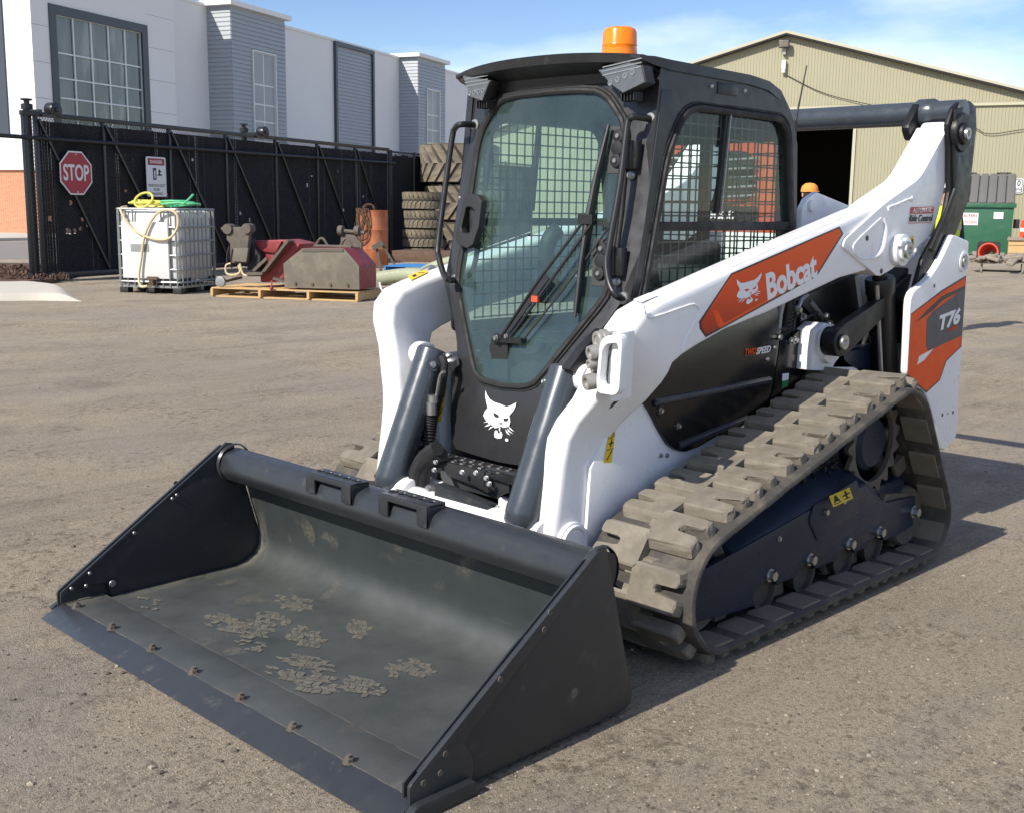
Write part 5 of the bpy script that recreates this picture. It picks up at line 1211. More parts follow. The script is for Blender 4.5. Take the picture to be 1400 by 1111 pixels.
mb = MB(); mb.box((-0.95, 0.33, 1.3), (0.5, 0.1, 0.5)); mb.build('cooler_post', M['black'], LD)

# ---------------------------------------------------------------- lift arms
def arm_stations():
    return [  # (top/front x,z), (bottom/rear x,z), outer y, inner y
        ((-1.345, 1.945), (-1.39, 1.84), .70, .565), ((-1.10, 1.693), (-1.22, 1.52), .70, .565), ((-0.985, 1.630), (-1.10, 1.45), .70, .565), ((-0.80, 1.575), (-0.93, 1.36), .70, .565),
        ((-0.60, 1.535), (-0.66, 1.285), .70, .565), ((-0.417, 1.494), (-0.44, 1.262), .70, .565), ((0.125, 1.374), (0.10, 1.149), .70, .565), ((0.40, 1.311), (0.38, 1.102), .70, .565), ((0.60, 1.264), (0.56, 1.054), .70, .565),
        ((0.76, 1.226), (0.635, 1.030), .70, .565), ((0.86, 1.193), (0.69, 1.005), .70, .565), ((0.915, 1.14), (0.705, 0.972), .695, .56), ((0.938, 1.07), (0.715, 0.935), .675, .545),
        ((0.950, 0.97), (0.733, 0.87), .625, .505), ((0.972, 0.885), (0.752, 0.825), .585, .47), ((1.002, 0.81), (0.775, 0.765), .535, .425), ((1.022, 0.745), (0.80, 0.715), .508, .402),
        ((1.038, 0.66), (0.825, 0.63), .50, .395), ((1.058, 0.53), (0.852, 0.53), .50, .395), ((1.075, 0.40), (0.868, 0.40), .50, .395), ((1.06, 0.325), (0.90, 0.325), .50, .395)]
mb = MB(); rg = []
for T, B_, yo, yi in arm_stations():
    T, B_ = Vector((T[0], 0, T[1])), Vector((B_[0], 0, B_[1]))
    c4 = [T+Vector((0,yo,0)), B_+Vector((0,yo,0)), B_+Vector((0,yi,0)), T+Vector((0,yi,0))]
    rg.append(rounded(c4, [0.030, 0.014, 0.014, 0.030], 4))
mb.rings(rg); ARM = mb.build('lift_arm', M['white'], LD)
# wide knee plate at the rear of the arm
kp = rounded(XZ([(1152.5, 338), (1156, 327), (1209, 279), (1258, 244), (1297.5, 172), (1300, 178), (1297, 234), (1281, 300), (1274, 320), (1249, 343), (1219, 369), (1201, 379)], 0.712), [.03,.03,.05,.06,.02,.02,.1,.04,.03,.03,.03,.03], 3)
mb = MB(); mb.pxz(kp, 0.56, 0.712); mb.build('knee_plate', M['white'], ARM, bevel=0.009, seg=3)
# pressed ridges and weld beads
def bead(pts, r, y, parent=None, name='weld_bead', n=5):
    mb = MB(); P = smooth_path([AY(u, v, y) for u, v in pts], n); rr = [r*(1+0.18*math.sin(i*1.9)) for i in range(len(P))]; mb.tube(P, rr, 6); return mb.build(name, M['white'], parent or ARM)
def zz(x, y): return (1080+x*.2286, 220+y*.2286)
mb = MB(); mb.tube(smooth_path([AY(*zz(x, y), 0.712) for x, y in ((560, 345), (568, 400), (556, 480), (535, 545), (500, 578), (445, 588))], 6), [0.004+0.012*math.sin(PI*min(1, i/28)) for i in range(31)], 8); mb.build('pressed_ridge', M['white'], ARM)
bead([zz(x, y) for x, y in ((545, 342), (470, 410), (390, 490), (378, 530), (400, 570), (445, 588))], 0.004, 0.713, name='pressed_edge')
bead([zz(x, y) for x, y in ((588, 295), (590, 280), (640, 262), (700, 235), (730, 228))], 0.007, 0.713)
c = AY(*zz(728, 228), 0.712); mb = MB(); mb.ball(c, 0.014, 10, (1,.5,1)); mb.build('boss_stud', M['white'], ARM)
bead([(880, 417), (882, 428), (888, 434), (905, 430), (940, 418), (950, 417), (956, 424), (950, 440), (938, 462), (933, 482)], 0.0045, 0.701)
bead([(846, 556), (832, 600), (824, 650), (817, 700), (813, 732)], 0.003, 0.5005)
bead([(1000, 366), (1060, 339), (1120, 312), (1150, 299)], 0.002, 0.7005)
for u, v in ((1185.5, 326), (1205, 371)):
    c = AY(u, v, 0.7125); mb = MB(); mb.lathe([(0.012,0),(0.011,0.002),(0.006,0.0022)], c, (0,1,0), 12); mb.build('hole', M['black_print'], ARM)
c = AY(1226, 342, 0.712); mb = MB(); mb.cyl(c, c+Vector((0,.035,0)), 0.070, seg=30); mb.cyl(c+Vector((0,.035,0)), c+Vector((0,.05,0)), 0.052, seg=26); bo = mb.build('pivot_boss', M['white'], ARM, bevel=0.006)
mb = MB(); mb.lathe([(0.012,0.006),(0.018,0.012),(0.036,0.012),(0.04,0)], c+Vector((0,.05,0)), (0,1,0), 22); mb.build('pin', M['steel'], bo)
mb = MB(); d_ = Vector((0.05, 0.05, 0.03)); mb.box(c+Vector((0.055,.045,0.03)), (0.035, 0.02, 0.025)); mb.build('keeper', M['white'], bo, bevel=0.004)
# front coupling end of the arm
c = AY(781, 741, 0.505); mb = MB(); mb.cyl(c-Vector((0,.09,0)), c+Vector((0,.012,0)), 0.075, seg=28); mb.build('end_boss', M['white'], ARM, bevel=0.006)
mb = MB(); mb.lathe([(0.0,0.003),(0.05,0.003),(0.056,0.010),(0.064,0.010),(0.066,0)], c+Vector((0,.012,0)), (0,1,0), 26); mb.build('end_ring', M['white'], ARM)
# oval hole slot under the guard
slot = [AY(u, v, 0.66) for u, v in ((852, 538), (846, 541), (836, 552), (832, 559), (836, 557), (846, 547))]
RARM = mirror(ARM)
label_quad('slot', 'black_print', slot, ARM)
# decal on the near arm
def arm_poly(name, mat, px, y0, y1, label=None):
    mb = MB(); mb.pxz(XZ(px, y1), y0, y1); return mb.build(name, M[mat], ARM, label=label)
dpx = [(956, 440), (1000, 374), (1148, 310), (1153, 320), (1117, 378), (965, 461.5), (957, 450)]
dc = AY(1050, 385, 0.70)
arm_poly('decal_border', 'black_print', dpx, 0.7004, 0.7012)
def shrink(px, k):
    cx = sum(p[0] for p in px)/len(px); cy = sum(p[1] for p in px)/len(px); return [(p[0]+(cx-p[0])*k, p[1]+(cy-p[1])*k*1.6) for p in px]
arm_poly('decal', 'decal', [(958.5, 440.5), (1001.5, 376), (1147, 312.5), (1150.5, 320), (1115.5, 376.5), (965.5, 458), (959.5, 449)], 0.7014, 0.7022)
arm_poly('decal_chevron', 'orange', [(974, 424), (981, 424), (990, 442), (1112, 375), (1115, 376), (985, 448.5), (982, 447)], 0.7023, 0.7027)
def bobcat_head(origin, ux, uy, mats, parent, n):
    """the maker's cat head emblem; ux, uy span its box"""
    X0, Y0, WX, HY = 815.0, 528.0, 165.0, 265.0
    def m_(p): return ((p[0]-X0)/WX, (Y0-p[1])/HY)
    def add(pts, holes, mat, nm, o=0.0012, d=0.0008):
        mb = MB(); mb.prism([m_(p) for p in pts], origin, ux, uy, n, o-d, o, [[m_(p) for p in h] for h in holes]); return mb.build(nm, mat, parent, fixn=True, smooth=False)
    head = [(822,265),(830,285),(846,309),(868,322),(905,331),(930,341),(950,333),(978,313),(975,335),(966,358),(946,386),(951,400),(953,420),(948,440),(932,449),(918,452),(908,445),(898,452),(880,460),(862,446),(845,438),(828,420),(817,400),(823,378),(838,356),(830,330),(823,300)]
    eyes = [[(866,374),(882,383),(894,388),(897,403),(880,403),(872,396)], [(918,400),(932,402),(944,394),(941,414),(930,419),(921,416)], [(898,428),(917,427),(911,437),(903,437)]]
    o = add(head, eyes, mats, 'cat_emblem')
    for w in ([(817,438),(835,430),(858,427),(840,433)], [(826,460),(840,445),(868,436),(846,452)], [(846,474),(856,456),(880,450),(862,460)], [(945,442),(955,448),(973,466),(952,455)], [(938,452),(950,462),(968,478),(946,468)], [(930,458),(940,468),(955,488),(938,478)]):
        add(w, [], mats, 'cat_whisker')
    add([(880,472),(890,470),(896,484),(903,486),(906,472),(912,476),(918,490),(914,508),(896,513),(880,508),(876,494)], [], mats, 'cat_chin')
    add([(899,452),(906,452),(904,472),(900,472)], [], mats, 'cat_tooth'); 
    add([(940+8*math.cos(2*PI*k/10), 514+8*math.sin(2*PI*k/10)) for k in range(10)], [], mats, 'registered_mark')
a_, b_, c_ = AY(1007, 427, 0.7024), AY(1042, 408, 0.7024), AY(1006, 383, 0.7024)
bobcat_head(a_, b_-a_, c_-a_, M['white_print'], ARM, Vector((0,1,0)))
a_, b_, c_ = AY(1049.5, 411.5, 0.7024), AY(1117.5, 379, 0.7024), AY(1046.5, 375, 0.7024)
lettering('Bobcat', M['white_print'], ARM, [a_, b_, c_], bold=0.035, spacing=0.98)
# rear decals on the knee plate
P4 = [AY(u, v, 0.7132) for u, v in ((1244, 293), (1275.5, 292), (1276.5, 283), (1245.5, 283.5))]; label_quad('ride_field', 'red_print', P4, ARM)
a_, b_, c_ = AY(1247.5, 291.5, .7155), AY(1274, 290.5, .7155), AY(1248.5, 284.8, .7155); lettering('AUTOMATIC', M['white_print'], ARM, [a_, b_, c_], bold=0.01, shear=0.1)
a_, b_, c_ = AY(1242.5, 303.5, .7135), AY(1274, 302.8, .7135), AY(1244, 294, .7135); lettering('Ride Control', M['black_print'], ARM, [a_, b_, c_], bold=0.015, shear=0.1)
P4 = [AY(u, v, 0.7132) for u, v in ((1241.5, 306), (1272.5, 305), (1272.5, 304.2), (1241.5, 305))]; label_quad('ride_line', 'red_print', P4, ARM)
P4 = [AY(u, v, 0.7132) for u, v in ((1240, 343), (1249.5, 337), (1249, 323), (1239, 328))]; label_quad('warning_label', 'yellow_print', P4, ARM)
quad_marks(P4, [[(.1,.5),(.25,.5),(.25,.85),(.1,.85)], [(.25,.45),(.7,.45),(.7,.55),(.25,.55)], [(.6,.2),(.85,.2),(.85,.8),(.6,.8)]], 'black_print', ARM)
# yellow label on top of the far arm and the engraved plate on the near one
P4 = [AY(u, v, -0.60) for u, v in ((0, 0),)]
def top_label(px, mat, yc, arm):
    # the arm's top plane runs from (0.125, 1.374) to (0.76, 1.226)
    d = Vector((0.635, 0, -0.148)).normalized(); n = Vector((-d.z, 0, d.x)) if d.x < 0 else Vector((0.2269, 0, 0.9739))
    P = [onplane(u, v, Vector((0.4, yc, 1.3095))+n*0.004, n) for u, v in px]; return label_quad('top_label', mat, P, arm), P
RT = [o for o in all_kids(LD) if o.name.startswith('lift_arm') and o.scale.y < 0][0]
_, P4 = top_label([(557, 378), (582, 369), (585, 373), (562, 384)], 'yellow_print', -0.63, LD)
quad_marks(P4, [[(.2,.3),(.4,.3),(.4,.7),(.2,.7)], [(.55,.25),(.6,.25),(.85,.75),(.8,.75)]], 'black_print', LD)
top_label([(866, 410), (888, 401), (899, 405), (877, 414)], 'white_print', 0.63, ARM)
# yellow body labels seen between the arms and the body
P4 = [AY(u, v, 0.5165) for u, v in ((825, 632), (835.5, 632), (842, 577), (834, 585))]; label_quad('warning_label', 'yellow_print', P4, pn)
quad_marks(P4, [[(.25,.08),(.3,.05),(.85,.3),(.8,.33)], [(.0,.35),(1,.35),(1,.37),(0,.37)], [(.5,.42),(.62,.42),(.62,.64),(.5,.64)], [(.25,.5),(.9,.5),(.9,.54),(.25,.54)], [(0,.68),(1,.68),(1,.70),(0,.70)], [(.4,.74),(.9,.74),(.7,.88)]], 'black_print', pn)
P4 = [AY(u, v, -0.36) for u, v in ((592, 578), (602, 576), (611, 526), (603, 528))]
mb = MB(); mb.box((0.80, -0.40, 0.65), (0.07, 0.08, 0.50)); mb.build('front_post', M['white'], LD, bevel=0.01)
label_quad('warning_label', 'yellow_print', P4, LD)
quad_marks(P4, [[(.2,.08),(.3,.05),(.85,.3),(.75,.33)], [(.0,.35),(1,.35),(1,.37),(0,.37)], [(.45,.42),(.6,.42),(.6,.64),(.45,.64)], [(0,.68),(1,.68),(1,.70),(0,.70)], [(.3,.74),(.8,.74),(.55,.92)]], 'black_print', LD)

# couplers and their guard on the near arm
mb = MB()
gl_ = rounded([AX(u, v, 1.035) for u, v in ((820, 468), (828, 459), (848, 457), (850, 470), (846, 534), (840, 541), (816, 537), (815, 520))], 0.015, 2)
gr_ = [p.copy() if hasattr(p, 'copy') else Vector(p) for p in gl_]
cg = sum((Vector(p) for p in gl_), Vector())/len(gl_)
inner = [cg+(Vector(p)-cg)*0.72 for p in gl_]
rgs = []
loops = ([Vector(p) for p in gl_], inner)
o0 = [p+Vector((-0.035,0,0)) for p in loops[0]]; i0 = [p+Vector((-0.035,0,0)) for p in inner]
bm_ = mb.bm; m = len(gl_)
V = [[bm_.verts.new(p) for p in l] for l in (loops[0], inner, i0, o0)]
for a, c in ((0,1),(1,2),(2,3),(3,0)):
    for k in range(m): bm_.faces.new([V[a][k], V[a][(k+1) % m], V[c][(k+1) % m], V[c][k]])
cgd = mb.build('coupler_guard', M['white'], ARM, bevel=0.004)
mb = MB(); mb.bar(AX(853, 452, .965), AX(848, 546, .95), 0.030, 0.09, (1,0,0)); mb.build('guard_mount', M['white'], ARM, bevel=0.012)
mb = MB(); mb.rings([[AX(u, v, 0.955) for u, v in ((812, 455), (846, 452), (842, 536), (808, 530))], [AX(u, v, 0.90) for u, v in ((812, 455), (846, 452), (842, 536), (808, 530))]]); mb.build('manifold_block', M['galv'], ARM, bevel=0.008)
for (u, v, r, l) in ((805, 483, 0.024, 0.075), (804, 498, 0.015, 0.06), (809, 506, 0.013, 0.05), (800, 523, 0.027, 0.095), (815, 466, 0.030, 0.03)):
    tip = AX(u, v, 1.045 if u < 808 else 1.005); dv = Vector((0.86, -0.35, -0.12)).normalized()
    mb = MB(); mb.lathe([(r*0.55,-l*1.3),(r*1.15,-l*1.3),(r*1.15,-l*0.75),(r*0.92,-l*0.7),(r*0.92,-l*0.45),(r*1.05,-l*0.42),(r*1.05,-l*0.15),(r*0.98,0),(r*0.62,0),(r*0.6,-l*0.12),(0.001,-l*0.12)], tip, dv, 20); mb.build('coupler', M['coupler'], ARM)
mb = MB(); pc = rounded([AX(u, v, 0.995) for u, v in ((826, 470), (843, 467), (840, 528), (832, 534), (821, 532))], 0.012, 2); mb.rings([[Vector(p) for p in pc], [Vector(p)-Vector((.02,0,0)) for p in pc]]); mb.build('coupler_plate', M['galv'], ARM, bevel=0.006)
mb = MB(); mb.hexbolt(AX(829, 509, 0.992), (1,0.2,0), 0.010, 0.014); mb.build('bolt', M['steel'], ARM)

# ---------------------------------------------------------------- tilt cylinders
def tilt(y):
    top = Vector((0.872, y, 0.955)); bot = Vector((1.105, y, 0.43)); d = (bot-top).normalized()
    mb = MB(); mb.lathe([(0.02,-0.012),(0.058,-0.012),(0.064,-0.004),(0.064,0.53),(0.060,0.565),(0.052,0.575),(0.02,0.575)], top, d, 30); c = mb.build('tilt_cylinder', M['cyl'], LD)
    mb = MB(); mb.cyl(top+d*0.57, top+d*0.72, 0.032, seg=20); mb.build('rod', M['chrome'], c)
    mb = MB(); mb.cyl(bot+d*0.13+Vector((0,-.06,0)), bot+d*0.13+Vector((0,.06,0)), 0.045, seg=20); mb.build('rod_eye', M['white'], c)
    return c, top, d
c1, t1, d1 = tilt(0.363); c2, t2, d2_ = tilt(-0.363)
for c, t, d, s in ((c1, t1, d1, -1), (c2, t2, d2_, 1)):
    p = t+d*0.055; mb = MB(); mb.lathe([(0.0,0.012),(0.014,0.012),(0.016,0.008),(0.028,0.008),(0.030,0.0),(0.030,-0.05)], p+Vector((0.022, s*0.052, 0.01)), (0.38, s*0.9, 0.2), 20); mb.build('pin', M['cyl'], c)
    mb = MB(); mb.hexbolt(p+Vector((0.026, s*0.062, 0.012)), (0.38, s*0.9, 0.2), 0.010, 0.008); mb.build('bolt', M['steel'], c)
for s in (1, -1):
    mb = MB(); mb.pxz(rounded([(0.78, 0.88), (0.90, 0.90), (0.915, 0.96), (0.87, 0.995), (0.80, 0.98)], 0.03), s*0.425, s*0.47); mb.build('cylinder_bracket', M['white'], LD, bevel=0.008)

# ---------------------------------------------------------------- bucket
BZ = [(2.155, 0.030), (1.42, 0.036), (1.365, 0.045), (1.320, 0.070), (1.296, 0.105), (1.292, 0.15), (1.305, 0.215), (1.330, 0.30), (1.355, 0.40), (1.362, 0.43)]
sm = [(p[0], p[1]) for p in BZ]
back = list(reversed([(x-0.014, z-0.014) if i > 2 else (x, z-0.016) for i, (x, z) in enumerate(sm)]))
mb = MB(); mb.pxz(sm+back, -1.0, 1.0); BK = mb.build('bucket', M['bucketfloor'], LD)
# box tube along the top
tb = rounded([(1.345, 0.430), (1.455, 0.415), (1.487, 0.462), (1.468, 0.526), (1.40, 0.545), (1.335, 0.52)], [.01,.010,.014,.022,.022,.022], 3)
mb = MB(); mb.pxz(tb, -1.0, 1.0); mb.build('top_tube', M['gun'], BK)
mb = MB(); mb.pxz([(1.30, 0.40), (1.345, 0.435), (1.345, 0.445), (1.29, 0.42)], -0.99, 0.99); mb.build('back_flange', M['gun'], BK)
for y in (-0.62, -0.2, 0.30, 0.72):
    mb = MB(); mb.pxz(rounded([(1.362, 0.422), (1.43, 0.422), (1.42, 0.40), (1.385, 0.388), (1.366, 0.392)], 0.02), y-0.008, y+0.008); mb.build('gusset', M['gun'], BK)
# cutting edge
mb = MB(); mb.pxz([(2.235, 0.004), (2.145, 0.008), (2.145, 0.049)], -1.022, 1.022); ce = mb.build('cutting_edge', M['gun'], BK, bevel=0.002)
mb = MB(); mb.pxz([(2.145, 0.009), (1.99, 0.012), (1.99, 0.047), (2.145, 0.0488)], -1.0215, 1.0215); mb.build('edge_plate', M['bucketfloor'], ce, bevel=0.002)
rnd = random.Random(8)
for x_, z_, r_ in ((2.146, 0.0483, 0.0013), (1.992, 0.0466, 0.0010)):
    mb = MB(); mb.tube([Vector((x_+rnd.uniform(-.0012,.0012), -1.018+2.036*k/60, z_)) for k in range(61)], [r_*rnd.uniform(.3, 1.3) for k in range(61)], 6); mb.build('worn_edge', M['dirtmetal'], ce)

for u, v in ((153, 855), (208, 884), (265, 915), (329, 951), (400, 991), (477, 1036), (105, 826)):
    c = AZ(u, v, 0.058); c.z = 0.047
    mb = MB(); mb.hexbolt(c, (0.05, 0.03, 1), 0.014, 0.014); mb.cyl(c+Vector((0,0,.013)), c+Vector((0,0,.022)), 0.008, seg=10); mb.build('bolt', M['dirtmetal'], BK)
for u, v in ((181, 848), (235, 876), (296, 908), (356, 943), (428, 980), (507, 1024)):
    c = AZ(u, v, 0.0365); mb = MB(); mb.cyl(c, c+Vector((0,0,.0012)), 0.013, seg=14); mb.build('hole', M['black_print'], BK)
# dried mud left by boots on the bucket floor
rnd = random.Random(9)
for (u, v, lu, lv) in ((400, 822, 26, 11), (417, 868, 27, 14), (372, 845, 24, 10), (340, 858, 34, 13), (430, 930, 40, 15), (385, 915, 34, 12), (497, 938, 30, 13), (568, 911, 27, 12), (490, 858, 17, 14), (310, 850, 32, 12), (397, 796, 14, 9), (420, 905, 36, 10), (462, 1008, 20, 22), (540, 915, 16, 10), (345, 880, 26, 8), (205, 822, 20, 9)):
    c = AZ(u, v, 0.038); e1 = (AZ(u+lu, v+lu*0.15, 0.038)-AZ(u-lu, v-lu*0.15, 0.038))/2; e2 = (AZ(u, v-lv, 0.038)-AZ(u, v+lv, 0.038))/2
    mb = MB(); n = 7 if lu > 18 else 5; faint = (u, v) in ((462, 1008), (205, 822), (345, 880), (385, 915))
    cell = lambda i, j: Vector(((i+0.5*(j % 2)+rj(i, j, 0))/n*2-1, (j+rj(i, j, 1))/(n*0.85)*2-1))
    rj = lambda i, j, k: (math.sin(i*12.9898+j*78.233+k*37.7+u)*43758.5453) % 1*0.34-0.17
    for i in range(-1, n+1):
        for j in range(-1, n+1):
            if rnd.random() < (0.6 if faint else 0.16): continue
            q4 = [cell(i, j), cell(i+1, j), cell(i+1, j+1), cell(i, j+1)]; m_ = sum(q4, Vector((0, 0)))/4
            if m_.length > 0.97+0.1*math.sin(7*math.atan2(m_.y, m_.x)+u): continue
            k_ = 0.84+0.10*rnd.random(); P4 = [c+e1*(m_+(p-m_)*k_).x+e2*(m_+(p-m_)*k_).y for p in q4]
            h = 0.0003+0.0002*rnd.random()
            z0 = 0.0362
            mb.rings([[Vector((p.x, p.y, z0)) for p in P4], [Vector((p.x, p.y, z0+h)) for p in P4]])
    mb.build('mud_print', M['mud'], BK, kind='stuff', smooth=False)
# side plates with their bolted-on wear strips
front = [(1.478, 0.563), (2.165, 0.088), (2.165, 0.010)]
plate = rounded([(1.425, 0.590), (1.468, 0.563), (2.12, 0.112), (2.09, 0.018), (1.30, 0.018), (1.262, 0.05)], [.01,.012,.01,.01,.05,.03], 3)
mb = MB(); mb.pxz([(1.405, 0.560), (1.44, 0.568), (1.476, 0.538), (2.128, 0.112), (1.98, 0.090), (1.962, 0.020), (1.31, 0.018), (1.272, 0.03), (1.262, 0.06)], 1.000, 1.014); sp_ = mb.build('side_plate', M['gun'], BK, bevel=0.003)
ws = rounded([(1.452, 0.562), (1.487, 0.540), (2.168, 0.094), (2.168, 0.008), (1.955, 0.008), (1.945, 0.10), (1.990, 0.150), (1.452, 0.530)], [.01,.01,.01,.004,.004,.05,.03,.01], 3)
mb = MB(); mb.pxz(ws, 1.0145, 1.026); mb.build('wear_strip', M['gun'], sp_, bevel=0.002)
wsi = [(1.47, 0.536), (1.49, 0.536), (2.166, 0.094), (2.166, 0.052), (2.10, 0.052), (2.10, 0.115)]
mb = MB(); mb.pxz(wsi, 0.992, 0.9995); mb.build('inner_strip', M['gun'], sp_, bevel=0.002)
skd = rounded([(1.955, 0.006), (2.17, 0.006), (2.19, 0.03), (2.16, 0.048), (1.965, 0.046), (1.95, 0.03)], 0.008, 2)
mb = MB(); mb.pxz(skd, 1.026, 1.052); mb.build('corner_shoe', M['gun'], sp_, bevel=0.004)
for u, v in ((752, 836), (744, 860), (684, 928), (609, 1030), (602, 1056), (579, 1070)):
    c = AY(u, v, 1.0262); mb = MB(); mb.lathe([(0.0045,0.0004),(0.0065,0.0022),(0.0085,0.0022),(0.0095,0)], c, (0,1,0), 12); mb.build('hole_rim', M['dirtmetal'], sp_)
for u, v in ((637.5, 1043),):
    c = AY(u, v, 1.016); mb = MB(); mb.lathe([(0.001,0.004),(0.013,0.003),(0.016,0)], c, (0,1,0), 14); mb.build('rivet', M['galv'], sp_)
c = AY(785, 947, 1.0145); mb = MB(); mb.lathe([(0.001,0.0015),(0.014,0.0015),(0.017,0)], c, (0,1,0), 14); mb.build('dent', M['dirtmetal'], sp_)
sp2 = mirror(sp_, BK)
for u, v in ((154, 797), (123, 783), (184, 728), (242, 676), (98, 804), (118, 800), (236, 681)):
    c = AY(u, v, -0.990); mb = MB(); mb.lathe([(0.001,0.004),(0.012 if u == 154 else 0.006,0.003),(0.014 if u == 154 else 0.008,0)], c, (0,1,0), 12); mb.build('rivet', M['steel'], BK)
# back corner gussets at the tube ends
for s in (1, -1):
    mb = MB(); mb.lathe([(0.078,-0.012),(0.084,0.0),(0.078,0.012)], (1.41, s*0.992, 0.478), (0, s, 0), 20, cap=False); mb.build('weld_bead', M['gun'], BK)
# two bucket steps
for (ul, ur, vl, vr) in ((425, 493, 652, 672), (524, 598, 680, 706)):
    p, q_ = AX(ul, vl, 1.47), AX(ur, vr, 1.47); y0, y1 = p.y, p.y+(q_.y-p.y)*0.90; z = 0.557
    mb = MB(); mb.pxy(rounded([(1.405, y0), (1.485, y0), (1.485, y1), (1.405, y1)], .008), z-0.004, z+0.004, [[(1.445+0.016*math.cos(2*PI*k/12), y0+(y1-y0)*(j+0.5)/5+0.011*math.sin(2*PI*k/12)) for k in range(12)] for j in range(5)])
    stp = mb.build('step', M['gun'], BK)
    mb = MB(); 
    for y in (y0+0.004, y1-0.004):
        mb = MB(); mb.pxz([(1.408, z), (1.486, z), (1.494, 0.488), (1.478, 0.486), (1.46, 0.528), (1.408, 0.535)], y-0.004, y+0.004); mb.build('step_cheek', M['gun'], stp, bevel=0.0015)
    wdy = (y1-y0)*0.20
    mb = MB()
    mb.pyz([(y0, z+0.002), (y1, z+0.002), (y1, z-0.070), (y1-wdy, z-0.070), (y1-wdy, z-0.016), (y0+wdy, z-0.016), (y0+wdy, z-0.070), (y0, z-0.070)], 1.485, 1.493); mb.build('step_front', M['gun'], stp, bevel=0.0015)
    mb = MB()
    for j in range(5):
        c = Vector((1.445, y0+(y1-y0)*(j+0.5)/5, z+0.004)); mb.lathe([(0.016,0),(0.018,0.003),(0.021,0)], c, (0,0,1), 12, cap=False)
    mb.build('step_grip', M['gun'], stp)
# hook brackets behind the bucket
for y in (-0.45, 0.45):
    mb = MB(); mb.pxz([(1.15, 0.12), (1.265, 0.10), (1.275, 0.20), (1.315, 0.40), (1.22, 0.43), (1.16, 0.30)], y-0.02, y+0.02); mb.build('mount_ear', M['gun'], BK)

# ---------------------------------------------------------------- quick attach plate, steps and hoses in front of the cab
mb = MB(); mb.rings([[Vector((1.20, y, 0.10)), Vector((1.235, y, 0.10)), Vector((1.20, y, 0.42)), Vector((1.15, y, 0.43))] for y in (-0.36, 0.36)]); qa = mb.build('quick_attach', M['white'], LD, bevel=0.008)
for y in (-0.30, 0.30):
    mb = MB(); mb.lathe([(0.075,-0.05),(0.075,0.05)], (1.06, y, 0.41), (0,1,0), 24); mb.build('hinge_boss', M['white'], qa, bevel=0.01)
mb = MB(); mb.cyl((1.06, -0.45, 0.40), (1.06, 0.45, 0.40), 0.055, seg=20); mb.build('cross_tube', M['white'], qa)
mb = MB(); mb.rings([[Vector((0.84, y, 0.45)), Vector((1.16, y, 0.41)), Vector((1.16, y, 0.37)), Vector((0.84, y, 0.40))] for y in (-0.34, 0.30)]); mb.build('front_apron', M['white'], LD, bevel=0.006)
# dark cross beam
a_, b_ = AX(600, 672, 1.06), AX(673, 702, 1.06)
mb = MB(); mb.bar(a_, b_, 0.05, 0.075); mb.build('cross_beam', M['gun'], LD, bevel=0.006)
mb = MB(); mb.bar(AX(612, 690, 1.08), AX(640, 715, 1.12), 0.02, 0.03); mb.build('lever', M['black'], LD)
# step assembly
mb = MB(); y0, y1 = AX(592, 620, 0.97).y, AX(705, 660, 0.97).y
z = AX(640, 636, 0.97).z
hl = []
for j in range(9):
    for i in range(2):
        yy = y0+0.03+(y1-y0-0.06)*j/8; xx = 0.925+0.05*i
        hl.append([(xx+0.012*math.cos(2*PI*k/8), yy+0.012*math.sin(2*PI*k/8)) for k in range(8)])
mb.pxy([(0.89, y0), (1.0, y0), (1.0, y1), (0.89, y1)], z-0.004, z+0.004, hl); stp = mb.build('cab_step', M['plastic'], LD)
mb = MB()
for j in range(9):
    for i in range(2): mb.lathe([(0.012,0),(0.014,0.006),(0.018,0)], Vector((0.925+0.05*i, y0+0.03+(y1-y0-0.06)*j/8, z+0.004)), (0,0,1), 8, cap=False)
mb.build('step_grip', M['plastic'], stp)
mb = MB(); mb.pyz([(y0, z+0.004), (y1, z+0.004), (y1, z-0.05), (y1-0.05, z-0.075), (0.12, z-0.055), (0.10, z-0.075), (0.02, z-0.06), (y0+0.02, z-0.04), (y0, z-0.08)], 0.995, 1.005); mb.build('step_lip', M['plastic'], stp, bevel=0.002)
mb = MB(); pl_ = rounded([AX(u, v, 1.03) for u, v in ((660, 650), (700, 662), (703, 690), (692, 706), (678, 718), (676, 746), (690, 742), (712, 700), (722, 655), (700, 645))], 0.01, 2)
mb.rings([[Vector(p) for p in pl_], [Vector(p)-Vector((0.05,0,0)) for p in pl_]]); mb.build('valve_guard', M['black'], LD, bevel=0.002)
mb = MB(); ls = smooth_path([AX(u, v, 1.035) for u, v in ((661, 664), (662, 648), (668, 641), (700, 648), (704, 655), (703, 680), (692, 705), (680, 715), (677, 745))], 5); mb.tube(ls, 0.006, 6); mb.build('guard_edge', M['gun'], LD)
mb = MB(); mb.box((0.955, 0.0, 0.425), (0.03, 0.62, 0.085)); mb.build('front_crossmember', M['white'], LD, bevel=0.008)
for u, v in ((651, 646), (665, 653), (669, 661), (681, 693), (681, 713), (632, 645), (596, 631), (594, 642)):
    mb = MB(); mb.hexbolt(AX(u, v, 1.04), (1,0.3,0.2), 0.0075, 0.010); mb.build('bolt', M['steel'], LD)
mb = MB(); mb.box((0.89, 0.02, 0.44), (0.08, 0.62, 0.12)); mb.build('sump_plate', M['black'], LD, bevel=0.01)
mb = MB(); mb.box((0.96, -0.02, 0.46), (0.02, 0.30, 0.08)); mb.build('skid_plate', M['gun'], LD, bevel=0.006)
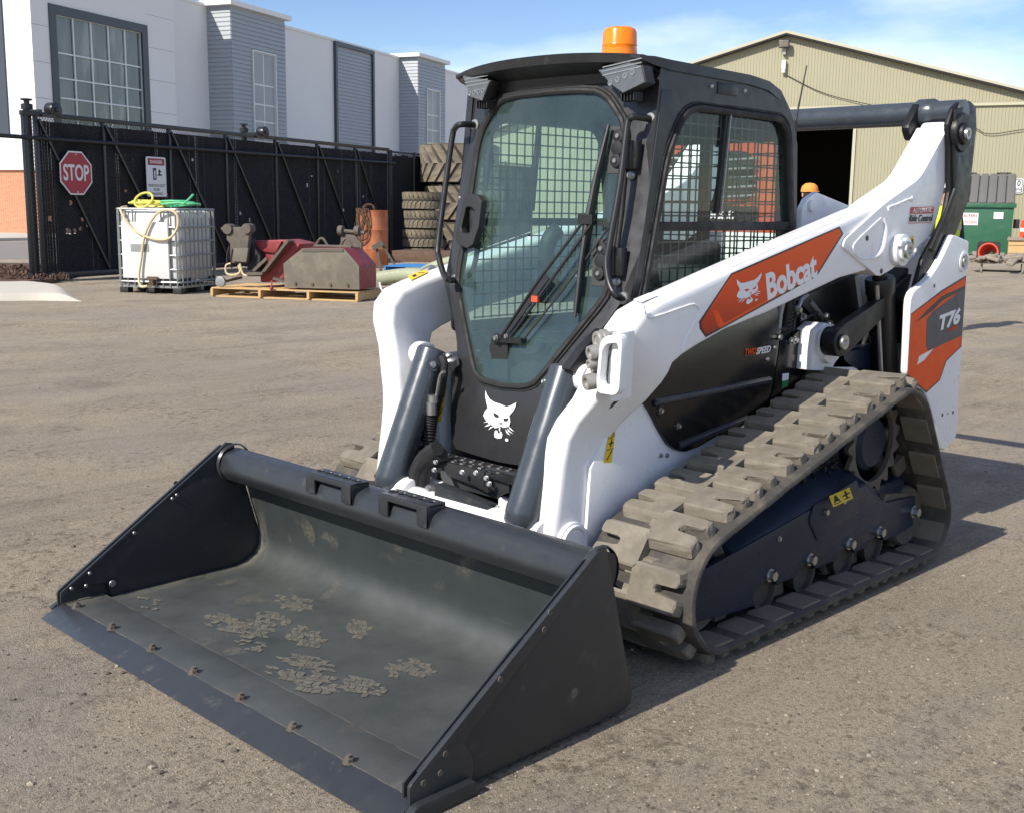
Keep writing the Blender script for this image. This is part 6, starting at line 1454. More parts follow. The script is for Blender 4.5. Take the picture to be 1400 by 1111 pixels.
for u, v in ((603, 655), (609, 662)):
    mb = MB(); mb.bar(AX(607, 645, 1.0), AX(619, 675, 1.03), 0.03, 0.02); mb.build('stay', M['galv'], LD)
mb = MB()
for k in range(4): mb.box(AX(626+k*13, 677+k*4.5, 1.02), (0.02, 0.05, 0.02))
mb.build('wear_pad', M['white'], LD)
# hoses at the far side
for pts, r, m_, x in (([(598, 612), (580, 625), (570, 645), (568, 670), (574, 688)], 0.030, 'rubber', 1.04), ([(605, 620), (588, 628), (579, 648), (578, 672), (585, 690)], 0.028, 'rubber', 1.02), ([(566, 655), (556, 640), (560, 620), (575, 605)], 0.014, 'rubber', 0.98),
        ([(604, 488), (608, 500), (604, 530), (596, 560), (590, 580)], 0.016, 'rubber', 0.90), ([(556, 680), (552, 660), (560, 640), (574, 610)], 0.020, 'rubber', 0.93), ([(528, 664), (500, 662), (482, 660)], 0.018, 'rubber', 1.12), ([(735, 690), (742, 670), (735, 650), (748, 630)], 0.014, 'rubber', 0.98), ([(730, 705), (748, 690), (742, 650)], 0.012, 'galv', 0.97), ([(608, 508), (602, 514), (597, 540), (592, 560)], 0.007, 'steel', 0.93)):
    mb = MB(); mb.tube(smooth_path([AX(u, v, x) for u, v in pts], 5), r, 10); mb.build('hose', M[m_], LD)
mb = MB()
P = smooth_path([AX(u, v, 0.93) for u, v in ((590, 566), (587, 585), (585, 610))], 12)
mb.tube(P, [0.024 if i % 2 else 0.031 for i in range(len(P))], 12); mb.build('ribbed_hose', M['rubber'], LD)
P = smooth_path([AX(u, v, 0.90) for u, v in ((578, 570), (576, 590), (574, 612))], 12)
mb = MB(); mb.tube(P, [0.022 if i % 2 else 0.028 for i in range(len(P))], 12); mb.build('ribbed_hose', M['rubber'], LD)
for u, v, s in ((590, 558, .05), (585, 617, .06), (574, 622, .05), (592, 545, .03)):
    mb = MB(); c = AX(u, v, 0.94); mb.cyl(c-Vector((0,0,s/2)), c+Vector((0,0,s/2)), 0.022, seg=12); mb.build('fitting', M['steel'], LD)
mb = MB(); pl_ = rounded([AX(u, v, 1.06) for u, v in ((580, 665), (586, 661), (592, 668), (592, 688), (586, 692), (582, 684))], 0.01, 3); mb.rings([[Vector(p) for p in pl_], [Vector(p)-Vector((.02,0,0)) for p in pl_]]); hp_ = mb.build('hose_clamp', M['steel'], LD, bevel=0.003)
for v in (668, 686): mb = MB(); mb.hexbolt(AX(588, v, 1.062), (1,0,0), 0.008, 0.01); mb.build('bolt', M['steel'], hp_)
mb = MB(); c = AX(620, 492, 0.84); mb.lathe([(0.03,-0.03),(0.032,0.0),(0.018,0.01),(0.018,0.025),(0.012,0.03),(0.001,0.03)], c+Vector((0,-0.02,0)), (0.5,0,1), 14); mb.build('cab_mount', M['steel'], LD)
mb = MB(); mb.pxz(XZ([(800, 475), (825, 450), (842, 452), (830, 500), (790, 512), (778, 505)], 0.44), 0.40, 0.44); mb.build('arm_stop', M['black'], LD, bevel=0.004)

# ---------------------------------------------------------------- lift cylinders, rear links, uprights and cross bar
t_, b_ = Vector((-0.90, 0.64, 1.245)), Vector((-1.03, 0.64, 0.72)); d = (b_-t_).normalized()
mb = MB(); mb.lathe([(0.02,0),(0.062,0),(0.066,0.01),(0.066,0.07),(0.060,0.08),(0.060,0.60),(0.02,0.60)], t_, d, 26); lc = mb.build('lift_cylinder', M['black'], LD)
mb = MB(); mb.cyl(t_-d*0.16, t_+d*0.02, 0.033, seg=18); mb.build('rod', M['black'], lc)
mb = MB(); mb.tube([t_+d*0.03+Vector((.07,.02,0)), t_+d*0.5+Vector((.075,.02,0))], 0.011, 8); mb.build('line', M['steel'], lc); mirror(lc)
cs = XZ([(1296, 170), (1303, 148), (1312, 139.5), (1326, 138), (1335, 146), (1335.5, 175), (1329, 236), (1327, 267), (1308, 318), (1296, 345), (1290, 400), (1268, 445), (1246, 430), (1252, 390), (1262, 354), (1280, 322), (1291, 298), (1298, 262), (1298, 200)], 0.735)
mb = MB(); mb.pxz(rounded(cs, 0.008, 2), 0.714, 0.735); rl = mb.build('rear_link', M['casting'], LD, bevel=0.005, seg=2)
rbp = XZ([(1306, 150), (1317, 146), (1313, 200), (1313, 258), (1297, 302), (1278, 345), (1272, 340), (1290, 300), (1305, 258), (1304, 200)], 0.745)
mb = MB(); mb.pxz(rbp, 0.733, 0.748); mb.build('link_rib', M['casting'], rl, bevel=0.005)
mb = MB(); mb.pxz(rounded([(x+0.02, z) for x, z in XZ([(1246, 175), (1262, 142), (1275, 137), (1282, 150), (1262, 180), (1252, 195)], 0.56)], 0.02, 2), 0.515, 0.553); mb.build('link_ear', M['casting'], rl, bevel=0.008)
c = AY(1322, 183, 0.775); mb = MB(); mb.cyl(c-Vector((0,.06,0)), c, 0.050, seg=26); mb.build('link_boss', M['casting'], rl, bevel=0.008)
mb = MB(); mb.lathe([(0.010,0.004),(0.015,0.010),(0.026,0.010),(0.028,0)], c, (0,1,0), 20); mb.build('pin', M['steel'], rl)
mb = MB(); mb.lathe([(0.03,0.0),(0.085,0.0),(0.09,0.01),(0.09,0.05),(0.085,0.06),(0.03,0.06)], AY(1301, 182, 0.70)+Vector((0,0,0)), (0,1,0), 22); mb.build('bushing', M['casting'], rl)
rl2 = mirror(rl)
bx, bz = -1.405, 1.992
mb = MB(); mb.cyl((bx, -0.78, bz), (bx, 0.745, bz), 0.055, seg=36); cb = mb.build('cross_bar', M['cyl'], LD)
mb = MB(); mb.lathe([(0.055,-0.09),(0.067,-0.07),(0.067,0.0),(0.055,0.02)], (bx, 0.60, bz), (0,1,0), 30, cap=False); mb.build('collar', M['cyl'], cb)
# white rear uprights
up = rounded(XZ([(1303, 320.5), (1325.5, 330), (1316, 470), (1308, 597), (1291, 617), (1267, 540), (1240, 512), (1245, 400), (1268, 384), (1284, 362)], 0.77), [.02,.015,.0,.02,.02,.02,.02,.06,.05,.06], 3)
mb = MB(); mb.pxz(up, 0.735, 0.77); UP = mb.build('rear_upright', M['white'], LD, bevel=0.012, seg=3)
c = AY(1317, 358, 0.77); mb = MB(); mb.lathe([(0.05,0),(0.05,0.006),(0.036,0.008),(0.034,0.002),(0.001,0.002)], c, (0,1,0), 26); mb.build('pin_ring', M['white'], UP)
mb = MB(); mb.lathe([(0.006,0.004),(0.010,0.012),(0.024,0.012),(0.028,0.002)], c, (0,1,0), 20); mb.build('pin', M['steel'], UP)
for u, v in ((1277.5, 391), (1288.5, 567), (1303, 563.5), (1296, 565)):
    cc = AY(u, v, 0.7705); mb = MB(); mb.lathe([(0.0,0.001),(0.008 if u != 1296 else 0.004,0.001),(0.009 if u != 1296 else 0.005,0)], cc, (0,1,0), 12); mb.build('hole', M['black_print'], UP)
mirror(UP)
mb = MB(); mb.pxz(XZ([(1258, 352), (1276, 345), (1276, 400), (1250, 420), (1244, 410)], 0.7), 0.56, 0.72); mb.build('rear_bracket', M['white'], LD, bevel=0.01)
mb = MB(); mb.pxz(XZ([(1224, 385), (1262, 348), (1262, 420), (1244, 470), (1228, 470)], 0.66), 0.45, 0.66); mb.build('rear_inner', M['casting'], LD, bevel=0.01)
mb = MB(); mb.tube(smooth_path([AY(u, v, 0.66) for u, v in ((1262, 340), (1252, 360), (1254, 385), (1268, 395))], 6), 0.022, 10); mb.build('hose', M['white'], LD)
mb = MB(); mb.tube(smooth_path([AY(u, v, 0.70) for u, v in ((1300, 312), (1284, 338), (1268, 370), (1256, 398))], 6), 0.028, 10); mb.build('hose', M['rubber'], LD)
mb = MB(); mb.pxz([(-1.40, 0.45), (-1.40, 1.42), (-1.55, 1.40), (-1.57, 0.45)], -0.735, 0.735); mb.build('tailgate', M['white'], LD, bevel=0.02)
# decals on the near upright
def up_poly(name, mat, px, o, d=0.0008):
    mb = MB(); mb.pxz(XZ(px, 0.77+o), 0.77+o-d, 0.77+o); return mb.build(name, M[mat], UP)
up_poly('decal_border', 'black_print', [(1321, 377), (1314.5, 474), (1294, 494), (1285, 520), (1266.5, 537), (1240.5, 513), (1246, 429), (1288, 397)], 0.0012)
up_poly('decal', 'orange', [(1320.2, 379.5), (1313.6, 473), (1293, 493), (1284, 519), (1266.5, 534.5), (1241.5, 512), (1247, 430), (1288.5, 399)], 0.0020)
up_poly('decal_dark', 'black_print', [(1320, 390.5), (1319, 396), (1290, 410), (1276, 424), (1260, 436), (1253, 440), (1266, 426), (1288, 405)], 0.0026)
up_poly('decal_panel', 'trim', [(1319.5, 394), (1314.5, 459), (1269, 480), (1266.5, 472), (1267.5, 437), (1276, 426)], 0.0030)
up_poly('decal_shine', 'white_print', [(1269, 480.5), (1276, 477), (1264, 492), (1254, 499), (1257, 487)], 0.0028)
a_, b_, c_ = AY(1283.5, 453.5, .7735), AY(1312, 442, .7735), AY(1284.5, 431, .7735); lettering('T76', M['white_print'], UP, [a_, b_, c_], bold=0.045, shear=0.2)
a_, b_, c_ = AY(1296, 454, .7735), AY(1309, 448.5, .7735), AY(1296.5, 450, .7735); lettering('R-SERIES', M['orange'], UP, [a_, b_, c_], bold=0.01, shear=0.2)
up_poly('digit_accent', 'red_print', [(1287.5, 431), (1293, 429), (1292, 433), (1287, 435)], 0.0048)

# ---------------------------------------------------------------- cab
ZS = [.3,.60,.747,.83,.886,1.05,1.22,1.5,1.86,1.97,2.05]; XS_ = [.862,.857,.850,.840,.825,.782,.738,.68,.620,.606,.596]
def xf(y, z): return interp(z, ZS, XS_)-.25*y*y
def onface(u, v, off=0.0):
    x = .7
    for _ in range(30):
        q = AX(u, v, x); x = .5*x+.5*(xf(q.y, q.z)+off)
    return AX(u, v, x)
half = [(0, 1.967), (.15, 1.966), (.25, 1.957), (.30, 1.925), (.365, 1.845), (.385, 1.78), (.395, 1.52), (.402, 1.27), (.395, 1.225), (.37, 1.18), (.28, 1.05), (.20, .935), (.165, .89), (.12, .868), (0, .860)]
def sym(h): return h + [(-y, z) for y, z in reversed(h[1:-1])]
GLASS = resample2(sym(half), 96)
outer = sym([(0, 2.02), (.30, 2.02), (.47, 2.01), (.50, 1.98), (.50, 1.25), (.46, 1.205), (.42, 1.13), (.355, 1.04), (.31, .96), (.303, .85), (.300, .72), (.285, .60), (.28, .575), (0, .565)])
# resample the frame by the same angles as the glass so the strips do not twist
def by_angle(poly, ref, c=(0, 1.45)):
    out = []
    for p in ref:
        d = Vector((p[0]-c[0], p[1]-c[1])); best = None
        for i in range(len(poly)):
            a, b2 = Vector(poly[i])-Vector(c), Vector(poly[(i+1) % len(poly)])-Vector(c); e = b2-a
            den = d.x*e.y-d.y*e.x
            if abs(den) < 1e-9: continue
            t = (a.x*e.y-a.y*e.x)/den; s = (a.x*d.y-a.y*d.x)/den
            if t > 0 and -1e-6 <= s <= 1+1e-6 and (best is None or t > best): best = t
        out.append((c[0]+d.x*best, c[1]+d.y*best))
    return out
OUT = by_angle(outer, GLASS)
def face_strip(mb, A, B, off_a, off_b, n=6, th=None):
    m = len(A); V = []
    for j in range(n+1):
        f = j/n; V.append([mb.bm.verts.new(Vector((xf(a[0]*(1-f)+b[0]*f, a[1]*(1-f)+b[1]*f)+off_a*(1-f)+off_b*f, a[0]*(1-f)+b[0]*f, a[1]*(1-f)+b[1]*f))) for a, b in zip(A, B)])
    for j in range(n):
        for k in range(m): mb.bm.faces.new([V[j][k], V[j][(k+1) % m], V[j+1][(k+1) % m], V[j+1][k]])
    return V
cabp = MB(); V = face_strip(cabp, OUT, GLASS, 0, 0, 7)
m = len(OUT)
# turn the rim back so the front has depth
for loop, dx in ((V[0], -0.06), (V[-1], -0.03)):
    W = [cabp.bm.verts.new(v.co+Vector((dx, 0, 0))) for v in loop]
    for k in range(m): cabp.bm.faces.new([loop[k], loop[(k+1) % m], W[(k+1) % m], W[k]])
CAB = cabp.build('cab', M['cab'], LD)
inset = [(y*0.985, 1.42+(z-1.42)*0.988) for y, z in GLASS]
mb = MB(); rr_ = [Vector((xf(y, z)+0.004, y, z)) for y, z in GLASS]; mb.tube(rr_, 0.013, 8, True); mb.tube([Vector((xf(y, z)+0.002, y*1.035, 1.42+(z-1.42)*1.025)) for y, z in GLASS], 0.007, 6, True); mb.build('window_seal', M['rubber'], CAB)
mb = MB(); face_strip(mb, GLASS, [(y*0.02, 1.42+(z-1.42)*0.02) for y, z in GLASS], 0.0, 0.0, 10)
WS = mb.build('windscreen', M['glass'], LD, fixn=False)
# side walls with window openings
sw = [(0.555, 2.02), (0.53, 2.045), (-0.17, 2.03), (-0.25, 1.995), (-0.345, 1.90), (-0.385, 1.80), (-0.45, 1.0), (0.62, 1.0), (0.685, 1.225), (0.61, 1.50)]
wo = rounded([(0.40, 1.905), (0.50, 1.72), (0.615, 1.22), (0.615, 1.04), (-0.375, 1.04), (-0.36, 1.48), (-0.305, 1.84), (-0.25, 1.90)], [.10,.04,.02,.02,.02,.02,.04,.05], 4)
mb = MB(); mb.pxz(sw, 0.465, 0.498, [wo]); SWL = mb.build('side_wall', M['cab'], LD)
mb = MB(); mb.tube([Vector((x, 0.500, z)) for x, z in wo], 0.014, 8, True)
wo2 = [(0.12+(x-0.12)*1.05, 1.48+(z-1.48)*1.045) for x, z in wo]; mb.tube([Vector((x, 0.498, z)) for x, z in wo2], 0.006, 6, True); mb.build('window_seal', M['rubber'], SWL)
mb = MB(); mb.face([Vector((x, 0.484, z)) for x, z in wo]); mb.build('side_window', M['sideglass'], SWL, fixn=False, smooth=False)
zb = AY(940, 308, 0.50).z
mb = MB(); mb.bar((0.60, 0.492, zb-0.005), (-0.37, 0.492, zb-0.005), 0.022, 0.034); p0, p1 = AY(993, 155, 0.492), AY(979, 292, 0.492); mb.bar(p0, p1, 0.018, 0.022, (1,0,0)); mb.build('window_bar', M['rubber'], SWL, bevel=0.003)
mb = MB(); mb.bar(p0+Vector((-.014,.012,0)), p1+Vector((-.014,.012,0)), 0.006, 0.006, (1,0,0)); mb.build('channel', M['galv'], SWL)
def grid(name, ax, cst, a0, a1, z0, z1, pitch, clip, parent, w=0.0056):
    """pressed safety screen: bars with rounded square openings"""
    mb = MB(); n = int(round((a1-a0)/pitch)); k = int(round((z1-z0)/pitch))
    def P(a, z, d): return Vector((a, cst+d, z)) if ax == 'x' else Vector((cst+d, a, z))
    for i in range(n+1):
        a = a0+(a1-a0)*i/n
        mb.box(P(a, (z0+z1)/2, 0), (w, 0.004, z1-z0) if ax == 'x' else (0.004, w, z1-z0))
    for j in range(k+1):
        z = z0+(z1-z0)*j/k
        mb.box(P((a0+a1)/2, z, 0.0005), (a1-a0, 0.004, w) if ax == 'x' else (0.004, a1-a0, w))
    for i in range(n+1):
        for j in range(k+1):
            mb.box(P(a0+(a1-a0)*i/n, z0+(z1-z0)*j/k, 0.0), (w*2.1, 0.0035, w*2.1) if ax == 'x' else (0.0035, w*2.1, w*2.1), (Matrix.Rotation(PI/4, 3, 'Y') if ax == 'x' else Matrix.Rotation(PI/4, 3, 'X')))
    return mb.build(name, M['black'], parent, smooth=False)
grid('safety_screen', 'x', 0.455, -0.33, 0.55, 1.07, 1.90, 0.050, None, SWL)
mb = MB(); c = AY(995, 122, 0.499); mb.box(c, (0.135, 0.006, 0.044)); mb.build('marker_plate', M['black'], SWL, bevel=0.003)
for u, v in ((973, 118), (1018.5, 124)):
    mb = MB(); mb.lathe([(0.001,0.006),(0.006,0.005),(0.009,0)], AY(u, v, 0.499), (0,1,0), 12); mb.build('rivet', M['steel'], SWL)
SWR = mirror(SWL)
# rear wall, floor, roof
rw = [(-0.47, 1.0), (0.47, 1.0), (0.47, 1.86), (-0.47, 1.86)]
rwo = rounded([(-0.42, 1.22), (0.42, 1.22), (0.42, 1.82), (-0.42, 1.82)], 0.05)
mb = MB(); mb.pyz(rw, -0.405, -0.375, [rwo]); RW = mb.build('rear_wall', M['cab'], LD)
mb = MB(); mb.face([Vector((-0.39, y, z)) for y, z in rwo]); mb.build('rear_window', M['sideglass'], RW, fixn=False, smooth=False)
grid('safety_screen', 'y', -0.365, -0.42, 0.42, 1.22, 1.82, 0.050, None, RW)
mb = MB(); mb.bar((-0.36, 0.06, 1.22), (-0.36, 0.06, 1.82), 0.05, 0.02, (1,0,0)); mb.build('screen_post', M['black'], RW)
mb = MB(); mb.box((0.12, 0, 0.98), (1.05, 0.92, 0.06)); mb.build('cab_floor', M['plastic'], LD)
mb = MB(); mb.pxz([(0.62, 0.98), (0.79, 0.92), (0.80, 0.6), (0.60, 0.6)], -0.27, 0.27); mb.build('foot_well', M['plastic'], LD)
for k in range(9):
    mb = MB(); mb.bar(AX(672+k*1.0, 505-k*4, 0.72), AX(706+k*0.6, 512-k*4, 0.72), 0.010, 0.008); mb.build('pedal_rib', M['rubber'], LD)
# seat and controls
mb = MB(); mb.pxz(rounded([(0.22, 1.06), (0.22, 1.16), (-0.16, 1.13), (-0.24, 1.40), (-0.32, 1.40), (-0.30, 1.05)], 0.05, 3), -0.19, 0.19); ST = mb.build('seat', M['rubber'], LD, bevel=0.03, seg=3)
for s in (1, -1):
    mb = MB(); mb.box((0.12, s*0.30, 1.18), (0.42, 0.12, 0.10)); con = mb.build('armrest', M['plastic'], LD, bevel=0.02)
    mb = MB(); mb.tube(smooth_path([(0.27, s*0.29, 1.22), (0.30, s*0.285, 1.30), (0.29, s*0.27, 1.40), (0.25, s*0.26, 1.44)], 5), [0.022+0.014*min(1, i/9) for i in range(16)], 12); mb.build('joystick', M['plastic'], con)
# roof
ro = MB()
def rsec(x, zc, ze, hw, th): return [Vector((x, y, zc-(zc-ze)*(abs(y)/hw)**2.2)) for y in [hw*k/8 for k in range(-8, 9)]] + [Vector((x, y, ze-th+ (0.012 if abs(y) < hw*0.9 else 0))) for y in [hw*k/8 for k in range(8, -9, -1)]]
ro.rings([rsec(0.645, 2.091, 2.062, 0.476, 0.012), rsec(0.59, 2.096, 2.063, 0.498, 0.03), rsec(0.50, 2.097, 2.058, 0.506, 0.036), rsec(0.0, 2.094, 2.050, 0.507, 0.036), rsec(-0.14, 2.086, 2.038, 0.505, 0.036), rsec(-0.24, 2.062, 2.010, 0.498, 0.04), rsec(-0.33, 2.005, 1.94, 0.49, 0.05), rsec(-0.385, 1.92, 1.87, 0.482, 0.03)])
RF = ro.build('roof', M['cab'], LD, bevel=0.0)
vis = MB(); vis.rings([[Vector((0.705-0.085*abs(y/0.5)**2.5, y, 2.090-0.026*abs(y/0.5)**2.2)), Vector((0.70-0.085*abs(y/0.5)**2.5, y, 2.056-0.022*abs(y/0.5)**2.2)), Vector((0.615-0.06*abs(y/.5)**2, y, 2.016)), Vector((0.55-0.05*abs(y/.5)**2, y, 2.055))] for y in [0.478*k/12 for k in range(-12, 13)]])
hd = MB(); hd.rings([[Vector((xf(y, z)+o_, y, z)) for z, o_ in ((1.984, 0.001), (1.984, 0.012), (2.045, 0.03), (2.045, 0.0))] for y in [0.46*k/14 for k in range(-14, 15)]]); hd.build('visor_shade_strip', M['black'], CAB)  # black strip added to paint in the shade below the visor
vis.build('visor', M['black'], RF)
# work lights at the roof corners
def worklight(px, s):
    P = [AX(u, v, 0.665) for u, v in px]; c = sum(P, Vector())/len(P)
    mb = MB(); mb.rings([[p for p in P], [p+Vector((-0.05, 0, 0)) for p in P], [c+(p-c)*0.6+Vector((-0.09,0,0.0)) for p in P]]); lt = mb.build('work_light', M['plastic'], RF, bevel=0.004)
    mb = MB(); I = [c+(p-c)*0.93+Vector((0.004,0,0)) for p in P]; mb.face(I); mb.build('lens', M['lens'], lt, fixn=False)
    J = [c+(p-c)*0.93+Vector((-0.0,0,0)) for p in P]
    mb = MB(); mb.rings([[c+(p-c)*0.93+Vector((0.002,0,0)) for p in P], [c+(p-c)*0.9+Vector((0.0005,0,0)) for p in P]]); mb.build('reflector', M['reflector'], lt)
    lo = [p for p in P]; a0 = min(P, key=lambda p: p.y); a1 = max(P, key=lambda p: p.y)
    for k in range(4):
        f = 0.28+0.15*k; q_ = a0.lerp(a1, f); q_.z = c.z-0.018+ (0.010*k*(1 if s > 0 else 0.2)); q_.x = 0.666
        mb = MB(); mb.lathe([(0.009,0.0),(0.010,0.004),(0.007,0.004),(0.006,0.001),(0.001,0.001)], q_, (1,0,0), 14); mb.build('led', M['steel'], lt)
    for k in range(3):
        mb = MB(); e0, e1 = a0.lerp(a1, 0.12), a0.lerp(a1, 0.9); dz = 0.016+0.014*k; 
        mb.bar(Vector((0.668, e0.y, c.z+dz-0.006)), Vector((0.668, e1.y, c.z+dz+(0.012 if s > 0 else 0))), 0.004, 0.004); mb.build('lens_rib', M['galv'], lt)
    mb = MB()
    for k in range(5): mb.box((0.625, c.y+(k-2)*0.014, min(p.z for p in P)-0.008), (0.05, 0.004, 0.03))
    mb.build('cooling_fin', M['plastic'], lt)
worklight([(817, 96), (862, 84.5), (879, 90), (884, 113), (852, 128.5), (836, 117)], 1)
worklight([(632, 103), (672, 110), (668, 118), (660, 139), (643, 133)], -1)
# beacon
bp = AZ(846.5, 84, 2.085); bp.z = 2.083
mb = MB(); mb.lathe([(0.066,-0.01),(0.070,0.0),(0.068,0.03),(0.0655,0.055),(0.067,0.058),(0.0655,0.062),(0.064,0.105),(0.058,0.118),(0.046,0.124),(0.001,0.126)], bp, (0,0,1), 40); be = mb.build('beacon', M['beacon'], RF)
mb = MB(); mb.cyl(bp-Vector((0,0,.02)), bp+Vector((0,0,.004)), 0.074, seg=32); mb.build('beacon_base', M['rubber'], be)
# aerial
a_, b_ = AY(1086, 175, 0.36), AY(1103, 90, 0.36)
mb = MB(); mb.tube([a_, a_.lerp(b_, .4), b_], [0.006, 0.004, 0.003], 6); ae = mb.build('aerial', M['rubber'], RF)
mb = MB(); mb.cyl(a_-Vector((0,0,.06)), a_+Vector((0,0,.03)), 0.011, seg=10); mb.build('aerial_base', M['rubber'], ae)
# grab rails
for s, pxs in ((-1, [(650, 171), (630, 170.5), (622, 176), (618, 190), (608, 262), (599, 335), (600, 352), (607, 376), (614, 383), (622, 383)]), (1, [(890, 163), (868, 160), (860, 164), (857, 175), (848, 250), (833, 335), (829, 360), (833, 388), (842, 404), (852, 408)])):
    P = [onface(u, v, 0.075) for u, v in pxs]; P[0] = onface(*pxs[0], 0.0); P[-1] = onface(*pxs[-1], 0.0)
    mb = MB(); mb.tube(smooth_path(P, 4), 0.0125, 12); hr = mb.build('grab_rail', M['black'], LD)
    for p in (P[0], P[-1]): mb = MB(); mb.lathe([(0.024,-0.006),(0.022,0.006),(0.010,0.008),(0.001,0.010)], p, (1,0,0), 14); mb.build('rail_foot', M['galv'], hr)
# reflection rail inside the glass edge belongs to the door: its inner pull
P = [onface(u, v, -0.03) for u, v in ((655, 175), (668, 180), (670, 195), (664, 262))]
mb = MB(); mb.tube(smooth_path(P, 4), 0.011, 10); mb.tube(smooth_path([onface(u, v, -0.03) for u, v in ((655, 330), (648, 365), (640, 378), (628, 383))], 4), 0.011, 10); mb.build('inner_pull', M['black'], WS)
# door handle
P = [onface(u, v, 0.05) for u, v in ((634, 270), (640, 265), (652, 267), (658, 275), (654, 310), (646, 335), (638, 340), (624, 334), (622, 322), (630, 290))]
c = sum(P, Vector())/len(P)
mb = MB(); inn = [c+(p-c)*0.5+Vector((0,-0.004,0)) for p in P]
Vv = [[mb.bm.verts.new(p) for p in l] for l in (P, inn, [p-Vector((.035,0,0)) for p in inn], [p-Vector((.035,0,0)) for p in P])]
for a, b2 in ((0,1),(1,2),(2,3),(3,0)):
    for k in range(len(P)): mb.bm.faces.new([Vv[a][k], Vv[a][(k+1) % len(P)], Vv[b2][(k+1) % len(P)], Vv[b2][k]])
dh_ = mb.build('door_handle', M['plastic'], LD, bevel=0.005, seg=3)
mb = MB(); mb.box(onface(648, 298, 0.01), (0.03, 0.03, 0.12)); mb.build('latch', M['plastic'], dh_, bevel=0.01)
mb = MB(); mb.lathe([(0.001,0.004),(0.007,0.003),(0.009,0)], onface(628, 271, 0.03), (1,-.3,0), 10); mb.build('bolt', M['steel'], dh_)
# hinges on the far (left) edge of the glass
for (u, v) in ((845, 203), (822, 357)):
    for dv in (-17, 0, 17):
        c = onface(u-dv*0.11, v+dv, 0.006)
        mb = MB(); mb.cyl(c-Vector((.004,0,0)), c+Vector((.010,0,0)), 0.024 if dv else 0.026, seg=18); hg = mb.build('hinge_pad', M['plastic'], WS, bevel=0.003)
        if dv: mb = MB(); mb.lathe([(0.002,0.006),(0.008,0.006),(0.010,0)], c+Vector((.010,0,0)), (1,0,0), 12); mb.build('bolt', M['steel'], WS)
    P4 = [onface(*p, 0.003) for p in ((u-10, v-30), (u+12, v-30), (u+6, v+34), (u-14, v+34))]
    mb = MB(); mb.rings([[p for p in P4], [p-Vector((.006,0,0)) for p in P4]]); mb.build('hinge_plate', M['plastic'], WS)
for (u, v) in ((866, 212), (846, 358)):
    c = onface(u, v, 0.02); mb = MB(); mb.box(c, (0.035, 0.05, 0.10)); mb.cyl(c+Vector((.015,-.018,-.05)), c+Vector((.015,-.018,.055)), 0.012, seg=12); hg = mb.build('door_hinge', M['black'], CAB, bevel=0.004)
    for dv in (-12, 28):
        mb = MB(); mb.lathe([(0.004,0.012),(0.012,0.010),(0.016,0.002),(0.017,0)], onface(u-dv*0.12, v+dv, 0.012), (1,0.2,0), 14); mb.build('bolt', M['galv'], hg)
# wiper: two arms from the pivot and the blade
def W(u, v, o): return onface(u, v, o)
mb = MB(); mb.tube([W(684, 462, .03), W(735, 385, .045), W(800, 300, .045)], 0.006, 6); mb.tube([W(700, 458, .03), W(760, 374, .045), W(813, 300, .045)], 0.006, 6)
mb.bar(W(690, 458, .025), W(748, 378, .04), 0.028, 0.008, (1,0,0)); wp_ = mb.build('wiper', M['black'], WS)
mb = MB(); mb.tube([W(716, 464, .025), W(770, 396, .03), W(832, 312, .02)], 0.004, 6); mb.build('washer_tube', M['rubber'], wp_)
mb = MB(); mb.tube([W(832, 171, .03), W(815, 240, .035), W(803, 300, .035), W(794, 360, .035), W(786, 434, .03)], [0.006, 0.010, 0.012, 0.010, 0.006], 8); mb.bar(W(829, 178, .012), W(788, 428, .012), 0.006, 0.024, (1,0,0)); mb.build('wiper_blade', M['black'], wp_)
mb = MB(); mb.box(W(803, 300, .04), (0.03, 0.07, 0.035)); mb.bar(W(805, 302, .03), W(834, 309, .01), 0.02, 0.016); mb.build('blade_joint', M['black'], wp_)
mb = MB(); mb.box(W(732, 409, .042), (0.012, 0.030, 0.022)); mb.build('orange_clip', M['cone'], wp_)
mb = MB(); mb.cyl(W(679, 462, .0), W(679, 462, .045), 0.018, seg=14); mb.cyl(W(693, 460, .0), W(693, 460, .04), 0.015, seg=14); mb.bar(W(676, 464, .02), W(716, 466, .02), 0.03, 0.02); mb.build('wiper_pivot', M['black'], wp_)
mb = MB(); mb.hexbolt(W(678, 462, .045), (1,0,0), 0.010, 0.010); mb.hexbolt(W(692, 460, .04), (1,0,0), 0.008, 0.008); mb.build('bolt', M['steel'], wp_)
mb = MB(); mb.box(onface(690, 490, -0.03), (0.06, 0.09, 0.15)); mb.cyl(onface(683, 476, -0.02), onface(683, 476, -0.08), 0.04); mb.build('wiper_motor', M['rubber'], wp_)
# cat head on the lower front
a_, b_, c_ = onface(659, 600, 0.006), onface(704, 606, 0.006), onface(662, 533, 0.006)
bobcat_head(a_, b_-a_, c_-a_, M['white_print'], LD, Vector((1,0,0)))

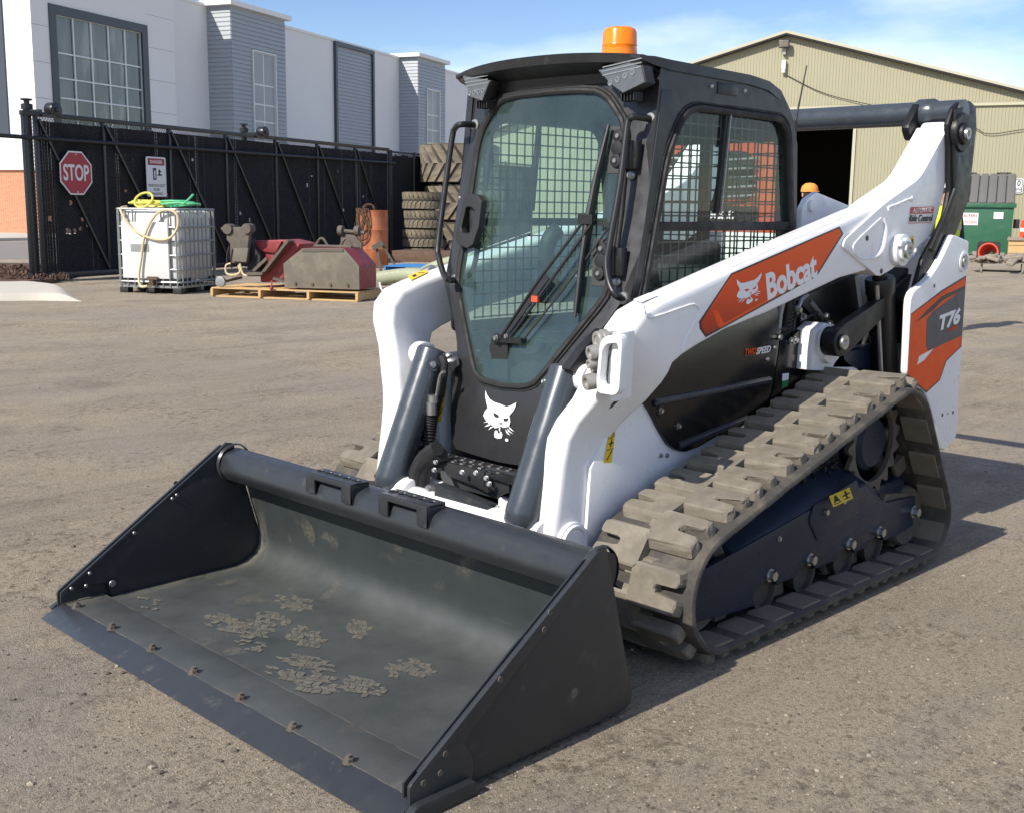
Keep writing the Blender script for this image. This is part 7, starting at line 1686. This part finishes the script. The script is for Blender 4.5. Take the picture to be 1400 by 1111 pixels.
# ---------------------------------------------------------------- people in the background
def person(loc, rz, label, top, hat=None, vest=None, h=1.76):
    root = thing('person', label, 'person', loc, rz)
    J = {'pelvis': (0,0,.95), 'waist': (0,0,1.10), 'chest': (0,0,1.32), 'neck': (0,0,1.50), 'headb': (0.01,0,1.56), 'head': (0.015,0,1.66), 'top': (0.01,0,1.74),
         'shl': (0,.19,1.43), 'ell': (.02,.25,1.15), 'wrl': (.09,.24,.90), 'hal': (.11,.24,.82), 'shr': (0,-.19,1.43), 'elr': (.02,-.25,1.15), 'wrr': (.09,-.24,.90), 'har': (.11,-.24,.82),
         'hil': (0,.09,.92), 'knl': (.02,.11,.50), 'anl': (0,.12,.09), 'tol': (.16,.13,.04), 'hir': (0,-.09,.92), 'knr': (.02,-.11,.50), 'anr': (0,-.12,.09), 'tor': (.16,-.13,.04)}
    R = dict(pelvis=(.15,.12), waist=(.145,.11), chest=(.17,.12), neck=(.055,.055), headb=(.06,.06), head=(.085,.098), top=(.07,.075), shl=(.07,.07), ell=(.048,.048), wrl=(.034,.034), hal=(.035,.02), hil=(.09,.09), knl=(.065,.065), anl=(.05,.05), tol=(.04,.03))
    E_ = [('pelvis','waist'),('waist','chest'),('chest','neck'),('neck','headb'),('headb','head'),('head','top'),('chest','shl'),('shl','ell'),('ell','wrl'),('wrl','hal'),('chest','shr'),('shr','elr'),('elr','wrr'),('wrr','har'),('pelvis','hil'),('hil','knl'),('knl','anl'),('anl','tol'),('pelvis','hir'),('hir','knr'),('knr','anr'),('anr','tor')]
    K = list(J); me = bpy.data.meshes.new('body'); me.from_pydata([tuple(c*h/1.76 for c in J[k]) for k in K], [(K.index(a), K.index(b)) for a, b in E_], [])
    o = bpy.data.objects.new('body', me); COL.objects.link(o)
    md = o.modifiers.new('skin', 'SKIN'); sd = o.modifiers.new('sub', 'SUBSURF'); sd.levels = 2; sd.render_levels = 2
    for i, k in enumerate(K):
        kk = k if k in R else k[:-1]+'l'; r = R[kk]; me.skin_vertices[0].data[i].radius = r
        me.skin_vertices[0].data[i].use_root = (k == 'pelvis')
    dg_ = bpy.context.evaluated_depsgraph_get(); m2 = bpy.data.meshes.new_from_object(o.evaluated_get(dg_)); m2.name = 'body'
    bpy.data.objects.remove(o)
    for mm_ in (M[top], M['skin'], M['navy']): m2.materials.append(mm_)
    for p in m2.polygons:
        p.use_smooth = True; z = p.center.z*1.76/h
        hand = z < 0.91 and abs(p.center.y) > 0.19
        p.material_index = 1 if (z > 1.50 or hand) else (2 if z < 0.97 else 0)
    b = obj('body', m2, root); k = h/1.76
    mb = MB(); mb.ball((.105*k, 0, 1.645*k), .018*k, 8, (1,.8,1.3)); mb.build('nose', M['skin'], root)
    for s in (1, -1):
        mb = MB(); mb.ball((.095*k, s*.033*k, 1.675*k), .012*k, 8); mb.build('eye', M['black_print'], root)
        mb = MB(); mb.ball((.0, s*.093*k, 1.655*k), .026*k, 8, (.8,.4,1.2)); mb.build('ear', M['skin'], root)
    mb = MB(); mb.box((.098*k, 0, 1.605*k), (.01, .05*k, .010)); mb.build('mouth', M['redpaint'], root, bevel=0.003)
    mb = MB(); mb.ball((-.012*k, 0, 1.685*k), .105*k, 14, (1,.92,.9)); mb.build('hair', M['hair'], root)
    if hat:
        mb = MB(); mb.lathe([(.112*k, 0), (.112*k, .03*k), (.10*k, .075*k), (.06*k, .11*k), (.001, .12*k)], (.0, 0, 1.695*k), (0,0,1), 18, cap=False); c_ = mb.build('cap', M[hat], root)
        mb = MB(); mb.pxy(rounded([(.08*k, -.08*k), (.20*k, -.06*k), (.20*k, .06*k), (.08*k, .08*k)], .04), 1.695*k, 1.706*k); mb.build('peak', M[hat], c_)
    if vest:
        mb = MB(); rg = []
        for z, rx, ry in ((.98, .175, .215), (1.12, .17, .21), (1.30, .185, .225), (1.42, .16, .21), (1.49, .10, .14)):
            rg.append([Vector((rx*math.cos(a), ry*math.sin(a), z*k)) for a in (2*PI*i/24 for i in range(24))])
        mb.rings(rg, cap=False); v_ = mb.build('vest', M[vest], root)
        mb = MB()
        for z in (1.08, 1.22): mb.lathe([(.205, 0), (.205, .05)], (0, 0, z*k), (0,0,1), 24, cap=False)
        mb.build('reflective_band', M['galv'], v_)
    return root
def face_cam(p): d = CAM_O-p; return math.atan2(d.y, d.x)
pa = AZ(1097, 439); h_ = 1.87
person(pa, face_cam(pa)+0.4, 'person in dark clothes and an orange cap before the dark doorway', 'navy', hat='capfab', h=1.87)
pb = AZ(1280, 455)
person(pb, face_cam(pb)+0.8, 'person in a lime safety vest beside the green dumpster', 'navy', hat='signwhite', vest='hivis', h=1.92)

# ---------------------------------------------------------------- orange machine standing behind the cab, seen through its windows
OMR = ray(968, 300); OMR.z = 0; OMP = CAM_O+OMR.normalized()*10.2; OMP.z = 0
OM = thing('orange_excavator', 'orange compact machine with a barred cab seen through the side window', 'machine', OMP, math.radians(38))
mb = MB(); mb.pxz(rounded([(0.9, 0.45), (0.9, 1.15), (0.55, 1.42), (-0.9, 1.42), (-0.9, 0.45)], .08, 4), -0.7, 0.7); mb.build('body', M['oldorange'], OM, bevel=0.05)
fo = [(-0.68, 1.38), (0.68, 1.38), (0.60, 2.22), (-0.60, 2.22)]; fi = rounded([(-0.48, 1.62), (0.48, 1.62), (0.42, 2.02), (-0.42, 2.02)], .14, 4)
mb = MB(); mb.pyz(rounded(fo, .15, 4), 0.30, 0.42, [fi]); mb.build('cab_frame', M['oldorange'], OM)
for s in (1, -1):
    mb = MB(); mb.pxz(rounded([(0.35, 1.15), (0.32, 2.25), (-0.75, 2.25), (-0.85, 1.15)], .12, 4), s*0.60, s*0.68, [rounded([(0.22, 1.25), (0.20, 2.08), (-0.62, 2.08), (-0.70, 1.25)], .1, 4)]); mb.build('cab_side', M['oldorange'], OM)
mb = MB(); mb.box((-0.22, 0, 2.28), (1.2, 1.3, 0.08)); mb.build('cab_roof', M['oldorange'], OM, bevel=0.03)
mb = MB(); mb.face([Vector((0.34, y, z)) for y, z in fi]); mb.build('windscreen', M['sideglass'], OM, fixn=False)
mb = MB(); mb.box((-0.5, 0, 1.6), (0.2, 0.9, 0.9)); mb.build('seat', M['plastic'], OM, bevel=0.06)
for k in range(5):
    mb = MB(); mb.tube(smooth_path([(0.45, -0.45, 1.66+0.075*k), (0.50, 0, 1.64+0.075*k), (0.45, 0.45, 1.66+0.075*k)], 5), 0.012, 6); mb.build('guard_bar', M['galv'], OM)
mb = MB(); mb.box((0.43, 0, 1.50), (0.02, 0.95, 0.14)); mb.build('grille', M['black'], OM)
lettering('Bobcat', M['white_print'], OM, [(0.442, -0.24, 1.46), (0.442, 0.24, 1.46), (0.442, -0.24, 1.55)], 0.004, bold=0.03)
for s in (1, -1):
    mb = MB(); mb.pxz(rounded([(1.0, 0.03), (1.1, 0.25), (0.95, 0.48), (-0.95, 0.48), (-1.1, 0.25), (-1.0, 0.03)], .1, 4), s*0.55, s*0.85); mb.build('track', M['belt'], OM, bevel=0.02)

OM.scale = (0.8, 0.8, 1.0)
# ---------------------------------------------------------------- loose stones and clods on the yard
rnd = random.Random(21); mb = MB()
def stone(x, y, r):
    n = 5; c = Vector((x, y, r*0.25)); a0 = rnd.random()*6
    top = [c+Vector((r*math.cos(a0+2*PI*k/n)*rnd.uniform(.7,1.2), r*math.sin(a0+2*PI*k/n)*rnd.uniform(.7,1.2), r*rnd.uniform(.1,.35))) for k in range(n)]
    base = [Vector((p.x*1.0, p.y*1.0, -0.003)) for p in top]
    T = [mb.bm.verts.new(p) for p in top]; B_ = [mb.bm.verts.new(p) for p in base]; a = mb.bm.verts.new(c+Vector((r*.1, 0, r*rnd.uniform(.45,.7))))
    for k in range(n):
        mb.bm.faces.new([B_[k], B_[(k+1) % n], T[(k+1) % n], T[k]]); mb.bm.faces.new([T[k], T[(k+1) % n], a])
M['stone'] = paint('pale_stone', (0.33, 0.28, 0.215), 0.9, var=0.3, vs=3); M['clod'] = paint('dark_clod', (0.10, 0.082, 0.065), 0.95, var=0.3, vs=3)
for nm, mt, cnt, lo, hi in (('gravel', 'stone', 3200, 0.0015, 0.005), ('gravel', 'clod', 2000, 0.0015, 0.006), ('pebbles', 'stone', 40, 0.007, 0.011), ('clods', 'clod', 110, 0.005, 0.012)):
    mb = MB()
    for k in range(cnt):
        f = rnd.random(); v = 430+680*f**0.8; u = rnd.uniform(-40, 1440); p = AZ(u, v)
        r = rnd.uniform(lo, hi)*rnd.uniform(.6, 1.1)
        stone(p.x, p.y, r)
    mb.build(nm, M[mt], kind='stuff', smooth=False)
